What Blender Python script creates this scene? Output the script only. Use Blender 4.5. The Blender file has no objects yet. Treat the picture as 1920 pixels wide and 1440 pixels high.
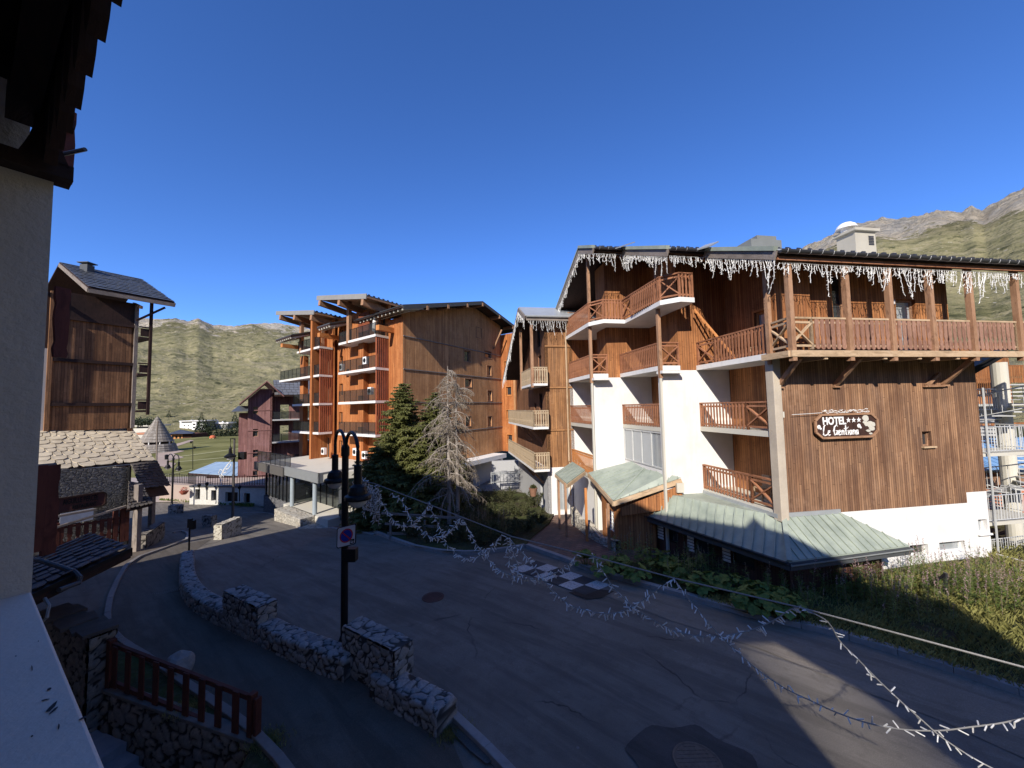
import bpy, bmesh, math, random
from mathutils import Vector, Matrix, noise
V = Vector
rnd = random.Random(7)
R_ = math.radians
scene = bpy.context.scene

# ---------------------------------------------------------------- camera, sky, sun, exposure
CAMZ = 6.0
cam_data = bpy.data.cameras.new('camera')
cam = bpy.data.objects.new('camera', cam_data)
scene.collection.objects.link(cam)
scene.camera = cam
cam_data.sensor_width = 36.0
cam_data.lens = 721.0 / 1920.0 * 36.0
cam_data.clip_start = 0.05
cam_data.clip_end = 8000
CM = Matrix.Rotation(R_(90 + 3.5), 4, 'X') @ Matrix.Rotation(R_(-1.15), 4, 'Z')
cam.matrix_world = Matrix.Translation((0, 0, CAMZ)) @ CM

SUN_TRAVEL = V((.323, .946, -.637)).normalized()
SUN_ELEV = math.asin(-SUN_TRAVEL.z)
world = bpy.data.worlds.new("World")
scene.world = world
world.use_nodes = True
wn = world.node_tree.nodes
wl = world.node_tree.links
bg = wn['Background']
sky = wn.new('ShaderNodeTexSky')
sky.sky_type = 'NISHITA'
sky.sun_disc = False
sky.sun_elevation = SUN_ELEV
sky.sun_rotation = math.atan2(-SUN_TRAVEL.x, -SUN_TRAVEL.y)
sky.altitude = 2600
sky.air_density = 0.8
sky.dust_density = 0.1
sky.ozone_density = 4.0
hs = wn.new('ShaderNodeHueSaturation'); hs.inputs['Saturation'].default_value = 1.17; hs.inputs['Hue'].default_value = .510
wl.new(sky.outputs[0], hs.inputs['Color']); wl.new(hs.outputs[0], bg.inputs[0])
bg.inputs[1].default_value = 0.15

sun_data = bpy.data.lights.new('sun', 'SUN')
sun_data.energy = 3.5
sun_data.angle = R_(0.53)
sun_data.color = (1.0, 0.93, 0.83)
sun = bpy.data.objects.new('sun', sun_data)
scene.collection.objects.link(sun)
sun.rotation_euler = (-SUN_TRAVEL).to_track_quat('Z', 'Y').to_euler()
scene.view_settings.view_transform = 'Standard'
scene.view_settings.look = 'None'
scene.view_settings.exposure = 0.88
scene.view_settings.gamma = 1.0

# ---------------------------------------------------------------- ground height and point helpers
def g(x, y):
    w = 1.0 if x < -12 else (0.4 if x > 0 else 0.4 + 0.6 * (-x / 12.0))
    return -0.12 * max(0.0, min(y, 39.5) - 9.5) * w

CM3 = CM.to_3x3()
CP = V((0, 0, CAMZ))
def ray(px, py):
    return CM3 @ V(((px - 960) / 721.0, -(py - 720) / 721.0, -1))
def atY(px, py, y):                    # the point seen at a pixel whose distance ahead is y metres
    d = ray(px, py); return CP + d * (y / d.y)
def atZ(px, py, z):
    d = ray(px, py); return CP + d * ((z - CAMZ) / d.z)
def atG(px, py, dz=0.0):
    d = ray(px, py); z = 0
    for i in range(40):
        p = CP + d * ((z - CAMZ) / d.z)
        z = 0.5 * z + 0.5 * (g(p.x, p.y) + dz)
    return p
def atP(px, py, p0, n):                # ray against a plane
    d = ray(px, py); return CP + d * ((p0 - CP).dot(n) / d.dot(n))

# ---------------------------------------------------------------- mesh builder
class MB:
    def __init__(s):
        s.v = []; s.f = []; s.uv = []; s.mi = []; s.col = None
    def face(s, pts, uv=None, mi=0):
        pts = [V(p) for p in pts]
        i0 = len(s.v)
        s.v += pts
        s.f.append(tuple(range(i0, i0 + len(pts))))
        if uv is None:
            n = V((0, 0, 0))
            for i in range(len(pts)):
                n += pts[i].cross(pts[(i + 1) % len(pts)])
            if n.length < 1e-12: n = V((0, 0, 1))
            n.normalize()
            if abs(n.z) > .985: t = V((1, 0, 0)); b = V((0, 1, 0))
            else:
                t = V((0, 0, 1)).cross(n).normalized(); b = n.cross(t)
            uv = [(p.dot(t), p.dot(b)) for p in pts]
        s.uv.append(uv); s.mi.append(mi)
    def box(s, o, a, b, c, mi=0):
        o, a, b, c = V(o), V(a), V(b), V(c)
        if a.cross(b).dot(c) < 0: a, b = b, a
        q = [o, o + a, o + a + b, o + b]; r = [p + c for p in q]
        s.face([q[3], q[2], q[1], q[0]], mi=mi); s.face(r, mi=mi)
        for i in range(4):
            j = (i + 1) % 4
            s.face([q[i], q[j], r[j], r[i]], mi=mi)
    def beam(s, p, q, w, h, up=(0, 0, 1), mi=0, ends=True):
        p, q = V(p), V(q); d = q - p; L = d.length
        if L < 1e-6: return
        d = d / L; up = V(up)
        a = d.cross(up)
        if a.length < 1e-3: a = d.cross(V((0, 1, 0)))
        a.normalize(); b = a.cross(d).normalized()
        a *= w / 2; b *= h / 2
        c0 = [p - a - b, p + a - b, p + a + b, p - a + b]; c1 = [x + d * L for x in c0]
        o = rnd.random() * 9
        wd = [0, w, w + h, 2 * w + h, 2 * w + 2 * h]
        for i in range(4):
            j = (i + 1) % 4
            s.face([c0[j], c0[i], c1[i], c1[j]], uv=[(wd[i + 1] + o, o), (wd[i] + o, o), (wd[i] + o, o + L), (wd[i + 1] + o, o + L)], mi=mi)
        if ends:
            s.face(c0, mi=mi); s.face([c1[3], c1[2], c1[1], c1[0]], mi=mi)
    def tube(s, path, r, n=6, cap=True, mi=0):
        path = [V(p) for p in path]; m = len(path)
        rs = r if isinstance(r, (list, tuple)) else [r] * m
        up = V((0, 0, 1)); rings = []; dist = 0
        for k in range(m):
            if k == 0: d = path[1] - path[0]
            elif k == m - 1: d = path[-1] - path[-2]
            else: d = path[k + 1] - path[k - 1]
            if d.length < 1e-9: d = V((0, 0, 1))
            d.normalize()
            a = d.cross(up)
            if a.length < .05: a = d.cross(V((0, 1, 0)))
            a.normalize(); b = d.cross(a)
            if k: dist += (path[k] - path[k - 1]).length
            rings.append(([path[k] + a * math.cos(2 * math.pi * i / n) * rs[k] + b * math.sin(2 * math.pi * i / n) * rs[k] for i in range(n)], dist))
        for k in range(m - 1):
            A, da = rings[k]; B, db = rings[k + 1]
            for i in range(n):
                j = (i + 1) % n
                u0 = i * .1; u1 = u0 + .1
                s.face([A[i], A[j], B[j], B[i]], uv=[(u0, da), (u1, da), (u1, db), (u0, db)], mi=mi)
        if cap:
            s.face(rings[0][0][::-1], mi=mi); s.face(rings[-1][0], mi=mi)
    def lathe(s, c, prof, n=16, mi=0, axis=None):
        c = V(c); M = Matrix.Identity(3)
        if axis is not None: M = V(axis).to_track_quat('Z', 'Y').to_matrix()
        rg = [[c + M @ V((r * math.cos(2 * math.pi * i / n), r * math.sin(2 * math.pi * i / n), z)) for i in range(n)] for r, z in prof]
        for A, B in zip(rg, rg[1:]):
            for i in range(n):
                j = (i + 1) % n
                s.face([A[i], A[j], B[j], B[i]], mi=mi)
    def prism(s, poly, vec, mi=0):
        poly = [V(p) for p in poly]; vec = V(vec)
        n = V((0, 0, 0))
        for i in range(len(poly)): n += poly[i].cross(poly[(i + 1) % len(poly)])
        if n.dot(vec) > 0: poly = poly[::-1]
        top = [p + vec for p in poly]
        s.face(poly, mi=mi); s.face(top[::-1], mi=mi)
        m = len(poly)
        for i in range(m):
            j = (i + 1) % m
            s.face([poly[j], poly[i], top[i], top[j]], mi=mi)
    def build(s, name, mat, parent=None, smooth=False, bevel=0, colattr=None, merge=False):
        off = V((0, 0, 0)); r = parent
        while r is not None:
            off += r.location; r = r.parent
        me = bpy.data.meshes.new(name)
        me.from_pydata([p - off for p in s.v], [], s.f)
        mats = mat if isinstance(mat, (list, tuple)) else [mat]
        for m in mats: me.materials.append(m)
        uvl = me.uv_layers.new(name='UVMap')
        flat = []
        for u in s.uv:
            for q in u: flat += [q[0], q[1]]
        uvl.data.foreach_set('uv', flat)
        me.polygons.foreach_set('material_index', s.mi)
        if colattr:
            ca = me.color_attributes.new(name='Col', type='FLOAT_COLOR', domain='POINT')
            ca.data.foreach_set('color', colattr)
        if merge or smooth:
            bm = bmesh.new(); bm.from_mesh(me)
            bmesh.ops.remove_doubles(bm, verts=bm.verts, dist=0.0004)
            bm.to_mesh(me); bm.free()
        if smooth: me.polygons.foreach_set('use_smooth', [True] * len(me.polygons))
        me.update()
        o = bpy.data.objects.new(name, me)
        scene.collection.objects.link(o)
        if parent is not None: o.parent = parent
        if bevel:
            if not (merge or smooth):
                bm = bmesh.new(); bm.from_mesh(me); bmesh.ops.remove_doubles(bm, verts=bm.verts, dist=0.0004); bm.to_mesh(me); bm.free()
            b = o.modifiers.new('bevel', 'BEVEL'); b.width = bevel; b.segments = 2; b.limit_method = 'ANGLE'
        return o

def tag(o, label=None, cat=None, group=None, kind=None):
    if label: o['label'] = label
    if cat: o['category'] = cat
    if group: o['group'] = group
    if kind: o['kind'] = kind
    return o
def thing(name, label, cat, loc, group=None):
    o = bpy.data.objects.new(name, None)
    scene.collection.objects.link(o); o.location = V(loc); o.empty_display_size = .2
    return tag(o, label, cat, group)
def copy_tree(o, parent=None):
    c = o.copy(); scene.collection.objects.link(c)
    if parent is not None: c.parent = parent
    for ch in [q for q in bpy.data.objects if q.parent == o]: copy_tree(ch, c)
    return c

# ---------------------------------------------------------------- materials
class NT:
    def __init__(s, name, rough=.8, metal=0.0, spec=.3):
        s.m = bpy.data.materials.new(name); s.m.use_nodes = True
        s.t = s.m.node_tree; s.b = s.t.nodes['Principled BSDF']
        s.b.inputs['Roughness'].default_value = rough
        s.b.inputs['Metallic'].default_value = metal
        s.b.inputs['Specular IOR Level'].default_value = spec
        s.tc = s.t.nodes.new('ShaderNodeTexCoord')
    def put(s, sock, v):
        if isinstance(v, bpy.types.NodeSocket): s.t.links.new(v, sock)
        elif v is not None:
            if isinstance(v, (tuple, list)) and len(v) == 3 and sock.type == 'RGBA': v = (*v, 1)
            sock.default_value = v
    def n(s, t, **kw):
        nd = s.t.nodes.new(t)
        for k, v in kw.items(): setattr(nd, k, v)
        return nd
    def math(s, op, a, b=None, clamp=False):
        nd = s.n('ShaderNodeMath', operation=op, use_clamp=clamp)
        s.put(nd.inputs[0], a)
        if b is not None: s.put(nd.inputs[1], b)
        return nd.outputs[0]
    def mix(s, f, a, b, mode='MIX'):
        nd = s.n('ShaderNodeMix', data_type='RGBA', blend_type=mode)
        s.put(nd.inputs[0], f); s.put(nd.inputs[6], a); s.put(nd.inputs[7], b)
        return nd.outputs[2]
    def noise(s, vec, scale, detail=3, rough=.55, dist=0.0):
        nd = s.n('ShaderNodeTexNoise')
        s.put(nd.inputs['Vector'], vec); nd.inputs['Scale'].default_value = scale
        nd.inputs['Detail'].default_value = detail; nd.inputs['Roughness'].default_value = rough
        nd.inputs['Distortion'].default_value = dist
        return nd.outputs['Fac']
    def ramp(s, f, stops, interp='LINEAR'):
        nd = s.n('ShaderNodeValToRGB'); s.put(nd.inputs[0], f)
        cr = nd.color_ramp; cr.interpolation = interp
        while len(cr.elements) < len(stops): cr.elements.new(.5)
        for e, (p, c) in zip(cr.elements, stops):
            e.position = p
            if not isinstance(c, (tuple, list)): c = (c, c, c)
            e.color = (*c, 1)
        return nd.outputs[0]
    def mapv(s, vec, sc=(1, 1, 1), loc=(0, 0, 0), rot=(0, 0, 0)):
        nd = s.n('ShaderNodeMapping'); s.put(nd.inputs[0], vec)
        nd.inputs['Scale'].default_value = sc; nd.inputs['Location'].default_value = loc; nd.inputs['Rotation'].default_value = rot
        return nd.outputs[0]
    def comb(s, x, y, z=0.0):
        nd = s.n('ShaderNodeCombineXYZ'); s.put(nd.inputs[0], x); s.put(nd.inputs[1], y); s.put(nd.inputs[2], z); return nd.outputs[0]
    def sep(s, v):
        nd = s.n('ShaderNodeSeparateXYZ'); s.put(nd.inputs[0], v); return nd.outputs
    def bump(s, h, strength=.5, dist=.02):
        nd = s.n('ShaderNodeBump'); nd.inputs['Strength'].default_value = strength; nd.inputs['Distance'].default_value = dist
        s.put(nd.inputs['Height'], h); s.t.links.new(nd.outputs[0], s.b.inputs['Normal'])
    def voro(s, vec, scale, feature='F1', rand=1.0):
        nd = s.n('ShaderNodeTexVoronoi', feature=feature); s.put(nd.inputs['Vector'], vec)
        nd.inputs['Scale'].default_value = scale; nd.inputs['Randomness'].default_value = rand
        return nd
    def color(s, c): s.put(s.b.inputs['Base Color'], c); return s
    def rough(s, c): s.put(s.b.inputs['Roughness'], c); return s

def mul(c, k): return tuple(x * k for x in c)
def wood(name, c1, c2, bw=.13, stain=None, stain_amt=.5, groove=.012, gk=.25, rough=.75, grain=34, var=.55):
    m = NT(name, rough)
    x, y, z = m.sep(m.tc.outputs['UV'])
    if bw:
        q = m.math('DIVIDE', x, bw); idx = m.math('FLOOR', q); fr = m.math('FRACT', q)
        wnz = m.n('ShaderNodeTexWhiteNoise', noise_dimensions='1D'); m.put(wnz.inputs['W'], idx); r = wnz.outputs[0]
        ed = m.math('MINIMUM', fr, m.math('SUBTRACT', 1.0, fr))
        gr = m.ramp(ed, [(0, 0.0), (groove / bw, 1.0)])
    else:
        r = m.noise(m.tc.outputs['UV'], .9, 1); gr = None
    gv = m.comb(m.math('MULTIPLY', x, grain), m.math('MULTIPLY', y, 1.3), m.math('MULTIPLY', r, 37.0))
    gn = m.noise(gv, 1.0, 5, .65, .6)
    gn2 = m.noise(m.comb(m.math('MULTIPLY', x, grain * .3), m.math('MULTIPLY', y, .35), m.math('MULTIPLY', r, 11.0)), 1.0, 3, .6)
    f = m.math('ADD', m.math('MULTIPLY', r, var), m.math('MULTIPLY', m.math('SUBTRACT', gn, .3), 1.1), clamp=True)
    c = m.mix(f, c1, c2)
    c = m.mix(m.ramp(gn2, [(.5, 0.0), (.72, .65)]), c, mul(c1, .45))
    if stain is not None:
        sn = m.noise(m.comb(m.math('MULTIPLY', x, 1.6), m.math('MULTIPLY', y, .35), 3.0), 1.0, 5, .7)
        c = m.mix(m.math('MULTIPLY', m.ramp(sn, [(.38, 0.0), (.62, 1.0)]), stain_amt), c, stain)
    if bw:
        wy = m.math('ADD', m.math('DIVIDE', y, 2.7), m.math('MULTIPLY', r, 7.3)); jf = m.math('FRACT', wy)
        c = m.mix(m.ramp(jf, [(0, .8), (.004, .8), (.0055, 0.0)]), c, mul(c1, .3))
        seg = m.n('ShaderNodeTexWhiteNoise', noise_dimensions='2D'); m.put(seg.inputs['Vector'], m.comb(idx, m.math('FLOOR', wy)))
        c = m.mix(m.math('MULTIPLY', m.ramp(seg.outputs[0], [(.55, 0.0), (1, 1.0)]), .35), c, mul(c2, 1.12))
        wst = m.noise(m.comb(m.math('MULTIPLY', x, 7.0), m.math('MULTIPLY', y, .22), 5.0), 1.0, 5, .75)
        c = m.mix(m.ramp(wst, [(.50, 0.0), (.68, .6)]), c, mul(c1, .62))
        c = m.mix(m.ramp(wst, [(.30, .4), (.42, 0.0)]), c, (c2[0] * 1.15, c2[1] * 1.2, c2[2] * 1.35))
    kn = m.voro(m.comb(m.math('MULTIPLY', x, 6.0), m.math('MULTIPLY', y, 2.0), r), 1.0)
    c = m.mix(m.ramp(kn.outputs['Distance'], [(.06, .55), (.1, 0.0)]), c, mul(c1, .4))
    blot = m.noise(m.comb(x, m.math('MULTIPLY', y, .8), 2.0), .9, 6, .7)
    c = m.mix(m.ramp(blot, [(.50, 0.0), (.66, .5)]), c, mul(c1, .75)); c = m.mix(m.ramp(blot, [(.32, .35), (.45, 0.0)]), c, (c2[0], c2[1] * 1.08, c2[2] * 1.25))
    h = gn
    if gr is not None:
        c = m.mix(gr, mul(c1, gk), c)
        h = m.math('ADD', m.math('MULTIPLY', gn, .25), gr)
    m.color(c); m.bump(h, .6, .012)
    return m.m

def plain(name, c, rough=.6, metal=0, nscale=6, amt=.25, bumpk=.15, spec=.3, c2=None):
    m = NT(name, rough, metal, spec)
    nz = m.noise(m.tc.outputs['Object'], nscale, 5, .65)
    nz2 = m.noise(m.tc.outputs['Object'], nscale * .13, 3, .6)
    f = m.math('ADD', m.math('MULTIPLY', nz, .6), m.math('MULTIPLY', nz2, .6), clamp=True)
    m.color(m.mix(m.ramp(f, [(.35, 0.0), (.8, 1.0)]), mul(c, 1 - amt), c2 or mul(c, 1 + amt * .35)))
    if bumpk: m.bump(m.noise(m.tc.outputs['Object'], nscale * 9, 3), bumpk, .01)
    return m.m

def plaster(name, c, dirt, amt=.4, bs=60, bk=.35):
    m = NT(name, .9, 0, .15)
    P = m.tc.outputs['Object']
    a = m.noise(P, .9, 6, .65); b = m.noise(P, 9, 4, .7)
    col = m.mix(m.math('MULTIPLY', m.ramp(a, [(.45, 0.0), (.75, 1.0)]), amt), c, dirt)
    st = m.noise(m.mapv(P, (2.5, 2.5, .25)), 1.0, 5, .7)
    col = m.mix(m.math('MULTIPLY', m.ramp(st, [(.52, 0.0), (.75, 1.0)]), amt * .8), col, dirt)
    col = m.mix(m.math('MULTIPLY', m.ramp(b, [(.55, 0.0), (.8, 1.0)]), amt * .3), col, dirt)
    m.color(col); m.bump(m.noise(P, bs, 4, .6), bk, .008)
    return m.m

def masonry(name, cs, mortar, scale=3.2, zs=1.5, mort=.06, bk=1.0):
    m = NT(name, .92, 0, .15)
    P = m.tc.outputs['Object']
    dn = m.n('ShaderNodeTexNoise'); m.put(dn.inputs['Vector'], P); dn.inputs['Scale'].default_value = 3.0
    w = m.n('ShaderNodeVectorMath', operation='MULTIPLY_ADD'); m.put(w.inputs[0], dn.outputs['Color']); w.inputs[1].default_value = (.22, .22, .22); m.put(w.inputs[2], P)
    vv = m.mapv(w.outputs[0], (1, 1, zs))
    e = m.voro(vv, scale, 'DISTANCE_TO_EDGE'); f = m.voro(vv, scale, 'F1')
    h, sx, sy = m.sep(f.outputs['Color'])
    col = m.ramp(h, [(i / (len(cs) - 1), c) for i, c in enumerate(cs)])
    nz = m.noise(P, 14, 5, .7)
    col = m.mix(m.ramp(nz, [(.3, 0.0), (.75, .55)]), col, mul(cs[0], .55))
    edge = m.ramp(e.outputs['Distance'], [(mort * .5, 0.0), (mort, 1.0)])
    m.color(m.mix(edge, mortar, col))
    hh = m.math('ADD', m.ramp(e.outputs['Distance'], [(0, 0.0), (mort * 2.2, 1.0)]), m.math('MULTIPLY', nz, .35))
    m.bump(hh, bk, .04)
    return m.m

def foliage(name, c1, c2, scale=1.2, trans=.25):
    m = NT(name, .6, 0, .25)
    P = m.tc.outputs['Object']
    a = m.noise(P, scale, 3, .6); b = m.noise(P, scale * 9, 2)
    f = m.math('ADD', m.math('MULTIPLY', a, .7), m.math('MULTIPLY', b, .5), clamp=True)
    c = m.mix(m.ramp(f, [(.35, 0.0), (.8, 1.0)]), c1, c2)
    m.color(c)
    tr = m.n('ShaderNodeBsdfTranslucent'); m.put(tr.inputs[0], c)
    mx = m.n('ShaderNodeMixShader'); mx.inputs[0].default_value = trans
    m.t.links.new(m.b.outputs[0], mx.inputs[1]); m.t.links.new(tr.outputs[0], mx.inputs[2])
    m.t.links.new(mx.outputs[0], m.t.nodes['Material Output'].inputs[0])
    return m.m

def glassy(name, tint=(.03, .035, .04), rough=.03, spec=.8):
    m = NT(name, rough, 0, spec); m.color(tint)
    m.b.inputs['Coat Weight'].default_value = .5
    m.b.inputs['Coat Roughness'].default_value = .02
    return m.m
def clear_glass(name, tint=(.55, .6, .62), fac=.45):
    m = NT(name, .04, 0, .6); m.color((.05, .055, .06))
    tr = m.n('ShaderNodeBsdfTransparent'); m.put(tr.inputs[0], (*tint, 1))
    mx = m.n('ShaderNodeMixShader'); mx.inputs[0].default_value = fac
    m.t.links.new(m.b.outputs[0], mx.inputs[1]); m.t.links.new(tr.outputs[0], mx.inputs[2])
    m.t.links.new(mx.outputs[0], m.t.nodes['Material Output'].inputs[0])
    return m.m

W_HOTEL = wood('hotel_cladding', (.22, .075, .025), (.56, .24, .085), .115, (.17, .09, .05), .4)
W_SIGNW = wood('hotel_facade_cladding', (.17, .08, .043), (.46, .26, .14), .095, (.10, .06, .045), .6)
W_ANNEX = wood('annex_cladding', (.20, .085, .032), (.50, .25, .10), .12, (.14, .08, .05), .5)
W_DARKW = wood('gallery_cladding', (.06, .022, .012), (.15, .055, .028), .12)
W_ORANGE = wood('orange_cladding', (.33, .10, .028), (.60, .25, .085), .16, (.30, .09, .03), .35, var=.35)
W_GREYB = wood('weathered_cladding', (.34, .155, .062), (.68, .37, .165), .15, (.27, .15, .085), .45)
W_PURPLE = wood('plum_cladding', (.19, .085, .08), (.36, .19, .17), .17)
W_CHALET = wood('chalet_cladding', (.11, .048, .022), (.42, .21, .095), .14, (.085, .042, .024), .6)
W_BEAM = wood('beam_timber', (.26, .13, .07), (.45, .27, .16), 0, None, grain=30)
W_RAIL = wood('rail_timber', (.20, .075, .035), (.46, .21, .11), 0, None, grain=30)
W_GPLANK = wood('gallery_plank_timber', (.19, .085, .055), (.43, .25, .17), 0, None, grain=30)
W_PALE = wood('pale_timber', (.38, .25, .14), (.62, .46, .30), 0, None, grain=26)
W_GREYT = wood('grey_timber', (.16, .13, .11), (.32, .27, .23), 0, None, grain=26)
W_ORBEAM = wood('orange_timber', (.42, .15, .04), (.62, .27, .09), 0, None, grain=24)
W_RED = wood('red_stained_timber', (.085, .022, .016), (.16, .048, .034), 0, None, grain=24)
W_REDP = wood('red_fence_timber', (.082, .024, .016), (.13, .040, .026), 0, None, grain=24)
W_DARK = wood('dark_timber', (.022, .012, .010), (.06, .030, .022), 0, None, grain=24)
W_SLAT = wood('red_slats', (.24, .065, .03), (.42, .13, .06), 0, None, grain=24)
P_WHITE = plaster('white_render', (.74, .72, .69), (.52, .50, .46), .5)
P_NEAR = plaster('grey_roughcast', (.60, .54, .465), (.44, .39, .335), .6, 45, .8)
P_LEDGE = plaster('painted_ledge', (.80, .67, .56), (.60, .50, .41), .5, 70, .25)
P_CREAM = plaster('cream_render', (.56, .53, .45), (.45, .42, .36), .4)
P_CONC = plaster('pale_concrete', (.62, .60, .55), (.45, .43, .39), .5)
P_STONEP = plaster('grit_column', (.50, .43, .34), (.33, .28, .23), .7, 35, .9)
P_GREY = plaster('grey_render', (.42, .42, .42), (.34, .34, .34), .4)
M_GREEN = plain('green_metal_roof', (.31, .365, .31), .55, 0, 2.0, .4, .05, .4, (.39, .43, .35))
M_ZINC = plain('zinc_sheet', (.42, .44, .45), .4, .3, 3, .2, .05)
M_GUTTER = plain('gutter_metal', (.10, .10, .11), .35, .7, 5, .3, 0)
M_BLACK = plain('black_iron', (.012, .012, .014), .45, .3, 8, .3, .05)
M_DKGREY = plain('dark_fascia_metal', (.09, .095, .10), .5, .2, 4, .3, 0)
M_BLUER = plain('blue_sheet_roof', (.30, .44, .55), .5, 0, 1.0, .25, 0, .4, (.42, .53, .62))
M_GALV = plain('galvanised_rail', (.60, .60, .58), .5, .3, 5, .2, 0)
M_GLASS = glassy('window_glass')
M_GLASSW = glassy('pale_window_glass', (.30, .32, .33), .08)
M_RGLASS = clear_glass('railing_glass', (.42, .45, .46), .62)
M_PGLASS = clear_glass('pavilion_glass', (.62, .68, .68), .5)
M_SLATE = masonry('slate_tile', [(.05, .055, .065), (.09, .10, .115)], (.05, .055, .065), 1.2, 1.0, .0001, .25)
M_SLATEB = plain('blue_slate', (.048, .055, .07), .6, 0, 3, .4, .2, .4, (.085, .095, .12))
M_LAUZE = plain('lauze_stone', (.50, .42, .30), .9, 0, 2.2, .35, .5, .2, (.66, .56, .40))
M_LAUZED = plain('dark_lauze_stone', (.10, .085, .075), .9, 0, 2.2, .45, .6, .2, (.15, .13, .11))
M_STONE = masonry('field_stone', [(.30, .29, .27), (.44, .42, .38), (.36, .32, .27)], (.10, .095, .09), 3.4)
M_STONEL = masonry('light_field_stone', [(.42, .39, .33), (.58, .54, .46), (.48, .42, .33)], (.25, .23, .19), 3.2)
M_STONED = masonry('small_shaded_stone', [(.16, .16, .17), (.26, .26, .27), (.20, .19, .19)], (.06, .06, .065), 6)  # dark tone holds the shade on the pavilion's left base
M_STEP = plain('stone_step', (.30, .31, .33), .85, 0, 4, .3, .4)
M_KERB = plain('kerb_stone', (.30, .29, .28), .9, 0, 5, .35, .6)
M_LED = plain('frosted_tube', (.76, .75, .72), .35, 0, 4, .05, 0)
M_CABLE = plain('grey_cable', (.30, .29, .27), .6, 0, 5, .2, 0)
M_WHITEP = plain('white_paint', (.82, .80, .77), .5, 0, 5, .08, 0)
M_BARK = plain('bark', (.09, .07, .055), .95, 0, 7, .5, .8, .1, (.16, .13, .10))
M_DEAD = plain('dead_bark', (.30, .26, .22), .95, 0, 9, .4, .6, .1, (.42, .37, .32))
F_SPRUCE = foliage('spruce_needles', (.055, .072, .022), (.27, .27, .09), .9, .35)
F_DEADN = foliage('dead_twigs', (.20, .16, .12), (.33, .28, .22), 1.0, .1)
F_LEAF = foliage('broad_leaves', (.055, .10, .02), (.20, .27, .065), 1.5)
F_SHRUB = foliage('shrub_leaves', (.035, .045, .018), (.11, .11, .045), 1.2)
F_DRY = foliage('dry_stems', (.16, .12, .085), (.30, .24, .18), 2)
F_PINK = foliage('willowherb_flowers', (.28, .16, .16), (.52, .37, .37), 3)
F_GRASS = foliage('grass_blades', (.09, .10, .025), (.36, .33, .11), .6)
# ================================================================ THE SETTING
def asphalt_mat(name, c1, c2, cracks=True):
    m = NT(name, .92, 0, .25)
    P = m.tc.outputs['Object']
    a = m.noise(m.mapv(P, (.5, .5, .5)), 1.0, 5, .6)
    # wheel streaks running with the road
    rp = m.mapv(P, (1, 1, 1), rot=(0, 0, R_(41)))
    st = m.noise(m.mapv(rp, (.22, 1.9, 1)), 1.0, 5, .65, .4)
    fine = m.noise(P, 55, 3, .7)
    c = m.mix(m.ramp(a, [(.35, 0.0), (.7, 1.0)]), c1, c2)
    c = m.mix(m.ramp(st, [(.40, .5), (.54, 0.0)]), c, mul(c1, .5))
    st2 = m.noise(m.mapv(rp, (.5, 6.0, 1), loc=(3, 5, 0)), 1.0, 6, .75)
    c = m.mix(m.ramp(st2, [(.52, 0.0), (.70, .3)]), c, mul(c2, 1.35))
    c = m.mix(m.ramp(m.noise(P, 2.2, 6, .75), [(.52, 0.0), (.62, .4)]), c, mul(c1, .7))
    c = m.mix(m.ramp(fine, [(.35, .5), (.7, 0.0)]), c, mul(c1, .5))
    c = m.mix(m.ramp(fine, [(.62, 0.0), (.8, .4)]), c, mul(c2, 1.9))
    if cracks:
        dn = m.n('ShaderNodeTexNoise'); m.put(dn.inputs['Vector'], P); dn.inputs['Scale'].default_value = 1.1; dn.inputs['Detail'].default_value = 6
        w = m.n('ShaderNodeVectorMath', operation='MULTIPLY_ADD'); m.put(w.inputs[0], dn.outputs['Color']); w.inputs[1].default_value = (.9, .9, 0); m.put(w.inputs[2], P)
        v = m.voro(w.outputs[0], .33, 'DISTANCE_TO_EDGE')
        k = m.ramp(v.outputs['Distance'], [(0, 1.0), (.007, 0.0)])
        mask = m.ramp(m.noise(P, .35, 3), [(.50, 0.0), (.60, 1.0)])
        c = m.mix(m.math('MULTIPLY', m.math('MULTIPLY', k, mask), .7), c, (.008, .008, .009))
        sp = m.voro(P, 1.3); c = m.mix(m.ramp(sp.outputs['Distance'], [(.025, .7), (.045, 0.0)]), c, (.22, .21, .2))
    m.color(c); m.bump(fine, .5, .01)
    return m.m
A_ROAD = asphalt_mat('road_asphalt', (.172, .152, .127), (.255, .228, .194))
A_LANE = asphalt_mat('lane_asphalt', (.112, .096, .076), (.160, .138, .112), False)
A_WALK = asphalt_mat('worn_walk_asphalt', (.14, .112, .086), (.20, .165, .13))
A_PATCH = asphalt_mat('fresh_patch_asphalt', (.085, .077, .070), (.12, .11, .10), False)
A_PALE = asphalt_mat('pale_pavement', (.28, .26, .23), (.40, .375, .335), False)

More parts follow.
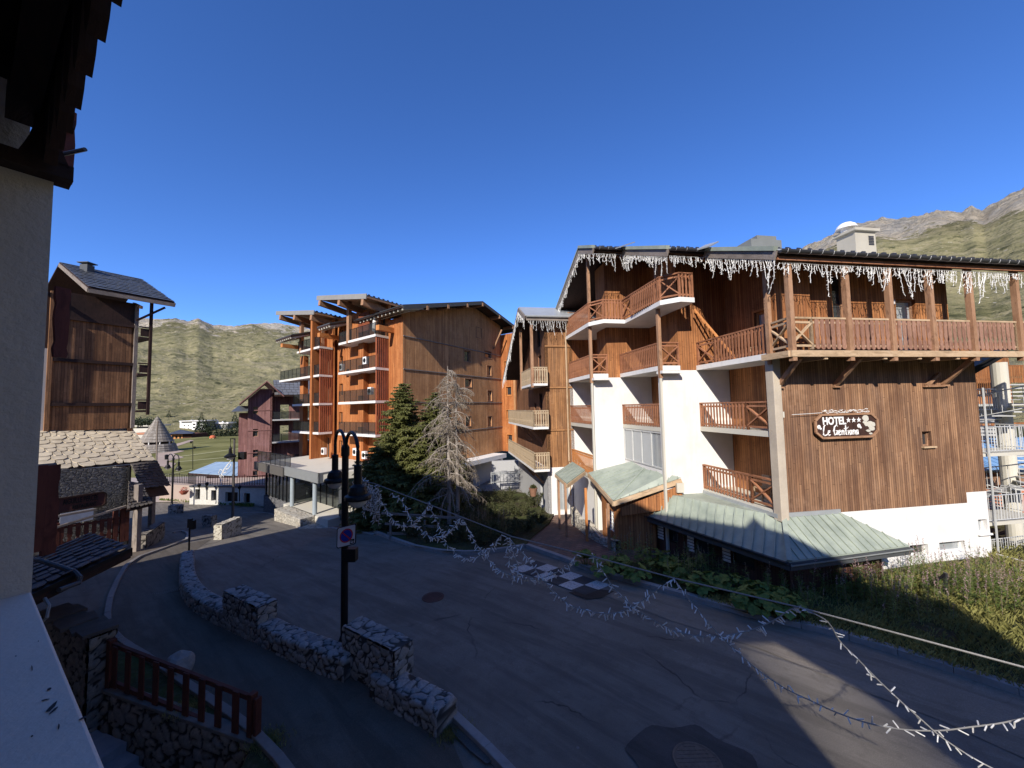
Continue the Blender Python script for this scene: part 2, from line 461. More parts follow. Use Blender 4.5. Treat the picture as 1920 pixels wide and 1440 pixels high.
def dirt_mat():
    m = NT('bare_soil', .95, 0, .1); P = m.tc.outputs['Object']
    a = m.noise(P, .6, 6, .65); b = m.noise(P, 7, 4)
    c = m.mix(m.ramp(a, [(.4, 0.0), (.62, 1.0)]), (.045, .04, .022), (.06, .075, .022))
    c = m.mix(m.ramp(b, [(.5, 0.0), (.7, .6)]), c, (.12, .10, .07))
    m.color(c); m.bump(b, .8, .05); return m.m
M_SOIL = dirt_mat()
def brick_mat():
    m = NT('brick_paving', .9, 0, .15); P = m.mapv(m.tc.outputs['Object'], rot=(0, 0, R_(-28)))
    b = m.n('ShaderNodeTexBrick'); m.put(b.inputs['Vector'], P)
    b.inputs['Color1'].default_value = (.17, .095, .07, 1); b.inputs['Color2'].default_value = (.24, .15, .115, 1)
    b.inputs['Mortar'].default_value = (.09, .08, .07, 1); b.inputs['Scale'].default_value = 1.0
    b.inputs['Mortar Size'].default_value = .02; b.inputs['Brick Width'].default_value = .42; b.inputs['Row Height'].default_value = .21
    c = m.mix(m.ramp(m.noise(m.tc.outputs['Object'], 1.1, 5), [(.45, 0.0), (.65, .7)]), b.outputs[0], (.10, .085, .075))
    m.color(c); m.bump(b.outputs['Fac'], -.4, .01); return m.m
M_BRICK = brick_mat()

def point_in(poly, x, y):
    c = False; n = len(poly)
    for i in range(n):
        x1, y1 = poly[i]; x2, y2 = poly[(i + 1) % n]
        if (y1 > y) != (y2 > y) and x < (x2 - x1) * (y - y1) / (y2 - y1) + x1: c = not c
    return c

def sheet(name, poly, mat, dz, step=1.0, zf=None, kind='structure'):
    """a flat sheet that follows the ground: polygon cut on a metre grid"""
    zf = zf or g
    bm = bmesh.new()
    vs = [bm.verts.new((p[0], p[1], 0)) for p in poly]
    bm.faces.new(vs)
    xs = [p[0] for p in poly]; ys = [p[1] for p in poly]
    for ax, lo, hi in ((0, min(xs), max(xs)), (1, min(ys), max(ys))):
        k = math.ceil(lo / step) * step
        while k < hi:
            co = (k, 0, 0) if ax == 0 else (0, k, 0); no = (1, 0, 0) if ax == 0 else (0, 1, 0)
            bmesh.ops.bisect_plane(bm, geom=bm.verts[:] + bm.edges[:] + bm.faces[:], plane_co=co, plane_no=no)
            k += step
    bmesh.ops.triangulate(bm, faces=bm.faces[:])
    for v in bm.verts: v.co.z = zf(v.co.x, v.co.y) + dz
    bm.normal_update()
    for f in bm.faces:
        if f.normal.z < 0: f.normal_flip()
    me = bpy.data.meshes.new(name); bm.to_mesh(me); bm.free()
    me.materials.append(mat)
    o = bpy.data.objects.new(name, me); scene.collection.objects.link(o)
    if kind: o['kind'] = kind
    return o

def pxpoly(pts, dz=0):
    return [tuple(atG(a, b, dz)[:2]) if not isinstance(a, tuple) else a for a, b in pts]

# our chalet's frame: t runs left along its front, e stands out from it
OD = V((-.82, .57, 0)).normalized(); ON = V((.57, .82, 0)).normalized()
OB = V((.245, 0, 0)) + ON * .027
def own(t, e, z): 
    p = OB + OD * t + ON * e; return V((p.x, p.y, z))

# stairwell beside our chalet
FL = atZ(195, 1297, 0); FR = atZ(462, 1392, 0)           # wall top carrying the red fence
fdir = (FR - FL); fdir.z = 0; fdir.normalize(); fn = V((-fdir.y, fdir.x, 0))   # fn points away from the chalet
FE = FR + fdir * .18
well = [(FL.x, FL.y), (FE.x, FE.y), (FE.x - .25, FE.y - 6), (FL.x - 3.2, FL.y - 4.6), (FL.x - 1.2, FL.y + .4)]

# ground: one sheet out to the mountains' foot, just below everything laid on it
def ground_sheet():
    mb = MB(); st = 2.0
    xs = [-150 + i * st for i in range(151)]; ys = [-150 + i * st for i in range(156)]
    def z(x, y):
        zz = g(x, y) - .08
        n = (V((x, y, 0)) - OB).dot(ON)
        if n < 7.6 and x < 0: zz -= 4.0
        return zz
    for i in range(len(xs) - 1):
        for j in range(len(ys) - 1):
            mb.face([(xs[i + a], ys[j + b], z(xs[i + a], ys[j + b])) for a, b in ((0, 0), (1, 0), (1, 1), (0, 1))])
    tag(mb.build('ground', M_SOIL, merge=True), kind='structure')
ground_sheet()

KERB = [(2500, 1470), (2200, 1387), (1920, 1308), (1800, 1268), (1700, 1236), (1560, 1192), (1480, 1175), (1400, 1158), (1300, 1127), (1215, 1104), (1110, 1075), (1050, 1050), (985, 1027)]
kerb_pts = [atG(*p) for p in KERB]
BED = [(985, 1027), (950, 1033), (900, 1040), (840, 1040), (780, 1030), (730, 1012), (700, 1000)]
bed_pts = [atG(*p) for p in BED]
PAVF = [(660, 990), (612, 980), (560, 972), (535, 962), (484, 948)]
road_poly = [tuple(p[:2]) for p in kerb_pts] + [tuple(p[:2]) for p in bed_pts[1:]] + pxpoly(PAVF)
road_poly += [(-24.5, 42.5), (-70, 43), (-70, 12), (-24, 12)]
# sidewalk side: kerb line on the left
LK = [(352, 1013), (333, 1021), (300, 1033), (262, 1047), (240, 1063), (225, 1090), (213, 1120), (208, 1150), (209, 1172), (220, 1192), (252, 1214), (300, 1243), (360, 1285), (430, 1330), (482, 1370), (520, 1408), (548, 1440), (620, 1540)]
lk_pts = [atG(*p) for p in LK]
road_poly2 = [(p.x, p.y) for p in kerb_pts] + [(p.x, p.y) for p in bed_pts[1:]] + pxpoly(PAVF) + [(-24.5, 42.5), (-70, 43), (-70, 22), (-22, 22)]
road_poly2 += [(p.x, p.y) for p in lk_pts] + [(-1.5, 2.6), (4, -2), (12, -6)]
sheet('road', road_poly2, A_ROAD, 0.0)
# brown worn walk left of the kerb, up to our chalet and the restaurant
walk = [(-22, 22)] + [(p.x, p.y) for p in lk_pts[:10]] + [(FL.x, FL.y), (FL.x - 1.2, FL.y + .4), (-13, 9.5), (-18, 12), (-26, 16)]
sheet('sidewalk', walk, A_WALK, .03)
walk2 = [(p.x, p.y) for p in lk_pts[9:]] + [(-3.9, 3.2), (FE.x, FE.y), (FL.x, FL.y)]
sheet('verge', walk2, M_SOIL, .02)
# dark lane between the left kerb and the low stone wall
WALLC = [(352, 1052), (350, 1080), (354, 1108), (372, 1135), (410, 1160), (455, 1180), (505, 1203), (560, 1230), (620, 1254), (660, 1268), (710, 1295), (765, 1325), (815, 1352), (838, 1368)]
wall_pts = [atG(*p) for p in WALLC]
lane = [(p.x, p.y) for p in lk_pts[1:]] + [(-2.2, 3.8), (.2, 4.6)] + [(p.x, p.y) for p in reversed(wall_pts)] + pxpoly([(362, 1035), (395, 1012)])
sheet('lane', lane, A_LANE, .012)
# pale concrete pavement in front of the glazed pavilion, grey sheet before the bed
sheet('pavement', pxpoly([(525, 985), (552, 968), (612, 978), (660, 992), (700, 1003), (730, 985), (735, 955), (700, 930), (640, 945), (560, 962)]), A_PALE, .014)
# light strip of old pavement along the right kerb
strip = [(p.x, p.y) for p in kerb_pts[1:12]] + pxpoly([(1040, 1075), (1120, 1112), (1260, 1165), (1420, 1215), (1600, 1290), (1760, 1350), (1980, 1450)])
sheet('pavement', strip, asphalt_mat('old_pavement', (.21, .18, .145), (.30, .26, .21)), .012)
# round fresh patch round the manhole
pc = atG(1308, 1432)
sheet('road_patch', [(pc.x + 1.0 * math.cos(a / 44 * 6.283) * (1 + .12 * math.sin(a * .72 + 1)) - .12, pc.y + .78 * math.sin(a / 44 * 6.283) * (1 + .1 * math.cos(a * .86))) for a in range(44)], A_PATCH, .018, 5)
pe = atG(1090, 1108)
sheet('road_patch', pxpoly([(1066, 1112), (1110, 1103), (1152, 1110), (1128, 1122), (1100, 1125)]), asphalt_mat('brown_patch', (.05, .04, .034), (.075, .06, .05), False), .022, 5)

# terraces and garden ground on the hotel side
def zg(x, y): return g(x, y)
bed_poly = [(p.x, p.y) for p in bed_pts] + pxpoly([(690, 985), (735, 955), (760, 935), (860, 925), (1000, 930), (1045, 955), (1030, 985), (1000, 1010)])
sheet('garden_soil', bed_poly, M_SOIL, .13)
brick_poly = pxpoly([(985, 1026), (1050, 1049), (1085, 1062), (1120, 1068), (1150, 1050), (1190, 1060)]) + [(7.0, 16.6), (4.5, 20.8), (3.6, 25), (-.5, 27), (-3, 30)] + pxpoly([(1000, 935), (1048, 955), (1030, 985), (1000, 1008)])
sheet('brick_paving', brick_poly, M_BRICK, .06)
gard = [(p.x, p.y) for p in kerb_pts[:12]] + pxpoly([(1120, 1068), (1150, 1050), (1190, 1060)]) + [(7.0, 16.6), (9.0, 13.6), (20, 15.5), (34, 18), (30, 2)]
def zgard(x, y):
    d = min((V((x, y, 0)) - V((p.x, p.y, 0))).length for p in kerb_pts)
    return g(x, y) + .13 + .10 * min(1, max(0, (x - 8) / 6)) * min(2.5, d * .3)
sheet('garden_soil', gard, M_SOIL, 0, 1.0, zgard)
sheet('driveway', [(-9, 30), (-1.5, 26.5), (2.5, 26), (2.6, 50), (-2, 52), (-12, 30.5)], A_PALE, .05)

# kerbs
def kerb(pts, w, h, mat, name='kerb', side=1, seg=1.0, base=-.06):
    """stone kerb: jointed blocks along a polyline"""
    mb = MB(); P = [V((p.x, p.y, 0)) for p in pts]
    L = [0]
    for a, b in zip(P, P[1:]): L.append(L[-1] + (b - a).length)
    def at(s):
        for i in range(len(P) - 1):
            if s <= L[i + 1] or i == len(P) - 2:
                t = (s - L[i]) / max(1e-6, L[i + 1] - L[i]); return P[i].lerp(P[i + 1], t)
    s = 0
    while s < L[-1] - .05:
        e = min(L[-1], s + seg * (.85 + .3 * rnd.random()))
        a, b = at(s + .003), at(e - .003); d = (b - a)
        if d.length > .05:
            n = V((-d.y, d.x, 0)).normalized() * side * w
            hz = rnd.uniform(-.008, .008)
            q = [a, b, b + n, a + n]
            lo = [V((p.x, p.y, g(p.x, p.y) + base)) for p in q]; hi = [V((p.x, p.y, g(p.x, p.y) + h + hz)) for p in q]
            if (q[1] - q[0]).cross(q[2] - q[1]).z < 0: lo = lo[::-1]; hi = hi[::-1]
            mb.face(hi)
            for i in range(4):
                j = (i + 1) % 4; mb.face([lo[i], lo[j], hi[j], hi[i]])
        s = e
    return mb.build(name, mat, bevel=.012)
tag(kerb(kerb_pts, .22, .16, M_KERB, side=-1), kind='structure')
tag(kerb(bed_pts, .18, .15, M_KERB, side=-1), kind='structure')
tag(kerb(lk_pts, .16, .10, plain('pale_kerb_stone', (.22, .20, .18), .9, 0, 5, .3, .5), side=-1), kind='structure')
kerb3 = [atG(352, 1013), atG(355, 1003), atG(350, 997), atG(336, 996), atG(322, 1000)]
tag(kerb(kerb3, .14, .09, M_KERB, side=1), kind='structure')
kk = [atG(*p) for p in [(455, 962), (500, 962), (548, 977), (600, 985), (660, 996), (700, 1003)]]
tag(kerb(kk, .14, .06, M_KERB, side=1), kind='structure')
ek = [atG(*p) for p in [(852, 1340), (900, 1385), (955, 1440), (1020, 1510)]]
tag(kerb(ek, .16, .13, M_KERB, side=-1), kind='structure')
gi = pxpoly([(838, 1352), (868, 1352), (900, 1385), (938, 1425), (912, 1438), (880, 1412), (850, 1380)])
sheet('gravel_strip', gi, asphalt_mat('rough_concrete', (.10, .09, .08), (.17, .155, .14), False), .05, 5)

# painted checker crossing
ck = MB(); c0 = atG(960, 1068); c1 = atG(1098, 1117); c2 = atG(1145, 1098); c3 = atG(1006, 1052)
for i in range(6):
    for j in range(2):
        f = lambda a, b: (c0.lerp(c1, a / 6)).lerp(c3.lerp(c2, a / 6), b / 2)
        q = [f(i, j), f(i + 1, j), f(i + 1, j + 1), f(i, j + 1)]
        ck.face([V((p.x, p.y, g(p.x, p.y) + .026)) for p in q], mi=(i + j) % 2)
wp = NT('worn_white_marking', .8); wpn = wp.noise(wp.tc.outputs['Object'], 18, 5, .7)
wp.color(wp.mix(wp.ramp(wpn, [(.35, 1.0), (.5, 0.0)]), (.50, .49, .47), (.12, .12, .12)))
tag(ck.build('road_marking', [wp.m, asphalt_mat('grey_marking', (.06, .06, .062), (.09, .09, .092), False)]), kind='structure')

# manholes and drain
def manhole(name, c, r, mat, label):
    mb = MB(); z = g(c.x, c.y) + .022
    mb.lathe((c.x, c.y, z), [(r, 0), (r, .012), (r * .97, .016), (r * .9, .012)], 32)
    t = thing(name, label, 'manhole', (c.x, c.y, z))
    mb.build('rim', mat, t)
    m2 = MB(); m2.lathe((c.x, c.y, z), [(r * .89, .0), (r * .89, .010), (0.001, .012)], 32)
    for i in range(-4, 5):
        for j in range(-4, 5):
            if math.hypot(i, j) < 4.4:
                m2.box((c.x + i * r * .19 - .025, c.y + j * r * .19 - .012, z + .011), (.05, 0, 0), (0, .024, 0), (0, 0, .005))
    m2.build('lid', mat, t)
M_IRONB = plain('worn_cast_iron', (.17, .14, .115), .7, .2, 12, .45, .6)
manhole('manhole_cover', atG(1308, 1432), .39, M_IRONB, 'pale worn round manhole cover in a dark asphalt patch by the bottom edge')
manhole('manhole_cover', atG(812, 1121), .36, plain('rusty_iron', (.11, .055, .045), .8, .1, 9, .4, .5), 'rusty reddish round manhole cover in the middle of the road')
dm = MB(); dc = atG(306, 1112)
ddx = (atG(330, 1108) - atG(284, 1116)); ddx.z = 0; ddx.normalize(); ddy = V((-ddx.y, ddx.x, 0))
zz = g(dc.x, dc.y) + .016
for i in range(16):
    o = V((dc.x, dc.y, zz)) + ddx * (-.42 + i * .054) - ddy * .17
    dm.box(o, ddx * .026, ddy * .34, (0, 0, .012))
for s_ in (-.19, .17):
    dm.box(V((dc.x, dc.y, zz)) - ddx * .44 + ddy * s_, ddx * .88, ddy * .02, (0, 0, .012))
tag(dm.build('drain_grate', M_IRONB), 'slotted metal drain grate set in the dark lane', 'drain')

# ---------------------------------------------------------------- mountains
def rock_mat():
    m = NT('mountain_turf_and_rock', .95, 0, .05)
    P = m.tc.outputs['Object']; geo = m.n('ShaderNodeNewGeometry')
    hc = m.n('ShaderNodeVertexColor'); hc.layer_name = 'Col'
    hr, hg, hb = m.sep(hc.outputs['Color'])        # r: rockiness by site, g: lawn, b: gully
    a = m.noise(P, .011, 9, .72); b = m.noise(P, .07, 8, .75); c_ = m.noise(P, .004, 4, .6)
    cliff = m.noise(m.mapv(P, (.05, .05, .018)), 1.0, 9, .8, 1.2)
    turf = m.mix(m.ramp(a, [(.40, 0.0), (.60, 1.0)]), (.20, .185, .09), (.31, .275, .145))
    turf = m.mix(m.ramp(b, [(.50, 0.0), (.64, .75)]), turf, (.40, .34, .20))
    turf = m.mix(m.ramp(b, [(.36, .8), (.46, 0.0)]), turf, (.11, .11, .055))
    turf = m.mix(m.ramp(m.noise(P, .03, 8, .8), [(.56, 0.0), (.60, .75)]), turf, (.09, .092, .042))
    for sc_, lo, col_, am in ((.10, .16, (.045, .05, .022), .85), (.19, .13, (.07, .075, .035), .7), (.13, .10, (.55, .50, .40), .9), (.045, .17, (.06, .065, .03), .8)):
        vs_ = m.voro(m.mapv(P, loc=(sc_ * 900, 31, 7)), sc_); cr_, cg_, cb_ = m.sep(vs_.outputs['Color'])
        dens = m.math('MULTIPLY', m.ramp(m.math('ADD', cr_, m.math('MULTIPLY', m.math('SUBTRACT', a, .5), 1.8)), [(.55, 0.0), (.6, 1.0)]), m.ramp(m.math('ADD', vs_.outputs['Distance'], m.math('MULTIPLY', b, .12)), [(lo + .05, am), (lo + .09, 0.0)]))
        turf = m.mix(dens, turf, col_)
    rock = m.ramp(cliff, [(.30, (.20, .175, .14)), (.42, (.42, .365, .28)), (.52, (.68, .57, .41)), (.68, (.84, .73, .56))])
    rock = m.mix(m.ramp(m.noise(P, .02, 5), [(.45, 0.0), (.6, .5)]), rock, (.50, .48, .44))
    rk = m.math('ADD', hr, m.math('MULTIPLY', m.math('SUBTRACT', m.noise(P, .016, 9, .8), .5), 2.6))
    c = m.mix(m.ramp(rk, [(.55, 0.0), (.62, 1.0)]), turf, rock)
    sp = m.voro(P, .07); c = m.mix(m.ramp(m.math('ADD', sp.outputs['Distance'], m.math('MULTIPLY', b, .3)), [(.21, .8), (.25, 0.0)]), c, (.44, .39, .31))
    pt = m.math('ABSOLUTE', m.math('SUBTRACT', m.noise(P, .0045, 4, .5, .6), .5))
    c = m.mix(m.ramp(pt, [(.0016, .55), (.003, 0.0)]), c, (.34, .29, .20))
    m.color(c); m.bump(m.math('ADD', m.math('ADD', b, m.math('MULTIPLY', a, 2.0)), m.math('MULTIPLY', m.math('MULTIPLY', cliff, 5.0), hr)), 1.0, 5.0)
    return m.m
def smooth(a, b, x):
    t = max(0, min(1, (x - a) / (b - a))); return t * t * (3 - 2 * t)
SKYPX = [(276, 597), (300, 598), (330, 597), (352, 601), (372, 598), (392, 606), (400, 609), (440, 611), (470, 607), (500, 606), (522, 606), (560, 612), (700, 640), (900, 640), (1100, 620), (1300, 560), (1480, 480), (1560, 440), (1610, 418), (1655, 409), (1680, 410), (1720, 404), (1760, 395), (1800, 396), (1822, 388), (1840, 392), (1870, 378), (1895, 364), (1920, 355), (1980, 320)]
SKY = [(-180, .26), (-110, .24), (-70, .21)]
for _p in SKYPX:
    _d = ray(*_p); SKY.append((math.degrees(math.atan2(_d.x, _d.y)), _d.z / math.hypot(_d.x, _d.y)))
SKY += [(70, .42), (110, .3), (180, .26)]
def skyt(a):
    for (a0, s0), (a1, s1) in zip(SKY, SKY[1:]):
        if a0 <= a <= a1: return s0 + (s1 - s0) * (a - a0) / (a1 - a0)
    return .2
def mountains():
    az = []; a = -180.0
    while a < 180.001:
        az.append(a)
        a += .14 if (-47 < a < -27 or 39 < a < 55) else (.5 if -60 < a < 60 else 3)
    az[-1] = 180.0
    rs = [150]; 
    while rs[-1] < 1650: rs.append(rs[-1] * 1.013)
    mb = MB(); cols = []; verts = []; ts_ = []
    for r in rs:
        for a in az:
            A = R_(a); x, y = r * math.sin(A), r * math.cos(A)
            base = -3.95 if x < -12 else (-1.7 if x > 0 else -3.95 + 2.25 * (x + 12) / 12)
            RR = 1400 if a < 20 else 1150
            right = smooth(15, 35, a) * (1 - smooth(80, 120, a))
            t = (r - 350 * (1 - right) - 160 * right) / (RR - 350 * (1 - right) - 235 * right)
            t = max(0, min(1.12, t))
            p = V((x * .0021, y * .0021, 3.3))
            big = noise.hetero_terrain(p, 1.0, 2.1, 5, .6) if 0 else noise.fractal(p * 1.6, .9, 2.1, 6)
            fine = noise.fractal(V((x * .011, y * .011, 9.1)), .8, 2.2, 6)
            rid = noise.ridged_multi_fractal(V((x * .006, y * .006, 1.7)), .9, 2.1, 6, 1.0, 2.0)
            top = RR * skyt(a) + CAMZ
            shape = t ** 1.12 if t < 1 else 1 - (t - 1) * 1.5
            dip = 16 * smooth(158, 230, r) * (1 - right) * smooth(-8, -16, a) if a < -8 else 0
            base -= dip
            z = base + (top - base) * shape
            amp = smooth(0, .35, t) * (1 - smooth(.9, 1.0, t) * .55)
            z += amp * (big * 10 + fine * 4.5 + noise.fractal(V((x * .03, y * .03, 4)), .8, 2.2, 4) * 3)
            crest = smooth(.60, .92, t)
            rid2 = noise.ridged_multi_fractal(V((x * .016, y * .016, 5.7)), .8, 2.1, 5, 1.0, 2.0)
            z += crest * ((rid - 1.0) * (6 + 6 * right) + (rid2 - 1.0) * (4 + 7 * right))
            z += smooth(.05, .4, t) * (rid2 - 1.0) * 1.0
            rockn = crest * .47 + right * (crest * .62 + .06 + smooth(50, 54, a) * .25 * smooth(.6, .8, t)) + .14 * smooth(.4, .9, t) - (.0 if right < .5 else .05)
            rockn += max(0, big) * .18 - .10 * (1 - t)
            ts_.append(t); verts.append((x, y, z)); cols += [max(0, min(1, rockn)), 0, 0, 1]
    n = len(az); faces = []
    mxs = [max((verts[i * n + j][2] - CAMZ) / rs[i] for i in range(len(rs))) for j in range(n)]
    for j in range(n):                      # every bearing's crest stands as high as it does in the place
        wide = [mxs[min(n - 1, max(0, j + q))] / skyt(az[min(n - 1, max(0, j + q))]) for q in range(-55, 56)]
        kw = 1 / (sum(wide) / len(wide)); near_ = [mxs[min(n - 1, max(0, j + q))] for q in range(-4, 5)]; kn_ = skyt(az[j]) / (sum(near_) / 9)
        for i in range(len(rs)):
            x, y, z = verts[i * n + j]
            k = kw + (kn_ - kw) * smooth(.78, 1.0, ts_[i * n + j])
            t = smooth(0, .25, (z + 4) / 100.0)
            verts[i * n + j] = (x, y, z * (1 - t) + (CAMZ + (z - CAMZ) * k) * t)
    for i in range(len(rs) - 1):
        for j in range(n - 1):
            q = i * n + j; faces.append((q, q + n, q + n + 1, q + 1))
    me = bpy.data.meshes.new('mountains'); me.from_pydata(verts, [], faces)
    ca = me.color_attributes.new(name='Col', type='FLOAT_COLOR', domain='POINT'); ca.data.foreach_set('color', cols)
    me.materials.append(rock_mat()); me.polygons.foreach_set('use_smooth', [True] * len(faces)); me.update()
    o = bpy.data.objects.new('mountains', me); scene.collection.objects.link(o); o['kind'] = 'structure'
mountains()

# lawn of the valley floor, with pale and pink paths
def lawn_mat():
    m = NT('mown_lawn', .95, 0, .05); P = m.tc.outputs['Object']
    a = m.noise(P, .09, 6, .65)
    c = m.mix(m.ramp(a, [(.38, 0.0), (.62, 1.0)]), (.12, .118, .038), (.235, .22, .088))
    m.color(m.mix(m.ramp(m.noise(P, 1.4, 4), [(.5, 0.0), (.8, .4)]), c, (.09, .09, .035))); return m.m
def zl(x, y): return -3.66 + max(0, (y - 95)) * .013
sheet('lawn', [(-140, 58), (-24, 58), (-24, 100), (-30, 148), (-120, 150), (-140, 120)], lawn_mat(), .0, 8, zl)
M_PATH = plain('pink_gravel_path', (.42, .32, .25), .95, 0, .4, .25, .1)
def onlawn(px, py, k=0):
    p = V((0, 0, 0)); z = -3.6
    for i in range(20):
        p = atZ(px, py, z); z = zl(p.x, p.y)
    return (p.x, p.y)
sheet('path', [onlawn(*p) for p in [(296, 874), (322, 878), (330, 869), (312, 866), (345, 858), (325, 851), (346, 846), (318, 842), (364, 826), (356, 825), (300, 842), (292, 856)]], M_PATH, .06, 8, zl)
M_PATHY = plain('pale_dirt_path', (.36, .34, .16), .95, 0, .4, .2, .1)
for a, b in (((325, 857), (460, 839)), ((330, 866), (460, 854)), ((300, 893), (360, 880))):
    sheet('path', [onlawn(*a), onlawn(*b), onlawn(b[0], b[1] + 1.2), onlawn(a[0], a[1] + 1.3)], M_PATHY, .05, 8, zl)
sheet('plaza', [(-80, 43), (-25, 43), (-25, 60), (-80, 60)], plain('pink_plaza_paving', (.40, .33, .28), .9, 0, 1.2, .25, .1), -.02, 2)
# ================================================================ shared building pieces
def wallgrid(mb, P0, d, L, z0, z1, nrm, openings=(), reveal=.15, back=.25, topf=None, mi=0, thick=True):
    """a wall with real openings; topf(u) gives a sloping top"""
    P0 = V((P0[0], P0[1], 0)); d = V(d); nrm = V(nrm)
    us = sorted(set([0, L] + [o for q in openings for o in q[:2]]))
    if topf:
        n = max(1, int(L)); us = sorted(set(us + [L * i / n for i in range(n + 1)]))
    zs = sorted(set([z0] + [o for q in openings for o in q[2:4]] + ([] if topf else [z1])))
    def P(u, z, e=0): q = P0 + d * u - nrm * e; return V((q.x, q.y, z))
    flip = d.cross(V((0, 0, 1))).dot(nrm) < 0
    def quad(a, b, c, e): mb.face([b, a, e, c][::1] if False else ([a, b, c, e] if not flip else [e, c, b, a]), mi=mi)
    for i in range(len(us) - 1):
        u0, u1 = us[i], us[i + 1]; um = (u0 + u1) / 2
        zz = zs if not topf else zs + [None]
        for j in range(len(zz) - 1):
            za, zb = zz[j], zz[j + 1]
            if zb is None:
                quad(P(u0, za), P(u1, za), P(u1, topf(u1)), P(u0, topf(u0))); continue
            zm = (za + zb) / 2
            if any(q[0] < um < q[1] and q[2] < zm < q[3] for q in openings): continue
            quad(P(u0, za), P(u1, za), P(u1, zb), P(u0, zb))
    for (a, b, c, e) in [q[:4] for q in openings]:
        quad(P(a, c, 0), P(a, e, 0), P(a, e, reveal), P(a, c, reveal)) if False else None
        for (q1, q2) in (((a, c), (a, e)), ((a, e), (b, e)), ((b, e), (b, c)), ((b, c), (a, c))):
            f = [P(*q1, 0), P(*q2, 0), P(*q2, reveal), P(*q1, reveal)]
            mb.face(f if not flip else f[::-1], mi=mi)
    if thick:
        tz = lambda u: topf(u) if topf else z1
        B = [P(0, z0, back), P(L, z0, back), P(L, tz(L), back), P(0, tz(0), back)]
        if not openings: mb.face(B[::-1] if not flip else B, mi=mi)
        for u in (0, L):
            f = [P(u, z0), P(u, z0, back), P(u, tz(u), back), P(u, tz(u))]
            mb.face(f if (u == 0) != flip else f[::-1], mi=mi)

def window(parent, P0, d, nrm, a, b, c, e, fm, gm=None, depth=.14, fw=.07, name='window', mull=0, sill=None, cross=0, proud=.03, trim=None):
    P0 = V((P0[0], P0[1], 0)); d = V(d); nrm = V(nrm)
    def P(u, z, q=0): r = P0 + d * u - nrm * q; return V((r.x, r.y, z))
    mb = MB(); o = P(a, c, depth)
    T = nrm * (.05)
    for (u0, u1, z0, z1) in ((a, a + fw, c, e), (b - fw, b, c, e), (a + fw, b - fw, c, c + fw), (a + fw, b - fw, e - fw, e)):
        mb.box(P(u0, z0, depth), d * (u1 - u0), T, (0, 0, z1 - z0))
    for k in range(mull):
        u = a + (b - a) * (k + 1) / (mull + 1); mb.box(P(u - fw * .45, c + fw, depth), d * fw * .9, T * .9, (0, 0, e - c - 2 * fw))
    for k in range(cross):
        z = c + (e - c) * (k + 1) / (cross + 1); mb.box(P(a + fw, z - .02, depth), d * (b - a - 2 * fw), T * .8, (0, 0, .04))
    if trim:
        tw = trim
        for (u0, u1, z0, z1) in ((a - tw, a, c - tw, e + tw), (b, b + tw, c - tw, e + tw), (a, b, c - tw, c), (a, b, e, e + tw)):
            mb.box(P(u0, z0, -.003), d * (u1 - u0), nrm * .03, (0, 0, z1 - z0))
    f = mb.build(name, fm, parent)
    m2 = MB(); m2.box(P(a + fw * .5, c + fw * .5, depth + .02), d * (b - a - fw), nrm * .02, (0, 0, e - c - fw))
    m2.build('pane', gm or M_GLASS, f)
    if sill:
        m3 = MB(); m3.box(P(a - .08, c - .06, depth), d * (b - a + .16), nrm * (depth + .09), (0, 0, .058)); m3.build('sill', sill, f)
    return f

def railing(parent, pts, zf, h=1.02, m=None, step=.15, pw=.095, name='railing', xpan=(), posts=True, scallop=True, plain_slats=False, pm=None, inward=False):
    """plank balustrade along 3D polyline pts (xy) at floor height zf; xpan: segment indices with a crossed panel"""
    m = m or W_RAIL
    P = [V((p[0], p[1], zf)) for p in pts]
    top = MB(); Z = V((0, 0, 1)); kids = []
    for i, (a, b) in enumerate(zip(P, P[1:])):
        d = (b - a); L = d.length; d = d / L; n = V((-d.y, d.x, 0))
        if n.dot(CP - a) < 0 and not inward: n = -n
        top.beam(a + Z * h - d * .03, b + Z * h + d * .03, .11, .06)
        top.beam(a + Z * .12, b + Z * .12, .05, .07); top.beam(a + Z * (h - .14), b + Z * (h - .14), .05, .07)
        if posts:
            for q in (a, b): top.beam(q, q + Z * (h - .03), .08, .08, up=n)
        if i in xpan:
            xb = MB(); xb.beam(a + Z * .15, b + Z * (h - .16), .05, .09, up=n); xb.beam(b + Z * .15 + n * .004, a + Z * (h - .16) + n * .004, .045, .085, up=n)
            kids.append((xb, 'cross_brace', pm or m)); continue
        sl = MB()
        k = max(1, int(L / step)); off = (L - k * step) / 2 + step / 2
        for j in range(k):
            c = a + d * (off + j * step) + n * .026
            z0, z1 = .0, h - .035
            w = pw / 2
            if plain_slats or not scallop:
                sl.box(c - d * w + Z * z0, d * pw, n * .022, Z * (z1 - z0))
            else:
                w_ = w * rnd.uniform(.93, 1.03); q0 = z0 + rnd.uniform(-.012, .012)
                prof = [(-w_, q0 + .04), (-w_ * .5, q0), (w_ * .5, q0), (w_, q0 + .04), (w_, z0 + .28), (w_ * .7, z0 + .36), (w_, z0 + .46), (w_, z1), (-w_, z1), (-w_, z0 + .46), (-w_ * .7, z0 + .36), (-w_, z0 + .28)]
                sl.prism([c + d * x + Z * z for x, z in prof], n * .022)
        kids.append((sl, 'baluster_planks', m))
    t = top.build(name, pm or m, parent)
    for mb_, nm, mt in kids: mb_.build(nm, mt, t)
    return t

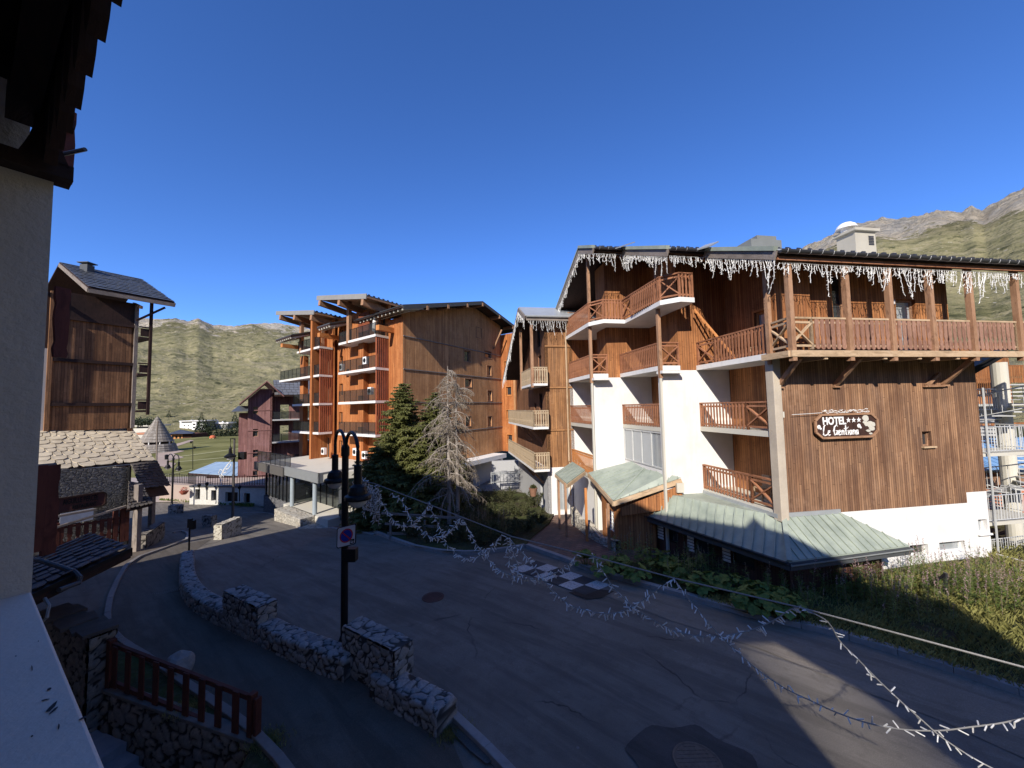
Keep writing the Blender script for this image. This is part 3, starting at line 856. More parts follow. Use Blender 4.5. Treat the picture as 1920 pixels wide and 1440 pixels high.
def seams(mb, poly, dirv, sp=.45, h=.035, w=.03):
    """raised standing seams across a roof polygon"""
    poly = [V(p) for p in poly]; dirv = V(dirv).normalized()
    n = V((0, 0, 0))
    for i in range(len(poly)): n += poly[i].cross(poly[(i + 1) % len(poly)])
    n.normalize()
    if n.z < 0: n = -n
    dirv = (dirv - n * dirv.dot(n)).normalized(); ac = n.cross(dirv)
    cs = [p.dot(ac) for p in poly]; k = math.ceil(min(cs) / sp + .2)
    while k * sp < max(cs) - .02:
        c = k * sp; hits = []
        for i in range(len(poly)):
            a, b = poly[i], poly[(i + 1) % len(poly)]; ca, cb = a.dot(ac) - c, b.dot(ac) - c
            if (ca > 0) != (cb > 0): hits.append(a.lerp(b, ca / (ca - cb)))
        hits.sort(key=lambda p: p.dot(dirv))
        for a, b in zip(hits[::2], hits[1::2]):
            if (b - a).length > .05: mb.beam(a + n * h / 2, b + n * h / 2, w, h, up=n)
        k += 1

def tiles(mb, A, B, C, D, rows, cols, th=.03, jit=.3, gap=.02, lift=.05, ov=.35, rag=.25, mis=1):
    """overlapping slabs on a quad: A->B along the eave, D->C along the ridge"""
    A, B, C, D = map(V, (A, B, C, D))
    n = (B - A).cross(D - A).normalized()
    if n.z < 0: n = -n
    for r in range(rows):
        v0 = r / rows; v1 = min(1, (r + 1 + ov) / rows)
        u = -rnd.random() / cols
        while u < 1:
            w = (1 / cols) * rnd.uniform(1 - jit, 1 + jit)
            u0, u1 = max(0, u), min(1, u + w); u += w
            if u1 - u0 < .15 / cols: continue
            f = lambda a, b: A.lerp(B, a).lerp(D.lerp(C, a), b)
            g0 = gap / max(.01, (B - A).length)
            a = u0 + g0; b = u1 - g0; dv = rag / rows
            lz = lift * rnd.uniform(.7, 1.3)
            m_ = (a + b) / 2
            lo = [f(a, v0 + dv * rnd.random()), f(a * .72 + b * .28, v0 - dv * .35 * rnd.random()), f(a * .25 + b * .75, v0 - dv * .35 * rnd.random()), f(b, v0 + dv * rnd.random())]
            hi = [f(b, v1), f(a, v1)]
            pl = [p + n * (lz + .012) for p in lo] + [p + n * .012 for p in hi]
            mb.prism([p - n * 0 for p in pl], n * th, mi=rnd.randrange(mis))

def balcony_slab(parent, poly, z, th, mat, name='balcony'):
    mb = MB(); mb.prism([V((p[0], p[1], z)) for p in poly], V((0, 0, th)))
    return mb.build(name, mat, parent)

# ================================================================ HOTEL
HR = V((.987, .16, 0)).normalized(); HL = V((-.16, .987, 0)).normalized(); HO = V((8.8, 12.4, 0))
def h(u, v, z=0.0):
    p = HO + HR * u + HL * v; return V((p.x, p.y, z))
hotel = thing('hotel_building', 'white and brown timber hotel with stepped balconies, hung with icicle lights under its wide roof', 'hotel', h(3, 4, 0))
def zr(v): return 10.775 + .414 * (v + .49) if v <= 8.77 else 14.6 - .45 * (v - 8.77)
FZ = [2.1, 4.8, 7.5, 10.2]          # slab undersides

# right (sign) facade
mb = MB()
wallgrid(mb, h(.42, .8), HR, 7.78, 2.14, 7.5, -HL, [(6.0, 6.42, 4.28, 4.82)], .2)
wallgrid(mb, h(8.2, .8), HR, .94, 2.52, 7.5, -HL)
mb.build('wood_wall', W_SIGNW, hotel)
mb = MB(); wallgrid(mb, h(.42, .8), HR, 7.7, 7.5, 11.2, -HL, [(2.55, 3.1, 8.9, 10.6), (5.3, 6.2, 7.7, 9.75)], .2)
mb.build('gallery_wall', W_HOTEL, hotel)
mb = MB()
wallgrid(mb, h(.42, .8), HR, 8.72, -1.2, 2.14, -HL, [(5.05, 5.85, .42, .80), (6.35, 7.5, .42, .80), (8.2, 8.62, 1.0, 1.5)], .22)
mb.face([h(8.2, .8, 2.14), h(9.14, .8, 2.14), h(9.14, .8, 2.52), h(8.2, .8, 2.52)])
mb.face([h(9.14, .8, -1.2), h(9.14, 8, -1.2), h(9.14, 8, 2.52), h(9.14, .8, 2.52)])
mb.build('white_wall', P_WHITE, hotel)
mb = MB(); mb.face([h(9.14, .8, 2.52), h(9.14, 8, 2.52), h(9.14, 8, 7.5), h(9.14, .8, 7.5)]); mb.face([h(8.12, .8, 7.5), h(8.12, 8, 7.5), h(8.12, 8, 13.6), h(8.12, .8, 11.2)])
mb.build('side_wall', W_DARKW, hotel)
window(hotel, h(.42, .8), HR, -HL, 6.0, 6.42, 4.28, 4.82, W_BEAM, M_GLASS, .17, .05, sill=W_PALE)
window(hotel, h(.42, .8), HR, -HL, 5.05, 5.85, .42, .80, M_WHITEP, M_GLASS, .18, .04)
window(hotel, h(.42, .8), HR, -HL, 6.35, 7.5, .42, .80, M_WHITEP, M_GLASSW, .18, .04)
window(hotel, h(.42, .8), HR, -HL, 8.2, 8.62, 1.0, 1.5, M_WHITEP, M_GLASSW, .18, .04, sill=M_WHITEP)
window(hotel, h(.42, .8), HR, -HL, 2.55, 3.1, 8.9, 10.6, W_BEAM, M_GLASS, .17, .06)
window(hotel, h(.42, .8), HR, -HL, 5.3, 6.2, 7.7, 9.75, W_BEAM, M_GLASSW, .17, .08, name='door')

# loggia bays: white cross walls, wooden inner walls
def hwall(u0, v0, u1, v1, z0, z1, mat, name, ops=(), topf=None, nrm=None, back=.2):
    a, b = h(u0, v0), h(u1, v1); d = (b - a); L = d.length; d /= L
    m_ = MB(); wallgrid(m_, a, d, L, z0, z1, nrm, ops, .16, back, topf)
    return m_.build(name, mat, hotel)
hwall(-1.54, 4.74, 1.82, 4.74, -1.2, 7.5, P_WHITE, 'white_wall', nrm=-HL)
hwall(-3.2, 8.65, .2, 8.65, -1.2, 7.5, P_WHITE, 'white_wall', nrm=-HL)
hwall(-3.2, 12.5, -1.2, 12.5, -1.2, 7.5, P_WHITE, 'white_wall', nrm=-HL)
hwall(-3.2, 12.5, -3.2, 12.9, -1.2, 10.9, W_ANNEX, 'corner_wall', nrm=-HR)
hwall(-3.2, 12.9, -3.2, 14.6, -1.2, 10.9, W_ANNEX, 'corner_wall', nrm=-HR)
for (u, v0, v1) in ((1.82, .8, 4.73), (.2, 4.95, 8.64), (-1.45, 8.86, 12.49)):
    doors = []
    for zb in FZ[:2]: doors.append((.75, 1.75, zb + .25, zb + 2.25))
    hwall(u, v0, u, v1, 2.1, 7.5, W_HOTEL, 'loggia_wall', doors, nrm=-HR)
    for q in doors:
        window(hotel, h(u, v0), HL, -HR, *q, W_BEAM, M_GLASSW, .14, .09, name='balcony_door', mull=1)
# level three and four wooden walls
hwall(1.82, .8, 1.82, 4.74, 7.5, 11, W_HOTEL, 'upper_wall', [(1.2, 2.3, 7.72, 9.7)], topf=lambda s: zr(.8 + s) - .25, nrm=-HR)
window(hotel, h(1.82, .8), HL, -HR, 1.2, 2.3, 7.72, 9.7, W_ORBEAM, M_GLASSW, .14, .1, name='balcony_door', mull=1, trim=.09)
hwall(.42, .8, 1.82, .8, 7.5, 11.2, W_HOTEL, 'upper_wall', nrm=HL)
hwall(-.62, 4.74, 1.82, 4.74, 7.5, 12.7, W_HOTEL, 'upper_wall', nrm=-HL)
hwall(-.62, 4.95, -.62, 6.0, 7.5, 12.7, W_HOTEL, 'upper_wall', [], nrm=-HR)
hwall(-.62, 6.0, .2, 6.0, 7.5, 12.7, W_HOTEL, 'upper_wall', nrm=-HL)
hwall(.2, 6.21, .2, 8.64, 7.5, 13.6, W_HOTEL, 'upper_wall', [(.7, 1.6, 7.72, 9.7), (.7, 1.6, 10.45, 12.2)], nrm=-HR)
for q in ((.7, 1.6, 7.72, 9.7), (.7, 1.6, 10.45, 12.2)):
    window(hotel, h(.2, 6.21), HL, -HR, *q, W_BEAM, M_GLASSW, .14, .1, name='balcony_door', mull=1)
hwall(-2.3, 8.65, .2, 8.65, 7.5, 14.2, W_HOTEL, 'upper_wall', nrm=-HL)
hwall(-2.3, 8.86, -2.3, 9.8, 7.5, 13.8, W_HOTEL, 'upper_wall', nrm=-HR)
hwall(-2.3, 9.8, -1.45, 9.8, 7.5, 13.8, W_HOTEL, 'upper_wall', nrm=-HL)
hwall(-1.45, 10.01, -1.45, 12.49, 7.5, 12.6, W_HOTEL, 'upper_wall', [(.5, 1.3, 7.72, 9.7), (.5, 1.3, 10.45, 12.1)], nrm=-HR)
for q in ((.5, 1.3, 7.72, 9.7), (.5, 1.3, 10.45, 12.1)):
    window(hotel, h(-1.45, 10.01), HL, -HR, *q, W_BEAM, M_GLASS, .14, .08, name='balcony_door')
hwall(-3.2, 12.5, -1.2, 12.5, 7.5, 12.0, W_HOTEL, 'upper_wall', nrm=-HL)
# inner core keeps light from passing through
mb = MB(); mb.prism([h(2.1, 1.1, -1), h(7.9, 1.1, -1), h(7.9, 11.8, -1), h(-1.1, 11.8, -1), h(-1.1, 9.1, -1), (h(.45, 9.1, -1)), h(.45, 5.2, -1), h(2.1, 5.2, -1)], (0, 0, 11.9)); mb.build('inner_core', W_DARKW, hotel)

# slabs
def hslab(pts, z, th=.2, mat=P_WHITE): return balcony_slab(hotel, [h(*p) for p in pts], z, th, mat)
b01 = hslab([(.25, .81), (1.81, .81), (1.81, 4.73), (.25, 4.73)], 2.1, .2, P_CREAM)
b02 = hslab([(.25, .81), (1.81, .81), (1.81, 4.73), (.25, 4.73)], 4.8, .2, P_CREAM)
b03 = hslab([(.2, .81), (1.81, .81), (1.81, 4.73), (.2, 4.73)], 7.5, .2)
b11 = hslab([(-1.54, 4.95), (.19, 4.95), (.19, 8.64), (-1.54, 8.64)], 4.8, .2, P_CREAM)
b13 = hslab([(-1.6, 4.65), (-.63, 4.65), (-.63, 5.99), (.19, 5.99), (.19, 8.64), (-1.6, 8.64)], 7.5)
b21 = hslab([(-3.2, 8.86), (-1.46, 8.86), (-1.46, 12.49), (-3.2, 12.49)], 2.1, .2, P_CREAM)
b22 = hslab([(-3.2, 8.86), (-1.46, 8.86), (-1.46, 12.49), (-3.2, 12.49)], 4.8, .2, P_CREAM)
b23 = hslab([(-3.26, 8.55), (-2.31, 8.55), (-2.31, 9.79), (-1.46, 9.79), (-1.46, 12.49), (-3.26, 12.49)], 7.5)
zig = [(-3.42, 12.4), (-3.42, 8.3), (-2.9, 7.5), (-1.75, 7.55), (-1.85, 4.0), (-1.3, 3.4), (-.62, 3.45)]
b4 = hslab(zig + [(-.62, 4.7), (-.64, 5.98), (.18, 5.98), (.18, 8.6), (-2.32, 8.6), (-2.32, 9.78), (-1.47, 9.78), (-1.47, 12.4)], 10.2)
# railings
railing(hotel, [h(.3, .95), h(.3, 2.0), h(.3, 4.68)], 2.3, xpan=(0,), step=.18, pw=.08)
railing(hotel, [h(.3, .95), h(.3, 2.0), h(.3, 4.68)], 5.0, xpan=(0,), step=.18, pw=.08)
railing(hotel, [h(.3, .95), h(.3, 3.6), h(.3, 4.68)], 7.7, xpan=(1,), step=.165, pw=.085)
railing(hotel, [h(-1.5, 4.98), h(-1.5, 8.6)], 5.0, step=.165, pw=.085)
railing(hotel, [h(-.68, 4.7), h(-1.54, 4.7), h(-1.54, 8.6)], 7.7, xpan=(0,), step=.165, pw=.085)
railing(hotel, [h(-3.15, 8.9), h(-3.15, 12.45)], 2.3, step=.17, pw=.08, m=W_ORBEAM)
railing(hotel, [h(-3.15, 8.9), h(-3.15, 12.45)], 5.0, step=.155, pw=.075)
railing(hotel, [h(-2.35, 8.62), h(-3.2, 8.62), h(-3.2, 12.45)], 7.7, xpan=(0,), step=.165, pw=.085)
zr_ = [h(-3.37, 12.3), h(-3.37, 8.33), h(-2.88, 7.58), h(-1.8, 7.6), h(-1.83, 6.6), h(-1.8, 4.5), h(-1.8, 4.05), h(-1.27, 3.48), h(-.68, 3.5)]
railing(hotel, zr_, 10.4, xpan=(1, 3, 6), step=.165, pw=.085)
# gallery along the sign facade
gal = hslab([(.05, -.25), (12.6, -.25), (12.6, .78), (.05, .78)], 7.55, .10, W_GREYT)
mb = MB(); mb.beam(h(.0, -.27, 7.53), h(12.6, -.27, 7.53), .16, .2); mb.beam(h(.0, -.27, 7.53), h(.0, .8, 7.53), .14, .2); mb.build('floor_beam', W_PALE, gal)
GU = [.12, 2.28, 3.98, 5.68, 7.4]
pts = [h(.3, .8), h(.12, -.2), h(.9, -.2), h(2.28, -.2), h(3.98, -.2), h(5.68, -.2), h(7.4, -.2), h(9.4, -.2), h(12.4, -.2)]
railing(hotel, pts, 7.68, xpan=(0, 1), step=.2, pw=.15, pm=W_PALE, m=W_GPLANK)
mb = MB()
for i, u in enumerate(GU + [9.5]):
    pm = MB(); pm.beam(h(u, -.25, 7.3), h(u, -.25, 10.78), .15, .16, up=-HL); pm.build('post', W_BEAM, hotel)
for i, u in enumerate((.5, 2.8, 7.55)):
    bm_ = MB(); bm_.beam(h(u, .78, 6.55), h(u, -.12, 7.42), .12, .14); bm_.beam(h(u - .1, .74, 6.5), h(u + .18, .74, 6.5), .09, .05); bm_.build('corner_brace', W_BEAM, hotel)
bm_ = MB(); bm_.beam(h(6.6, .74, 6.48), h(7.5, .74, 6.48), .1, .06); bm_.beam(h(6.7, .72, 6.5), h(7.3, .70, 6.95), .08, .1); bm_.build('corner_brace', W_BEAM, hotel)
for u in (1.3, 3.6, 5.0, 6.6): 
    bm_ = MB(); bm_.beam(h(u, -.3, 7.42), h(u, .78, 7.42), .12, .14); bm_.build('floor_joist', W_PALE, gal)
# tall posts of the stepped side
for (u, v, z0) in ((.22, .72, 7.3), (-1.6, 4.62, 7.15), (-3.26, 8.55, 7.2)):
    pm = MB(); pm.beam(h(u, v, z0), h(u, v, zr(v) - .1), .14, .15, up=-HL); pm.build('post', W_BEAM, hotel)
pm = MB(); pm.box(h(.2, .64, 2.0), HR * .30, HL * .33, (0, 0, 5.5)); pm.build('stone_column', P_STONEP, hotel, bevel=.02)
for (u, v) in ((-1.66, 4.56), (-3.3, 8.48)):
    pm = MB(); pm.box(h(u, v, -.5), HR * .09, HL * .12, (0, 0, 7.9)); pm.build('corner_column', P_CREAM, hotel)
pm = MB(); pm.tube([h(-3.4, 12.75, .5), h(-3.4, 12.75, 10.4)], .06, 8); pm.tube([h(-3.35, 12.5, .5), h(-3.35, 12.5, 10.4)], .045, 8); pm.build('downpipe', W_PALE, hotel)
for (u, v) in ((-3.2, 8.2), (-1.6, 4.4)):
    pm = MB(); pm.box(h(u - .06, v - .05, 7.34), HR * .95, HL * .5, (0, 0, .12)); pm.build('ledge', P_WHITE, hotel)
# glazed lounge window of the middle bay, under its balcony
window(hotel, h(-1.5, 4.8), HL, -HR, .1, 3.8, 3.15, 4.78, M_GALV, M_GLASSW, .02, .06, mull=3)
hwall(-1.5, 4.8, -1.5, 8.64, -1, 3.15, P_WHITE, 'white_wall', nrm=-HR, back=.1)
hwall(-3.15, 8.86, -3.15, 12.49, -1, 2.1, P_WHITE, 'white_wall', nrm=-HR, back=.1)
hwall(.3, .98, .3, 4.73, -1, 2.1, P_WHITE, 'white_wall', nrm=-HR, back=.1)

# roof
roofp = [(-.48, -.49), (13, -.49), (13, 8.77), (-3.6, 8.77), (-3.6, 6.77), (-2.07, 6.77), (-2.07, 2.85), (-.48, 2.85)]
mb = MB()
mb.prism([h(u, v, zr(v)) for u, v in roofp], (0, 0, -.16)); mb.prism([h(-3.6, 8.78, 14.6), h(13, 8.78, 14.6), h(13, 14.2, zr(14.2)), h(-3.6, 14.2, zr(14.2))], (0, 0, -.16))
roof = mb.build('roof', W_DARK, hotel)
mb = MB(); mb.prism([h(u, v, zr(v) + .006) for u, v in roofp], (0, 0, .05)); mb.prism([h(-3.6, 8.78, 14.606), h(13, 8.78, 14.606), h(13, 14.2, zr(14.2)), h(-3.6, 14.2, zr(14.2))], (0, 0, .05))
mb.build('roof_covering', M_ZINC, roof)
# rake boards and gutters step by step
def rakeb(u, v0, v1):
    m_ = MB(); m_.beam(h(u - .03, v0, zr(v0) - .17), h(u - .03, v1, zr(v1) - .17), .06, .26); m_.build('rake_board', W_GREYT, roof)
    m_ = MB(); m_.beam(h(u - .04, v0 - .02, zr(v0) + .05), h(u - .04, v1, zr(v1) + .05), .16, .14); m_.build('rake_flashing', M_GREEN, roof)
for u, v0, v1 in ((-.48, -.49, 2.85), (-2.07, 2.85, 6.77), (-3.6, 6.77, 8.77)): rakeb(u, v0, v1)
m_ = MB(); m_.beam(h(-3.63, 8.77, 14.45), h(-3.63, 14.2, zr(14.2) - .15), .06, .22); m_.build('rake_board', W_GREYT, roof)
m_ = MB(); m_.beam(h(-3.64, 8.77, 14.64), h(-3.64, 14.2, zr(14.2) + .04), .12, .1); m_.build('rake_flashing', M_GREEN, roof)
def gutter(parent, a, b, r=.085, drop=.02, clips=.55, mat=None):
    a, b = V(a), V(b); d = (b - a); L = d.length; d /= L; n = V((d.y, -d.x, 0))
    if n.dot(V((0, 0, CAMZ)) - a) < 0: n = -n
    mb = MB(); k = 8; prof = []
    for i in range(k + 1):
        t = math.pi * i / k; prof.append(n * (r * math.cos(t)) + V((0, 0, -r * math.sin(t) - drop)) + n * r)
    for i in range(k):
        mb.face([a + prof[i], b + prof[i], b + prof[i + 1], a + prof[i + 1]])
        s_ = .88; mb.face([a + prof[i + 1] + V((0, 0, .006)), b + prof[i + 1] + V((0, 0, .006)), b + prof[i] + V((0, 0, .006)), a + prof[i] + V((0, 0, .006))])
    mb.face([a + p for p in prof]); mb.face([b + p for p in prof][::-1])
    if clips:
        s = clips / 2
        while s < L:
            q = [a + d * s + p * 1.06 for p in prof]
            mb.tube([q[0] + V((0, 0, .02))] + q[0::2], .008, 4, mi=1)
            s += clips
    return mb.build('gutter', [mat or M_GUTTER, M_GALV], parent)
gutter(roof, h(-.45, -.5, 10.74), h(13, -.5, 10.74), .09, .0, .42)
gutter(roof, h(-2.05, 2.83, zr(2.85) - .03), h(-.5, 2.83, zr(2.85) - .03), .08, 0, .45)
gutter(roof, h(-3.58, 6.75, zr(6.77) - .03), h(-2.1, 6.75, zr(6.77) - .03), .08, 0, .45)
m_ = MB(); m_.beam(h(-.4, -.42, 10.56), h(13, -.42, 10.56), .05, .12); m_.build('eave_board', W_RAIL, roof)
# snow guards in rows above the eaves
for (u0, u1, v) in ((-.3, 12.8, -.25), (-1.95, -.6, 3.1), (-3.5, -2.2, 7.0)):
    for r_ in range(2):
        u = u0; vv = v + r_ * .35; m_ = MB(); m_.beam(h(u0, vv, zr(vv) + .075), h(u1, vv, zr(vv) + .075), .02, .02)
        while u < u1: m_.box(h(u, vv, zr(vv) + .05), HR * .14, HL * .03, (0, 0, .09)); u += .42
        m_.build('snow_guard', M_GUTTER, roof)
# slanted sheet deflectors at the steps
for (u, v) in ((-.5, 2.9), (-2.1, 6.8)):
    m_ = MB(); a = h(u - .35, v - .5, zr(v) - .12); b = h(u + .55, v + .2, zr(v) + .40)
    m_.beam(a, b, .5, .05, up=(0, 0, 1)); m_.build('snow_deflector', M_ZINC, roof)
# purlins and rafters
m_ = MB()
for v in (.6, 3.4, 6.2, 8.4): m_.beam(h(-.3 if v < 3 else (-1.9 if v < 6.5 else -3.4), v, zr(v) - .3), h(8, v, zr(v) - .3), .2, .24)
m_.build('purlins', W_BEAM, roof)
m_ = MB(); u = 0
while u < 12.6:
    m_.beam(h(u, -.42, zr(-.42) - .24), h(u, .9, zr(.9) - .24), .09, .14); u += .62
m_.build('rafters', W_DARK, roof)
# chimney and roof vent
ch = MB(); c0_ = V((15.86, 17.2, 0)); ch.box(c0_ + V((0, 0, 11)), HR * 1.12, HL * .85, (0, 0, 2.78)); P_CHIM = plaster('grey_beige_render', (.44, .41, .34), (.33, .31, .26), .5); chim = ch.build('chimney', P_CHIM, hotel)
ch = MB(); ch.box(c0_ - HR * .12 - HL * .12 + V((0, 0, 13.78)), HR * 1.36, HL * 1.09, (0, 0, .12)); ch.build('chimney_slab', P_CHIM, chim)
ch = MB(); cc = c0_ + HR * .12 + HL * .45
ch.lathe(cc + V((0, 0, 13.9)), [(.22, 0), (.22, .2), (.42, .17), (.41, .2), (.35, .33), (.23, .43), (.1, .48), (.001, .49)], 24); ch.build('dome_cap', M_WHITEP, chim, smooth=False)
ch = MB()
for i in range(6): ch.box(c0_ + HR * .72 - HL * .02 + V((0, 0, 13.15 + i * .075)), HR * .28, HL * .02, (0, 0, .045))
ch.build('louvre', M_GUTTER, chim)
ch = MB(); vc = atY(1437, 452, 16.3); ch.box(vc - HR * .75 - V((0, 0, .3)), HR * 1.5, HL * .8, (0, 0, .38)); ch.box(vc - HR * .45 + V((0, 0, .08)), HR * .95, HL * .6, (0, 0, .16)); ch.build('roof_vent', plain('dull_vent_metal', (.20, .21, .20), .6, .2, 3, .2, 0), hotel)
# small white notices on the gallery wall, lamp box
for (px, py) in ((1506, 562), (1670, 570)):
    p = atP(px, py, h(0, .78), HL); m_ = MB(); m_.box(p, HR * .18, -HL * .02, (0, 0, .16)); m_.build('notice_plate', M_WHITEP, hotel)
p = atP(1459, 783, h(0, .8), HL); m_ = MB(); m_.box(p, HR * .16, -HL * .1, (0, 0, .2)); m_.tube([p + HR * .08, p + HR * .08 + V((0, 0, -.85))], .02, 5); m_.build('junction_box', P_CREAM, hotel)

# lower canopies
EC = (-.56, -.31); 
cw = [h(.42, .78, 2.12), h(2.6, .78, 2.12), h(3.85, -.35, 1.28), h(-.62, -.4, 1.16)]
can = MB(); can.prism(cw, (0, 0, .05))
can.f, can.v, can.uv, can.mi = can.f, can.v, can.uv, can.mi
canopy = can.build('canopy_roof', M_GREEN, hotel)
m_ = MB(); seams(m_, [p + V((0, 0, .05)) for p in cw], HL * 1.13 + V((0, 0, .9)), .28); 
m_.build('roof_seams', M_GREEN, canopy); m_ = MB()
CL = [h(.42, .78, 2.12), h(-.62, -.4, 1.16), V((5.35, 17.9, 1.18)), V((6.6, 17.6, 1.95)), h(-1.45, 4.7, 2.05), h(.25, 4.7, 2.08)]
CL2 = [h(.42, .78, 2.12), h(-.62, -.4, 1.16), V((5.35, 18.1, 1.16)), h(-1.3, 4.74, 2.1), h(.28, 4.74, 2.1)]
sl_ = MB(); sl_.face(CL2[:2] + [CL2[2]] ); sl_.face([CL2[0], CL2[2], CL2[3]]); sl_.face([CL2[0], CL2[3], CL2[4]])
sl_.f = [f[::-1] for f in sl_.f]; sl_.uv = [u[::-1] for u in sl_.uv]
sl_.face([p - V((0, 0, .05)) for p in CL2[:3]]); sl_.face([p - V((0, 0, .05)) for p in (CL2[0], CL2[2], CL2[3])])
sl_.build('canopy_roof', M_GREEN, hotel)
seams(m_, [CL2[0], CL2[1], CL2[2], CL2[3]], CL2[4] - (CL2[1].lerp(CL2[2], .55)), .33)
m_.beam(CL2[0] + V((0, 0, .06)), CL2[1] + V((0, 0, .06)), .14, .06)
m_.build('roof_seams', M_GREEN, canopy)
m_ = MB(); m_.beam(cw[3] - V((0, 0, .12)), cw[2] - V((0, 0, .12)), .08, .22); m_.beam(CL2[1] - V((0, 0, .12)), CL2[2] - V((0, 0, .12)), .08, .22); m_.build('canopy_fascia', M_DKGREY, canopy)
gutter(canopy, cw[3] - V((0, 0, .02)), cw[2] - V((0, 0, .02)), .07, 0, 0, M_ZINC)
gutter(canopy, CL2[1], CL2[2], .07, 0, 0)
m_ = MB(); m_.prism([cw[1] + V((0,0,-.02)), cw[2] + V((0,0,-.02)), h(3.5, .78, 1.28)], (0, 0, .05)); m_.build('canopy_hip', M_GREEN, canopy)
# flashing strip where canopy meets the wall
m_ = MB(); m_.beam(h(.42, .74, 2.2), h(2.6, .74, 2.2), .05, .14); m_.beam(h(.22, .8, 2.16), h(.22, 4.7, 2.16), .05, .14); m_.build('wall_flashing', M_ZINC, canopy)
# ground floor walls under the canopies (dark boards, shuttered windows)
g1 = h(-.1, .15); g2 = V((6.05, 17.6, 0)); gd = (g2 - g1); gL = gd.length; gd /= gL; gn = V((-gd.y, gd.x, 0))
if gn.dot(V((0, 0, 0)) - g1) < 0: gn = -gn
gw = MB(); ops = [(1.1, 1.9, .25, 1.0), (2.6, 3.4, .15, 1.05), (4.2, 4.9, .2, 1.05)]
wallgrid(gw, g1, gd, gL, -.8, 1.26, gn, ops, .12)
wallgrid(gw, h(-.1, .15), HR, 3.5, -.9, 1.22, -HL, [], .12)
wallgrid(gw, h(3.4, .15), HL, .6, -.9, 1.3, HR, [], .12)
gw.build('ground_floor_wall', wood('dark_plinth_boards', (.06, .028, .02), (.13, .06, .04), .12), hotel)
for q in ops: 
    f = window(hotel, g1, gd, gn, *q, W_DARK, M_GLASS, .1, .06)
    m_ = MB()
    for i in range(7): 
        o = g1 + gd * (q[1] + .04) + gn * .02; m_.box(V((o.x, o.y, q[2] + i * .12)), gd * .3, gn * .02, (0, 0, .085))
    m_.build('white_shutter', M_WHITEP, f)
m_ = MB(); o = atP(1180, 978, g1 + gn * .05, gn); m_.box(o - V((0, 0, .55)), gd * -.5, gn * .18, (0, 0, .6)); m_.build('meter_cabinet', P_GREY, hotel, bevel=.02)
# entrance roof: two green planes over the door
eA = V((3.9, 20.4, 2.52)); eB = V((6.1, 18.2, 3.02)); eC = V((4.3, 17.0, 1.86)); eD = V((7.2, 16.75, 2.85)); eW = V((5.95, 19.6, 3.18)); eE = V((6.7, 16.95, 2.98))
er = MB()
for tri in ((eA, eC, eB), (eC, eD, eE, eB), (eA, eB, eW)): 
    er.face(tri); er.face([p - V((0, 0, .07)) for p in reversed(tri)])
ero = er.build('entrance_roof', M_GREEN, hotel)
m_ = MB(); seams(m_, [eC, eD, eE, eB], (eB + eE) / 2 - (eC + eD) / 2, .32, .03); seams(m_, [eA, eC, eB], eB - (eA + eC) / 2, .32, .03); m_.beam(eC + V((0, 0, .03)), eB + V((0, 0, .03)), .1, .05); m_.build('roof_seams', M_GREEN, ero)
m_ = MB(); m_.beam(eC - V((0, 0, .13)), eD - V((0, 0, .13)), .07, .2); m_.beam(eA - V((0, 0, .13)), eC - V((0, 0, .13)), .07, .2); m_.build('entrance_fascia', W_PALE, ero)
m_ = MB(); m_.face([eC - V((-.3, 0, .3)), eD - V((0, 0, .3)), V((eD.x, eD.y, 1.6)), V((eC.x + .3, eC.y, 1.2))]); m_.build('entrance_gable', W_HOTEL, hotel)
m_ = MB(); m_.box(eD - V((.25, .1, .62)), (.3, 0, 0), (0, .2, 0), (0, 0, .4)); m_.build('corbel', P_CREAM, hotel)
# porch shed roof to the left of the entrance
s1, s2, s3, s4 = atY(1041, 889, 21.2), atY(1066, 877, 22.6), atY(1097, 883, 20.6), atY(1063, 908, 19.2); s2 = s1 + (s3 - s4)
er = MB(); er.prism([s1, s4, s3, s2], (0, 0, .06)); po = er.build('porch_roof', M_GREEN, hotel)
m_ = MB(); seams(m_, [p + V((0, 0, .06)) for p in (s1, s4, s3, s2)], s2 - s1, .3, .02); m_.build('roof_seams', M_GREEN, po)
m_ = MB(); m_.beam(s4 - V((0, 0, .1)), s3 - V((0, 0, .1)), .06, .18); m_.beam(s1 - V((0, 0, .08)), s4 - V((0, 0, .08)), .06, .14); m_.build('porch_fascia', W_PALE, po)
for (px, py, y, mt) in ((1060, 915, 19.4, W_BEAM), (1047, 905, 20.9, W_BEAM), (1098, 925, 18.6, W_ORBEAM), (1140, 955, 17.3, W_BEAM)):
    p = atY(px, py, y); m_ = MB(); m_.beam(V((p.x, p.y, g(p.x, p.y))), V((p.x, p.y, p.z + .25)), .11, .11, up=(0, 1, 0)); m_.build('porch_post', mt, hotel)
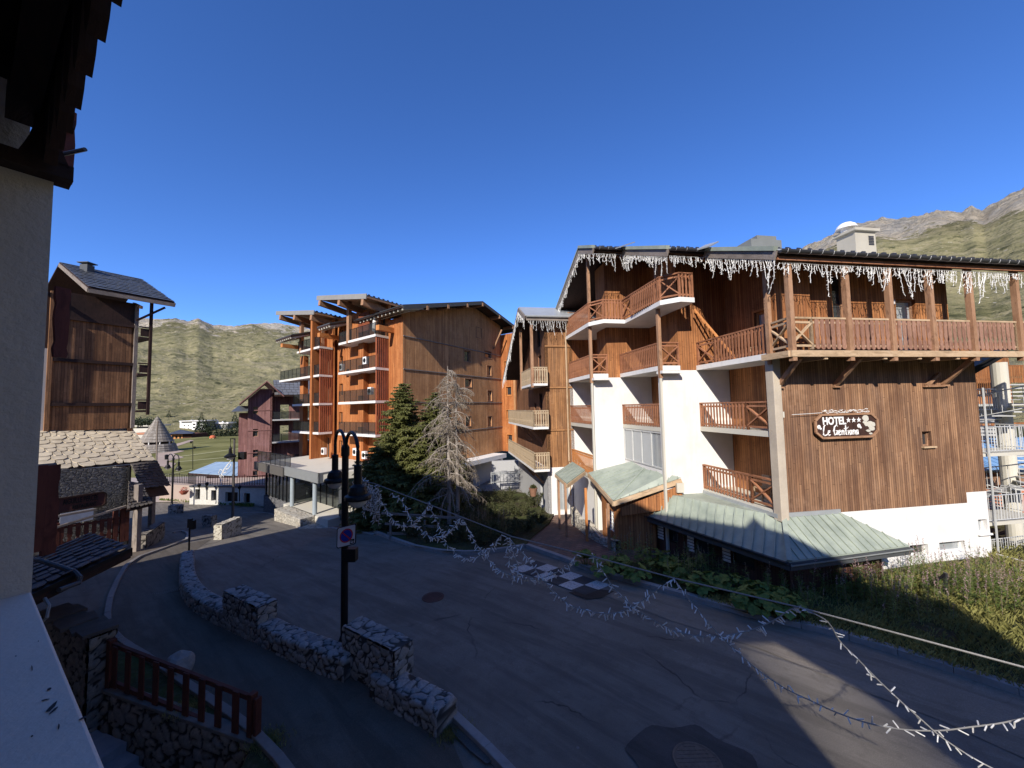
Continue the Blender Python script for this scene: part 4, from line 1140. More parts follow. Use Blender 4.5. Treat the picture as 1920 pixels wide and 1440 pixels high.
# recessed entrance walls and curved render parapet
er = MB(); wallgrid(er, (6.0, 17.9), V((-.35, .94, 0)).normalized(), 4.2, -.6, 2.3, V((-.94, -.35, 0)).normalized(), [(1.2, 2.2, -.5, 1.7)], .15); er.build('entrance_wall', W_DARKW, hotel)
window(hotel, (6.0, 17.9), V((-.35, .94, 0)).normalized(), V((-.94, -.35, 0)).normalized(), 1.2, 2.2, -.5, 1.7, W_BEAM, M_GLASS, .12, .1, name='entrance_door', mull=1)
pw = MB()
path = [atY(1137, 962, 17.0), atY(1108, 962, 18.2), atY(1085, 950, 19.4), atY(1072, 935, 20.6), atY(1058, 925, 21.8)]
for i, (a, b) in enumerate(zip(path, path[1:])):
    a = V((a.x + .35, a.y, -.6)); b = V((b.x + .35, b.y, -.6)); n = V((b.y - a.y, a.x - b.x, 0)).normalized() * .25
    ha, hb = (.55, .35, .75, .45, .8)[i:i + 2]
    pw.face([a, b, b + V((0, 0, hb + .2)), a + V((0, 0, ha + .2))]); pw.face([b + n, a + n, a + n + V((0, 0, ha + .2)), b + n + V((0, 0, hb + .2))]); pw.face([a + V((0, 0, ha + .2)), b + V((0, 0, hb + .2)), b + n + V((0, 0, hb + .2)), a + n + V((0, 0, ha + .2))])
pw.build('parapet', M_STONEL, hotel)
ef = MB(); ea_ = V((4.55, 17.35, 0)); ed_ = (V((4.1, 19.2, 0)) - ea_).normalized(); en_ = V((-ed_.y, ed_.x, 0)); wallgrid(ef, ea_, ed_, 1.5, -.6, 1.75, en_, [(.35, 1.1, .3, 1.2)], .1); wallgrid(ef, ea_, V((.97, -.2, 0)).normalized(), 1.6, -.6, 1.8, V((-.2, -.97, 0)).normalized(), [], .1); ef.build('entrance_front', W_HOTEL, hotel)
window(hotel, ea_, ed_, en_, .35, 1.1, .3, 1.2, M_WHITEP, M_GLASS, .08, .05, mull=2, cross=4)

# ladder on the top balcony
lad = thing('ladder', 'orange wooden ladder leaning between the hotel balconies', 'ladder', h(1.3, 3.9, 7.7))
la, lb = h(1.35, 3.55, 7.72), h(.1, 4.5, 10.15); dn = (lb - la).normalized(); sd = HR.cross(dn).cross(dn).normalized(); sd = dn.cross(V((0, 0, 1))).normalized()
m_ = MB(); m_.beam(la - sd * .2, lb - sd * .2, .045, .07); m_.beam(la + sd * .2, lb + sd * .2, .045, .07); m_.build('rail', W_ORBEAM, lad)
m_ = MB()
for i in range(10): q = la.lerp(lb, (i + .5) / 10); m_.tube([q - sd * .2, q + sd * .2], .016, 5)
m_.build('rung', W_ORBEAM, lad)

# sign
sg = thing('hotel_sign', 'dark brown eight-sided board with white painted lettering HOTEL and three stars', 'sign', h(2.2, .74, 5.5))
sc = atP(1584.5, 798, h(0, .72), HL)
sx, sz = HR, V((0, 0, 1)); sw, sh_ = 1.27, .40
prof = [(-sw, -sh_ + .2), (-sw + .25, -sh_), (sw - .25, -sh_), (sw, -sh_ + .2), (sw, sh_ - .2), (sw - .25, sh_), (-sw + .25, sh_), (-sw, sh_ - .2)]
m_ = MB(); m_.prism([sc + sx * a + sz * b for a, b in prof], -HL * .05); m_.build('board', wood('sign_board', (.035, .016, .012), (.075, .035, .025), 0), sg)
m_ = MB()
for i in range(8):
    a, b = prof[i], prof[(i + 1) % 8]; m_.beam(sc + sx * a[0] + sz * a[1] - HL * .06, sc + sx * b[0] + sz * b[1] - HL * .06, .07, .06, up=HL)
m_.build('frame', W_BEAM, sg)
def text_mesh(body, size, origin, dx, dz, mat, parent, name='lettering', ext=.008, shear=0.0, off=0.0, align='LEFT', sx_=1.0, font_w=0.0):
    cu = bpy.data.curves.new('txt', 'FONT'); cu.body = body; cu.size = size; cu.extrude = ext; cu.shear = shear; cu.offset = font_w; cu.align_x = align; cu.resolution_u = 4
    ob = bpy.data.objects.new('txt', cu); scene.collection.objects.link(ob)
    dg = bpy.context.evaluated_depsgraph_get(); me = bpy.data.meshes.new_from_object(ob.evaluated_get(dg))
    bpy.data.objects.remove(ob); dx = V(dx).normalized(); dz = V(dz).normalized(); dn_ = dx.cross(dz)
    off_ = V((0, 0, 0)); r = parent
    while r is not None: off_ += r.location; r = r.parent
    for v in me.vertices: v.co = origin + dx * v.co.x * sx_ + dz * v.co.y + dn_ * v.co.z - off_
    me.materials.clear(); me.materials.append(mat)
    o = bpy.data.objects.new(name, me); scene.collection.objects.link(o); o.parent = parent
    return o
fo = -HL * .058
text_mesh('HOTEL', .36, sc + sx * -.98 + sz * .06 + fo, sx, sz, M_WHITEP, sg, font_w=.012, sx_=.84)
def star(c, r, mb):
    pts = [c + sx * (math.sin(k * math.pi / 5) * (r if k % 2 == 0 else r * .42)) + sz * (math.cos(k * math.pi / 5) * (r if k % 2 == 0 else r * .42)) for k in range(10)]
    for k in range(10): mb.face([c - HL * .0, pts[(k + 1) % 10], pts[k]][::-1])
    mb.prism(pts, -HL * .01)
m_ = MB()
for i in range(3): star(sc + sx * (.08 + i * .215) + sz * .19 + fo, .10, m_)
m_.build('stars', M_WHITEP, sg)
# script name drawn with a round brush
def brush(strokes, o, k, mb, r=.026):
    for st in strokes:
        pts = [o + sx * (x * k * 1.22) + sz * (z * k) for x, z in st]
        mb.tube(pts, [r * (.75 + .5 * math.sin(math.pi * i / max(1, len(pts) - 1))) for i in range(len(pts))], 6)
S = []
def add(x, st): S.append([(x + a, b) for a, b in st])
add(0, [(.25, 1.0), (.12, .9), (.05, .5), (.02, .08), (.12, 0), (.32, .06), (.4, .14)])                 # L
add(.42, [(.02, .22), (.2, .34), (.2, .46), (.08, .46), (.02, .2), (.1, .0), (.24, .08)])               # e
add(.95, [(.42, .85), (.3, .98), (.12, .8), (.04, .4), (.12, .03), (.28, .1), (.38, .42)]); add(.95, [(.22, .44), (.4, .44), (.4, .02)])   # G
add(1.42, [(.02, .22), (.18, .34), (.18, .46), (.06, .46), (.01, .2), (.08, .0), (.22, .1)])            # e
add(1.72, [(0, .46), (.02, .02)]); add(1.72, [(.02, .25), (.12, .46), (.2, .4), (.2, .02)])             # n
add(2.0, [(.12, .95), (.1, .4), (.12, .04), (.22, .02)]); add(2.0, [(-.06, .6), (.3, .66)])             # t
add(2.3, [(.03, .46), (.04, .02)]); add(2.3, [(.06, .72), (.07, .76)])                                  # i
add(2.44, [(.2, .44), (.06, .42), (.0, .2), (.06, .02), (.18, .14), (.2, .44), (.22, .02)])             # a
add(2.76, [(0, .46), (.02, .02)]); add(2.76, [(.02, .25), (.12, .46), (.2, .4), (.2, .02)])             # n
add(3.04, [(.2, .44), (.06, .42), (.0, .2), (.06, .02), (.18, .14), (.2, .44), (.24, .02)])             # a
m_ = MB(); brush(S, sc + sx * -.98 + sz * -.32 - HL * .055, .36, m_, .021)
for x in (-1.12, .52):
    m_.lathe(sc + sx * x + sz * -.02 - HL * .05, [(.001, .02), (.05, .015), (.075, 0)], 10, axis=-HL); m_.lathe(sc + sx * (x + .07) + sz * -.08 - HL * .05, [(.001, .02), (.04, .0)], 8, axis=-HL)
m_.build('script_lettering', M_WHITEP, sg)
# pale flower emblem at the right of the board
m_ = MB()
for (x, z, r, q) in ((.80, .24, .13, .9), (.78, .10, .10, .6), (.98, .02, .15, .8), (1.04, -.12, .12, .7), (.88, -.2, .09, .5), (.98, -.3, .07, .5), (.80, .02, .06, 1), (1.1, .02, .08, 1)):
    c = sc + sx * x + sz * z - HL * .05
    pts = [c + sx * math.cos(a * .628) * r * (1 + .15 * math.sin(a * 3)) + sz * math.sin(a * .628) * r * q for a in range(10)]; m_.prism(pts, -HL * (.008 + .012 * rnd.random()))
m_.build('flower_emblem', P_CREAM, sg)
# old light string bundled on top of the sign
m_ = MB(); q = sc + sz * (sh_ + .07) - sx * .95 - HL * .04
for i in range(60):
    a = q + sx * (i * .032) + V((0, 0, rnd.uniform(-.02, .09))); m_.tube([a, a + sx * rnd.uniform(.03, .12) + V((0, 0, rnd.uniform(-.03, .05))) - HL * rnd.uniform(0, .03)], .009, 4)
m_.tube([q - sx * 1.2 + V((0, 0, -.04)), q - sx * .5 + V((0, 0, -.02)), q], .01, 4)
tag(m_.build('light_string', M_LED), 'tangled pale light string lying along the top of the hotel sign', 'light string')
# ================================================================ OUR OWN CHALET (its balcony carries the view; its mass shades the road)
chalet = thing('balcony_chalet', 'grey roughcast chalet with dark carved balconies at the left edge of the view', 'chalet', own(12, -6, 0))
Zv = V((0, 0, 1))
def ob(t0, t1, e0, e1, z0, z1, mat, name, bevel=0):
    m_ = MB(); m_.box(own(t0, e0, z0), OD * (t1 - t0), ON * (e1 - e0), Zv * (z1 - z0)); return m_.build(name, mat, chalet, bevel=bevel)
# main body behind the balconies: a gabled mass, left part
sky_l = [(24.25, 8.4), (19, 13.0), (17, 14.7), (15.7, 14.3), (14.4, 13.4), (11.3, 13.7), (8.1, 12.5), (5.8, 13.2), (3.5, 12.9)]
m_ = MB(); m_.prism([own(24.25, -1.6, -4)] + [own(t, -1.6, z) for t, z in sky_l] + [own(3.5, -1.6, -4)], -ON * 9 - OD * 2.8)
m_.build('main_wall', P_NEAR, chalet)
rf = MB()
for (t0, z0), (t1, z1) in zip(sky_l, sky_l[1:]):
    rf.prism([own(t0, -1.55, z0), own(t1, -1.55, z1), own(t1 - 3.4, -11, z1), own(t0 - 3.4, -11, z0)], (0, 0, .25))
rf.build('roof', W_DARK, chalet)
# right wing as unseen thin wall, slanted opening added for the sun patch
def wing():
    from mathutils.geometry import tessellate_polygon
    outer = [(3.5, -3), (-8.9, -3), (-8.9, 12.9), (-5.9, 13.5), (-4.9, 13.9), (-4.5, 14.1), (-4.28, 14.6), (-3.9, 14.1), (-2.2, 14.5), (0, 14.9), (.6, 14.7), (1.2, 13.5), (2.3, 13.7), (3.5, 14.1)]
    hole = [(-2.5, 9.5), (-3.5, 7.4), (-5.0, 6.9), (-5.7, 8.2), (-5.0, 9.2), (-3.7, 9.95)]  # shaped to throw the sunlit patch on the road
    m = MB()
    for e, fl in ((-3.0, 0), (-3.3, 1)):
        P = [own(t, e, z) for t, z in outer + hole]
        for tr in tessellate_polygon([[V((t, z, 0)) for t, z in outer], [V((t, z, 0)) for t, z in hole]]):
            m.face([P[i] for i in (tr if fl else tr[::-1])])
    for ring in (outer, hole):
        for a, b in zip(ring, ring[1:] + ring[:1]):
            m.face([own(a[0], -3, a[1]), own(b[0], -3, b[1]), own(b[0], -3.3, b[1]), own(a[0], -3.3, a[1])])
    m.build('wing_wall', P_NEAR, chalet)
    s_ = MB()
    for i in range(72): s_.beam(own(-2.2 - i * .052, -3.15, 6.5), own(-2.2 - i * .052, -3.15, 10.2), .009 + .040 * min(1, abs(2 * i / 71 - 1) ** 1.6), .02, up=ON)  # added bars that dim and soften the sun patch
    s_.beam(own(-2, -3.15, 6.6), own(-6, -3.15, 6.6), .08, .08); s_.build('light_dimming_lattice', W_DARK, chalet)
wing()
# parapet under the camera and side wall of the balcony
dz = CAMZ - .60
P1 = own(2.345, 0, dz)
m_ = MB()
m_.box(own(-1.2, 0, dz - 1.5), OD * 3.535, -ON * .42, Zv * 1.44); m_.build('parapet_wall', P_NEAR, chalet)
m_ = MB()
m_.box(own(-1.2, .0, dz - .06), OD * 3.8, -ON * .42, Zv * .06); m_.build('parapet_ledge', P_LEDGE, chalet, bevel=.006)
stn = MB()
for (px, py, l, w, a) in ((96, 1326, .035, .009, .5), (92, 1292, .012, .005, .2), (85, 1312, .014, .004, 2.2), (100, 1332, .02, .006, .6), (60, 1252, .03, .002, .05), (72, 1202, .008, .002, 0), (110, 1362, .02, .002, .1), (155, 1346, .012, .008, 1.2), (30, 1230, .006, .003, 0), (60, 1380, .006, .003, 0)):
    p = atZ(px, py, dz + .0015); l *= .55; w *= .6; dd = OD * math.cos(a) + ON * math.sin(a); nn = V((-dd.y, dd.x, 0))
    stn.face([p + dd * l * math.cos(k * .785) * rnd.uniform(.7, 1.2) + nn * w * math.sin(k * .785) * rnd.uniform(.6, 1.3) for k in range(8)][::1])
stn.build('paint_scuffs', plain('scuff', (.05, .05, .055), .9, 0, 9, .2, 0), chalet)
ob(2.35, 2.60, -1.3, 0, 4.0, 6.87, P_NEAR, 'side_wall')
ob(2.45, 2.70, -3.0, -.055, 6.95, 9.2, P_NEAR, 'side_wall_upper')
ob(2.40, 2.72, -.32, .0, 7.3, 8.6, W_DARK, 'corner_board')
# carved dark woodwork over the wall: head board with cut-outs
def carved(pts, base, ax, az, thick, name, mat=W_DARK, parent=None, holes=()):
    m_ = MB(); m_.prism([base + ax * a + az * b for a, b in pts], thick); return m_.build(name, mat, parent or chalet)
hb = MB()
k0 = own(2.30, .05, 6.88)
hb.box(own(2.28, .04, 6.86), OD * .10, -ON * 1.3, Zv * .05)
for i, e in enumerate((-.03, -.24, -.46)):
    prof = []
    for s_ in range(9):
        z = s_ / 8 * .30; w = .06 - .035 * math.sin(math.pi * s_ / 8); prof.append((-w, z))
    prof += [(-a, b) for a, b in reversed(prof)]
    hb.prism([own(2.28, e, 6.9) + ON * a + Zv * b for a, b in prof], OD * .03)
hb.box(own(2.28, .03, 7.18), OD * .08, -ON * 1.3, Zv * .16)
hb.build('carved_head_board', W_DARK, chalet)
# row of scalloped planks of the balcony above, running back overhead
m_ = MB(); t = 2.30
while t > .1:
    w = .145; prof = [(0, .22), (.01, .10), (.035, .04), (.0725, .0), (.11, .04), (.135, .10), (.145, .22), (.145, 1.2), (0, 1.2)]
    zoff = .01 * math.sin(t * 9)
    m_.prism([own(t, -.034, 6.86 + zoff) - OD * a + Zv * b for a, b in prof], ON * .03); t -= .155
m_.build('scalloped_planks', W_DARK, chalet)
m_ = MB(); m_.beam(own(2.4, -.08, 7.12), own(-1.6, -.08, 7.12), .07, .12); m_.beam(own(2.3, -.25, 7.02), own(-1.6, -.25, 7.02), .16, .2); m_.beam(own(2.3, -.75, 7.02), own(-1.6, -.75, 7.02), .16, .2)
m_.build('balcony_beams', W_DARK, chalet)
ob(-1.6, 2.4, -1.5, -.04, 7.22, 7.32, W_DARK, 'balcony_floor')
# neighbour balconies further along the front, one above the other
def nb(px, py0, py1, e=.76, w=.10, mat=None):
    p0 = own(0, e, 0); a = atP(px, py1, p0, ON); zt = atP(px, py0, p0, ON).z; zb = a.z; H = zt - zb
    prof = [(-w * .8, 0), (w * .8, 0), (w, .06 * H), (w * .75, .14 * H), (w * .9, .22 * H), (w, .55 * H), (w * .8, .75 * H), (w, .85 * H), (w, H), (-w, H), (-w, .85 * H), (-w * .8, .75 * H), (-w, .55 * H), (-w * .7, .22 * H), (-w * .95, .12 * H)]
    m_ = MB(); b = V((a.x, a.y, zb)); dd = (OD * .45 + ON * .9).normalized()
    m_.prism([b + dd * x + Zv * z for x, z in prof], OD * .05 - ON * .02)
    m_.build('carved_end_board', mat or W_RED, chalet); return a
nbA = nb(113, 548, 670); nbB = nb(124, 225, 342); nb(91, 868, 1040, .62, .085); nb(70, 868, 1035, .45, .06)
for zf in (3.6, 6.75, 9.35):
    m_ = MB(); m_.box(own(10.2, .50, zf), OD * 4, -ON * 2.2, Zv * .16); m_.build('neighbour_balcony', W_DARK, chalet)
    m_ = MB(); tt = 10.3
    while tt < 13.8:
        w = .11; prof = [(-w, .1), (-w * .4, .02), (w * .4, .02), (w, .1), (w * .6, .35), (w, .5), (w, 1.0), (-w, 1.0), (-w, .5), (-w * .6, .35)]
        m_.prism([own(tt, .48, zf + .1) + OD * a + Zv * b for a, b in prof], ON * .03); tt += .27
    m_.beam(own(10.2, .48, zf + 1.12), own(14, .48, zf + 1.12), .1, .07); m_.build('plank_railing', W_RED, chalet)
hq = atP(106, 872, own(0, .7, 0), ON); m_ = MB(); m_.beam(hq, hq - ON * 1.2, .12, .06); m_.build('handrail', W_GREYT, chalet)
m_ = MB(); m_.beam(nbB + Zv * 1.0 - OD * .2, nbB + Zv * 1.0 + OD * 3, .1, .14); m_.build('eave_beam', W_DARK, chalet)
gp = atY(160, 280, 5.2); m_ = MB(); m_.tube([gp, gp - ON * .25 + OD * .6], .026, 8); m_.build('gutter_end', M_GUTTER, chalet)
# slate porch roof below on the left
pa = atZ(170, 1001, 3.35); pb = atY(246, 1026, 10.4); pcn = atY(60, 1112, 7.9); pd = atY(-60, 1010, 9.4); pe_ = atY(-60, 1190, 6.6)
pa = atY(168, 1001, 12.2)
por = thing('slate_porch', 'low porch roof of blue-grey slates with a bent pipe, at the left edge', 'porch', (pcn.x, pcn.y, 0))
m_ = MB(); pd = atY(30, 1060, 12.8)
dn_ = V((0, 0, .22)); m_.prism([pcn - dn_, pb - dn_, pa - dn_], (0, 0, -.06)); m_.prism([pcn - dn_, pa - dn_, pd - dn_], (0, 0, -.06)); m_.build('roof_deck', W_DARK, por)
m_ = MB(); tiles(m_, pcn, pb, pa, pd, 9, 7, .022, .25, .012, .05, .35, .12); m_.build('slates', M_SLATEB, por)
m_ = MB(); m_.beam(pcn - Zv * .12, pb - Zv * .12, .07, .2); m_.build('fascia', W_DARK, por)
m_ = MB(); o_ = V((.03, -.07, -.04)); m_.beam(pcn + o_, pb + o_, .1, .1); m_.build('gutter', M_BLACK, por)
m_ = MB(); pp = [atY(40, 1052, 9.2), atY(75, 1056, 9.0), atY(110, 1067, 8.9), atY(140, 1078, 8.8), atY(150, 1088, 8.75), atY(148, 1098, 8.7), atY(110, 1112, 8.3)]
m_.tube([p + Zv * .06 for p in pp], .05, 8); m_.build('bent_pipe', M_DKGREY, por)
ph = MB(); ph.tube([atY(84, 1122, 8.1), atY(92, 1135, 8.0), atY(88, 1158, 7.9), atY(80, 1165, 7.9)], .03, 6); tag(ph.build('hose', M_CABLE), 'pale curved pipe end under the slate porch gutter', 'pipe')

# stone stairwell, red fence
def relief(mb, P0, du, dv, n, L, H, res, amp=.035, sc=4.3, zs=1.35, cols=None, off=0.0, inset=.0):
    """a stone-faced panel with real relief"""
    nu = max(2, int(L / res)); nv = max(2, int(H / res)); 
    i0 = len(mb.v)
    for j in range(nv + 1):
        for i in range(nu + 1):
            u = L * i / nu; v = H * j / nv; p = P0 + du * u + dv * v
            q = V((p.x, p.y, p.z * zs)) * sc + V((off, 0, 0))
            q += V((noise.noise(q * .9), noise.noise(q * .9 + V((7, 0, 0))), noise.noise(q * .9 + V((0, 5, 0))))) * .35
            dd, pt = noise.voronoi(q, distance_metric='DISTANCE', exponent=2.5)
            e = smooth(.02, .22, dd[1] - dd[0]); r = noise.random_unit_vector() if 0 else None
            rv = noise.cell(pt[0] * 3.7)
            bulge = e * (.75 + .5 * (rv % 1)) * amp * (1 - .35 * min(1, dd[0])) + noise.noise(p * 22) * .004
            mb.v.append(p + n * (bulge - inset)); cols += [e, abs(rv) % 1, 0, 1]
    for j in range(nv):
        for i in range(nu):
            a = i0 + j * (nu + 1) + i
            f = (a, a + 1, a + nu + 2, a + nu + 1)
            if du.cross(dv).dot(n) < 0: f = f[::-1]
            mb.f.append(f); mb.uv.append([(0, 0)] * 4); mb.mi.append(0)
def relief_mat(name, cs, mortar):
    m = NT(name, .9, 0, .15); vc = m.n('ShaderNodeVertexColor'); vc.layer_name = 'Col'
    r, gg, b = m.sep(vc.outputs['Color']); P = m.tc.outputs['Object']
    c = m.ramp(gg, [(i / (len(cs) - 1), c) for i, c in enumerate(cs)])
    nz = m.noise(P, 17, 5, .7); c = m.mix(m.ramp(nz, [(.35, 0.0), (.7, .6)]), c, mul(cs[0], .6))
    c = m.mix(m.ramp(m.noise(P, 3.2, 4), [(.55, 0.0), (.75, .4)]), c, mul(cs[-1], 1.25))
    m.color(m.mix(m.ramp(r, [(.15, 0.0), (.6, 1.0)]), mortar, c)); m.bump(m.noise(P, 60, 4), .5, .01); return m.m
M_REL = relief_mat('rubble_stone', [(.22, .215, .21), (.42, .40, .375), (.30, .28, .25), (.36, .35, .34)], (.06, .056, .053))
M_RELD = relief_mat('dark_rubble_stone', [(.17, .15, .13), (.28, .25, .21), (.22, .20, .18)], (.03, .027, .025))

def stone_block(name, a, b, wd, z0, z1a, z1b=None, mat=None, label=None, cat='wall', res=.045, parent=None, amp=.035):
    """free-standing rubble wall between two ground points"""
    a = V((a.x, a.y, 0)); b = V((b.x, b.y, 0)); d = b - a; L = d.length; d /= L; n = V((-d.y, d.x, 0)); z1 = z1a
    mb = MB(); cols = []; H = z1 - z0
    for (P, du, dv, nn, l, hh) in ((a + n * wd / 2 + Zv * z0, d, Zv, n, L, H), (a - n * wd / 2 + Zv * z0, d, Zv, -n, L, H),
                                   (a - n * wd / 2 + Zv * z0, n, Zv, -d, wd, H), (b - n * wd / 2 + Zv * z0, n, Zv, d, wd, H),
                                   (a - n * wd / 2 + Zv * z1, d, n, Zv, L, wd)):
        relief(mb, P, du, dv, nn, l, hh, res, amp, cols=cols)
    o = mb.build(name, mat or M_REL, parent, colattr=cols)
    o.data.polygons.foreach_set('use_smooth', [True] * len(o.data.polygons))
    if label: tag(o, label, cat)
    return o

# the low serpentine wall beside the lane
def serp(path, wd, hts, name, label, res=.032):
    P = [V((p.x, p.y, 0)) for p in path]
    # resample smoothly
    dense = []
    for i in range(len(P) - 1):
        p0 = P[max(0, i - 1)]; p1 = P[i]; p2 = P[i + 1]; p3 = P[min(len(P) - 1, i + 2)]
        for k in range(24):
            t = k / 24; dense.append(.5 * ((2 * p1) + (-p0 + p2) * t + (2 * p0 - 5 * p1 + 4 * p2 - p3) * t * t + (-p0 + 3 * p1 - 3 * p2 + p3) * t ** 3))
    dense.append(P[-1])
    S = [0]
    for a, b in zip(dense, dense[1:]): S.append(S[-1] + (b - a).length)
    L = S[-1]; nu = int(L / res); prof = []
    H = hts
    def at(s):
        lo = 0
        for i in range(len(S) - 1):
            if S[i + 1] >= s: 
                t = (s - S[i]) / max(1e-6, S[i + 1] - S[i]); return dense[i].lerp(dense[i + 1], t), (dense[min(i + 2, len(dense) - 1)] - dense[max(0, i - 1)]).normalized()
        return dense[-1], (dense[-1] - dense[-3]).normalized()
    nh = int((H + .15) / res); nw = int(wd / res); mb = MB(); cols = []; rows = []
    for i in range(nu + 1):
        c, d = at(L * i / nu); n = V((-d.y, d.x, 0)); gz = g(c.x, c.y); row = []
        sec = [(-wd / 2, -.15 + (H + .15) * k / nh, -1, 0) for k in range(nh)] + [(-wd / 2 + wd * k / nw, H, 0, 1) for k in range(nw + 1)] + [(wd / 2, -.15 + (H + .15) * (nh - 1 - k) / nh, 1, 0) for k in range(nh)]
        for (o, z, sx_n, sz_n) in sec:
            p = c + n * o + Zv * (gz + z)
            q = V((p.x, p.y, p.z * 1.3)) * 4.5; q += V((noise.noise(q * .9), noise.noise(q * .9 + V((7, 0, 0))), noise.noise(q * .9 + V((0, 5, 0))))) * .35
            dd, pt = noise.voronoi(q, distance_metric='DISTANCE', exponent=2.5); e = smooth(.015, .2, dd[1] - dd[0]); rv = noise.cell(pt[0] * 3.7)
            out = (n * sx_n + Zv * sz_n)
            edge = abs(o) > wd / 2 - .02 and z > H - .03
            if edge: out = (n * (1 if o > 0 else -1) + Zv) * .3
            p2 = p + out * (e * (.7 + .5 * (abs(rv) % 1)) * .042 + noise.noise(p * 20) * .004)
            row.append(len(mb.v)); mb.v.append(p2); cols += [e, abs(rv) % 1, 0, 1]
        rows.append(row)
    for A, B in zip(rows, rows[1:]):
        for k in range(len(A) - 1):
            mb.f.append((A[k], A[k + 1], B[k + 1], B[k])); mb.uv.append([(0, 0)] * 4); mb.mi.append(0)
    for row in (rows[0], rows[-1]):
        mb.f.append(tuple(row if row is rows[-1] else row[::-1])); mb.uv.append([(0, 0)] * len(row)); mb.mi.append(0)
    o = mb.build(name, M_REL, None, colattr=cols)
    bm = bmesh.new(); bm.from_mesh(o.data); bmesh.ops.recalc_face_normals(bm, faces=bm.faces); bm.to_mesh(o.data); bm.free()
    o.data.polygons.foreach_set('use_smooth', [True] * len(o.data.polygons))
    return tag(o, label, 'wall')
serp(wall_pts[:6] , .42, .46, 'low_stone_wall', 'low curved rubble wall between the dark lane and the road, from the little signal post to the far raised block')
serp(wall_pts[5:10], .44, .48, 'low_stone_wall', 'straight low rubble wall running between the two raised stone blocks')
serp(wall_pts[10:], .46, .44, 'low_stone_wall', 'short low rubble wall end with pale round stones, before the gravel strip')
w1 = atG(428, 1176); w2 = atG(492, 1206); sh = V((.0, .18, 0))
stone_block('stone_block', w1 + sh, w2 + sh, .50, g(w1.x, w1.y) - .15, g(w1.x, w1.y) + 1.02, label='raised squared block of rubble masonry, farther of the two on the low road wall', cat='stone wall', res=.03)
w1 = atG(655, 1258); w2 = atG(752, 1316)
stone_block('stone_block', w1 + sh, w2 + sh, .50, g(w1.x, w1.y) - .15, g(w1.x, w1.y) + 1.0, label='raised squared block of rubble masonry right beside the street lamp pole', cat='stone wall', res=.03)
# far blocks on the road
w1 = atG(398, 1014); w2 = atG(436, 1003)
stone_block('stone_block', w1 + V((.1, .3, 0)), w2 + V((.1, .3, 0)), .5, g(w1.x, w1.y) - .2, g(w1.x, w1.y) + .85, label='sunlit pale rubble wall stub standing at the lit strip of road', cat='stone wall', mat=relief_mat('pale_rubble_stone', [(.40, .37, .30), (.58, .54, .45), (.48, .44, .36)], (.16, .14, .11)), res=.07)
w1 = atG(384, 987); w2 = atG(401, 987)
stone_block('stone_block', w1, w2, .5, g(w1.x, w1.y) - .2, g(w1.x, w1.y) + .8, label='small square stone pillar in shade left of the slim single lantern pole', cat='stone pillar', res=.08)
w1 = atG(321, 962); w2 = atG(338, 962)
stone_block('stone_block', w1, w2, .6, g(w1.x, w1.y) - .2, g(w1.x, w1.y) + .75, label='small square stone plinth at the foot of the far double lamp', cat='stone pillar', res=.1)

# retaining wall that carries the red fence, stairs going down beside it
wl_ = thing('stair_retaining_wall', 'dark rubble retaining wall above sunken steps, with a red plank fence on it', 'retaining wall', (FL.x, FL.y, 0))
mb = MB(); cols = []
relief(mb, V((FL.x, FL.y, -2.6)), fdir, Zv, -fn, (FE - FL).length, 2.6, .05, .05, 3.0, 1.5, cols)
o = mb.build('stone_face', M_RELD, wl_, colattr=cols); o.data.polygons.foreach_set('use_smooth', [True] * len(o.data.polygons))
m_ = MB(); m_.box(V((FL.x, FL.y, -.02)) - fn * .03, fdir * (FE - FL).length, fn * .26, (0, 0, .07)); m_.build('coping', plain('cement_coping', (.16, .145, .13), .9, 0, 6, .35, .4), wl_, bevel=.01)
m_ = MB()
sdn = -fn
s0 = V((FL.x, FL.y, 0)) + fdir * .9
for i in range(8):
    z = -.95 - .17 * i
    q = s0 + fdir * (i * .42) + sdn * .04
    mm = MB(); mm.box(V((q.x, q.y, z - .9)), fdir * .44, sdn * 1.9, (0, 0, .9)); mm.build('step', M_STEP, wl_, bevel=.01)
m_ = MB(); q = V((FL.x, FL.y, 0)) - fdir * .3 + sdn * .04; m_.box(V((q.x, q.y, -1.8)), fdir * 1.22, sdn * 1.9, (0, 0, 1.02)); m_.build('landing', M_STEP, wl_)
m_ = MB(); q = s0 + sdn * 2.0; m_.box(V((q.x, q.y, -3)) - fdir * 2.5, fdir * 7, sdn * .2, (0, 0, 2.9)); m_.build('inner_wall', P_NEAR, wl_)
# higher stone wall left of the fence
a_ = V((FL.x, FL.y, 0)) - fdir * .15; b_ = a_ - fdir * 2.6 + fn * .25
tw = stone_block('stone_wall', b_, a_, .42, -1.2, 1.18, label='dark dry-stone wall with rough flat cap stones left of the red fence', cat='wall', mat=M_RELD, res=.05, amp=.05)
m_ = MB()
for i in range(6):
    c = b_.lerp(a_, (i + .5) / 6); w = .24
    m_.prism([c + V((rnd.uniform(-.05, .05), rnd.uniform(-.05, .05), 1.19 + (i % 2) * .03)) + (a_ - b_).normalized() * x + V((-(a_ - b_).y, (a_ - b_).x, 0)).normalized() * y for x, y in ((-.27, -.30), (.24, -.32), (.27, .25), (-.2, .3))], (0, 0, .07))
m_.build('cap_stones', M_LAUZED, tw)
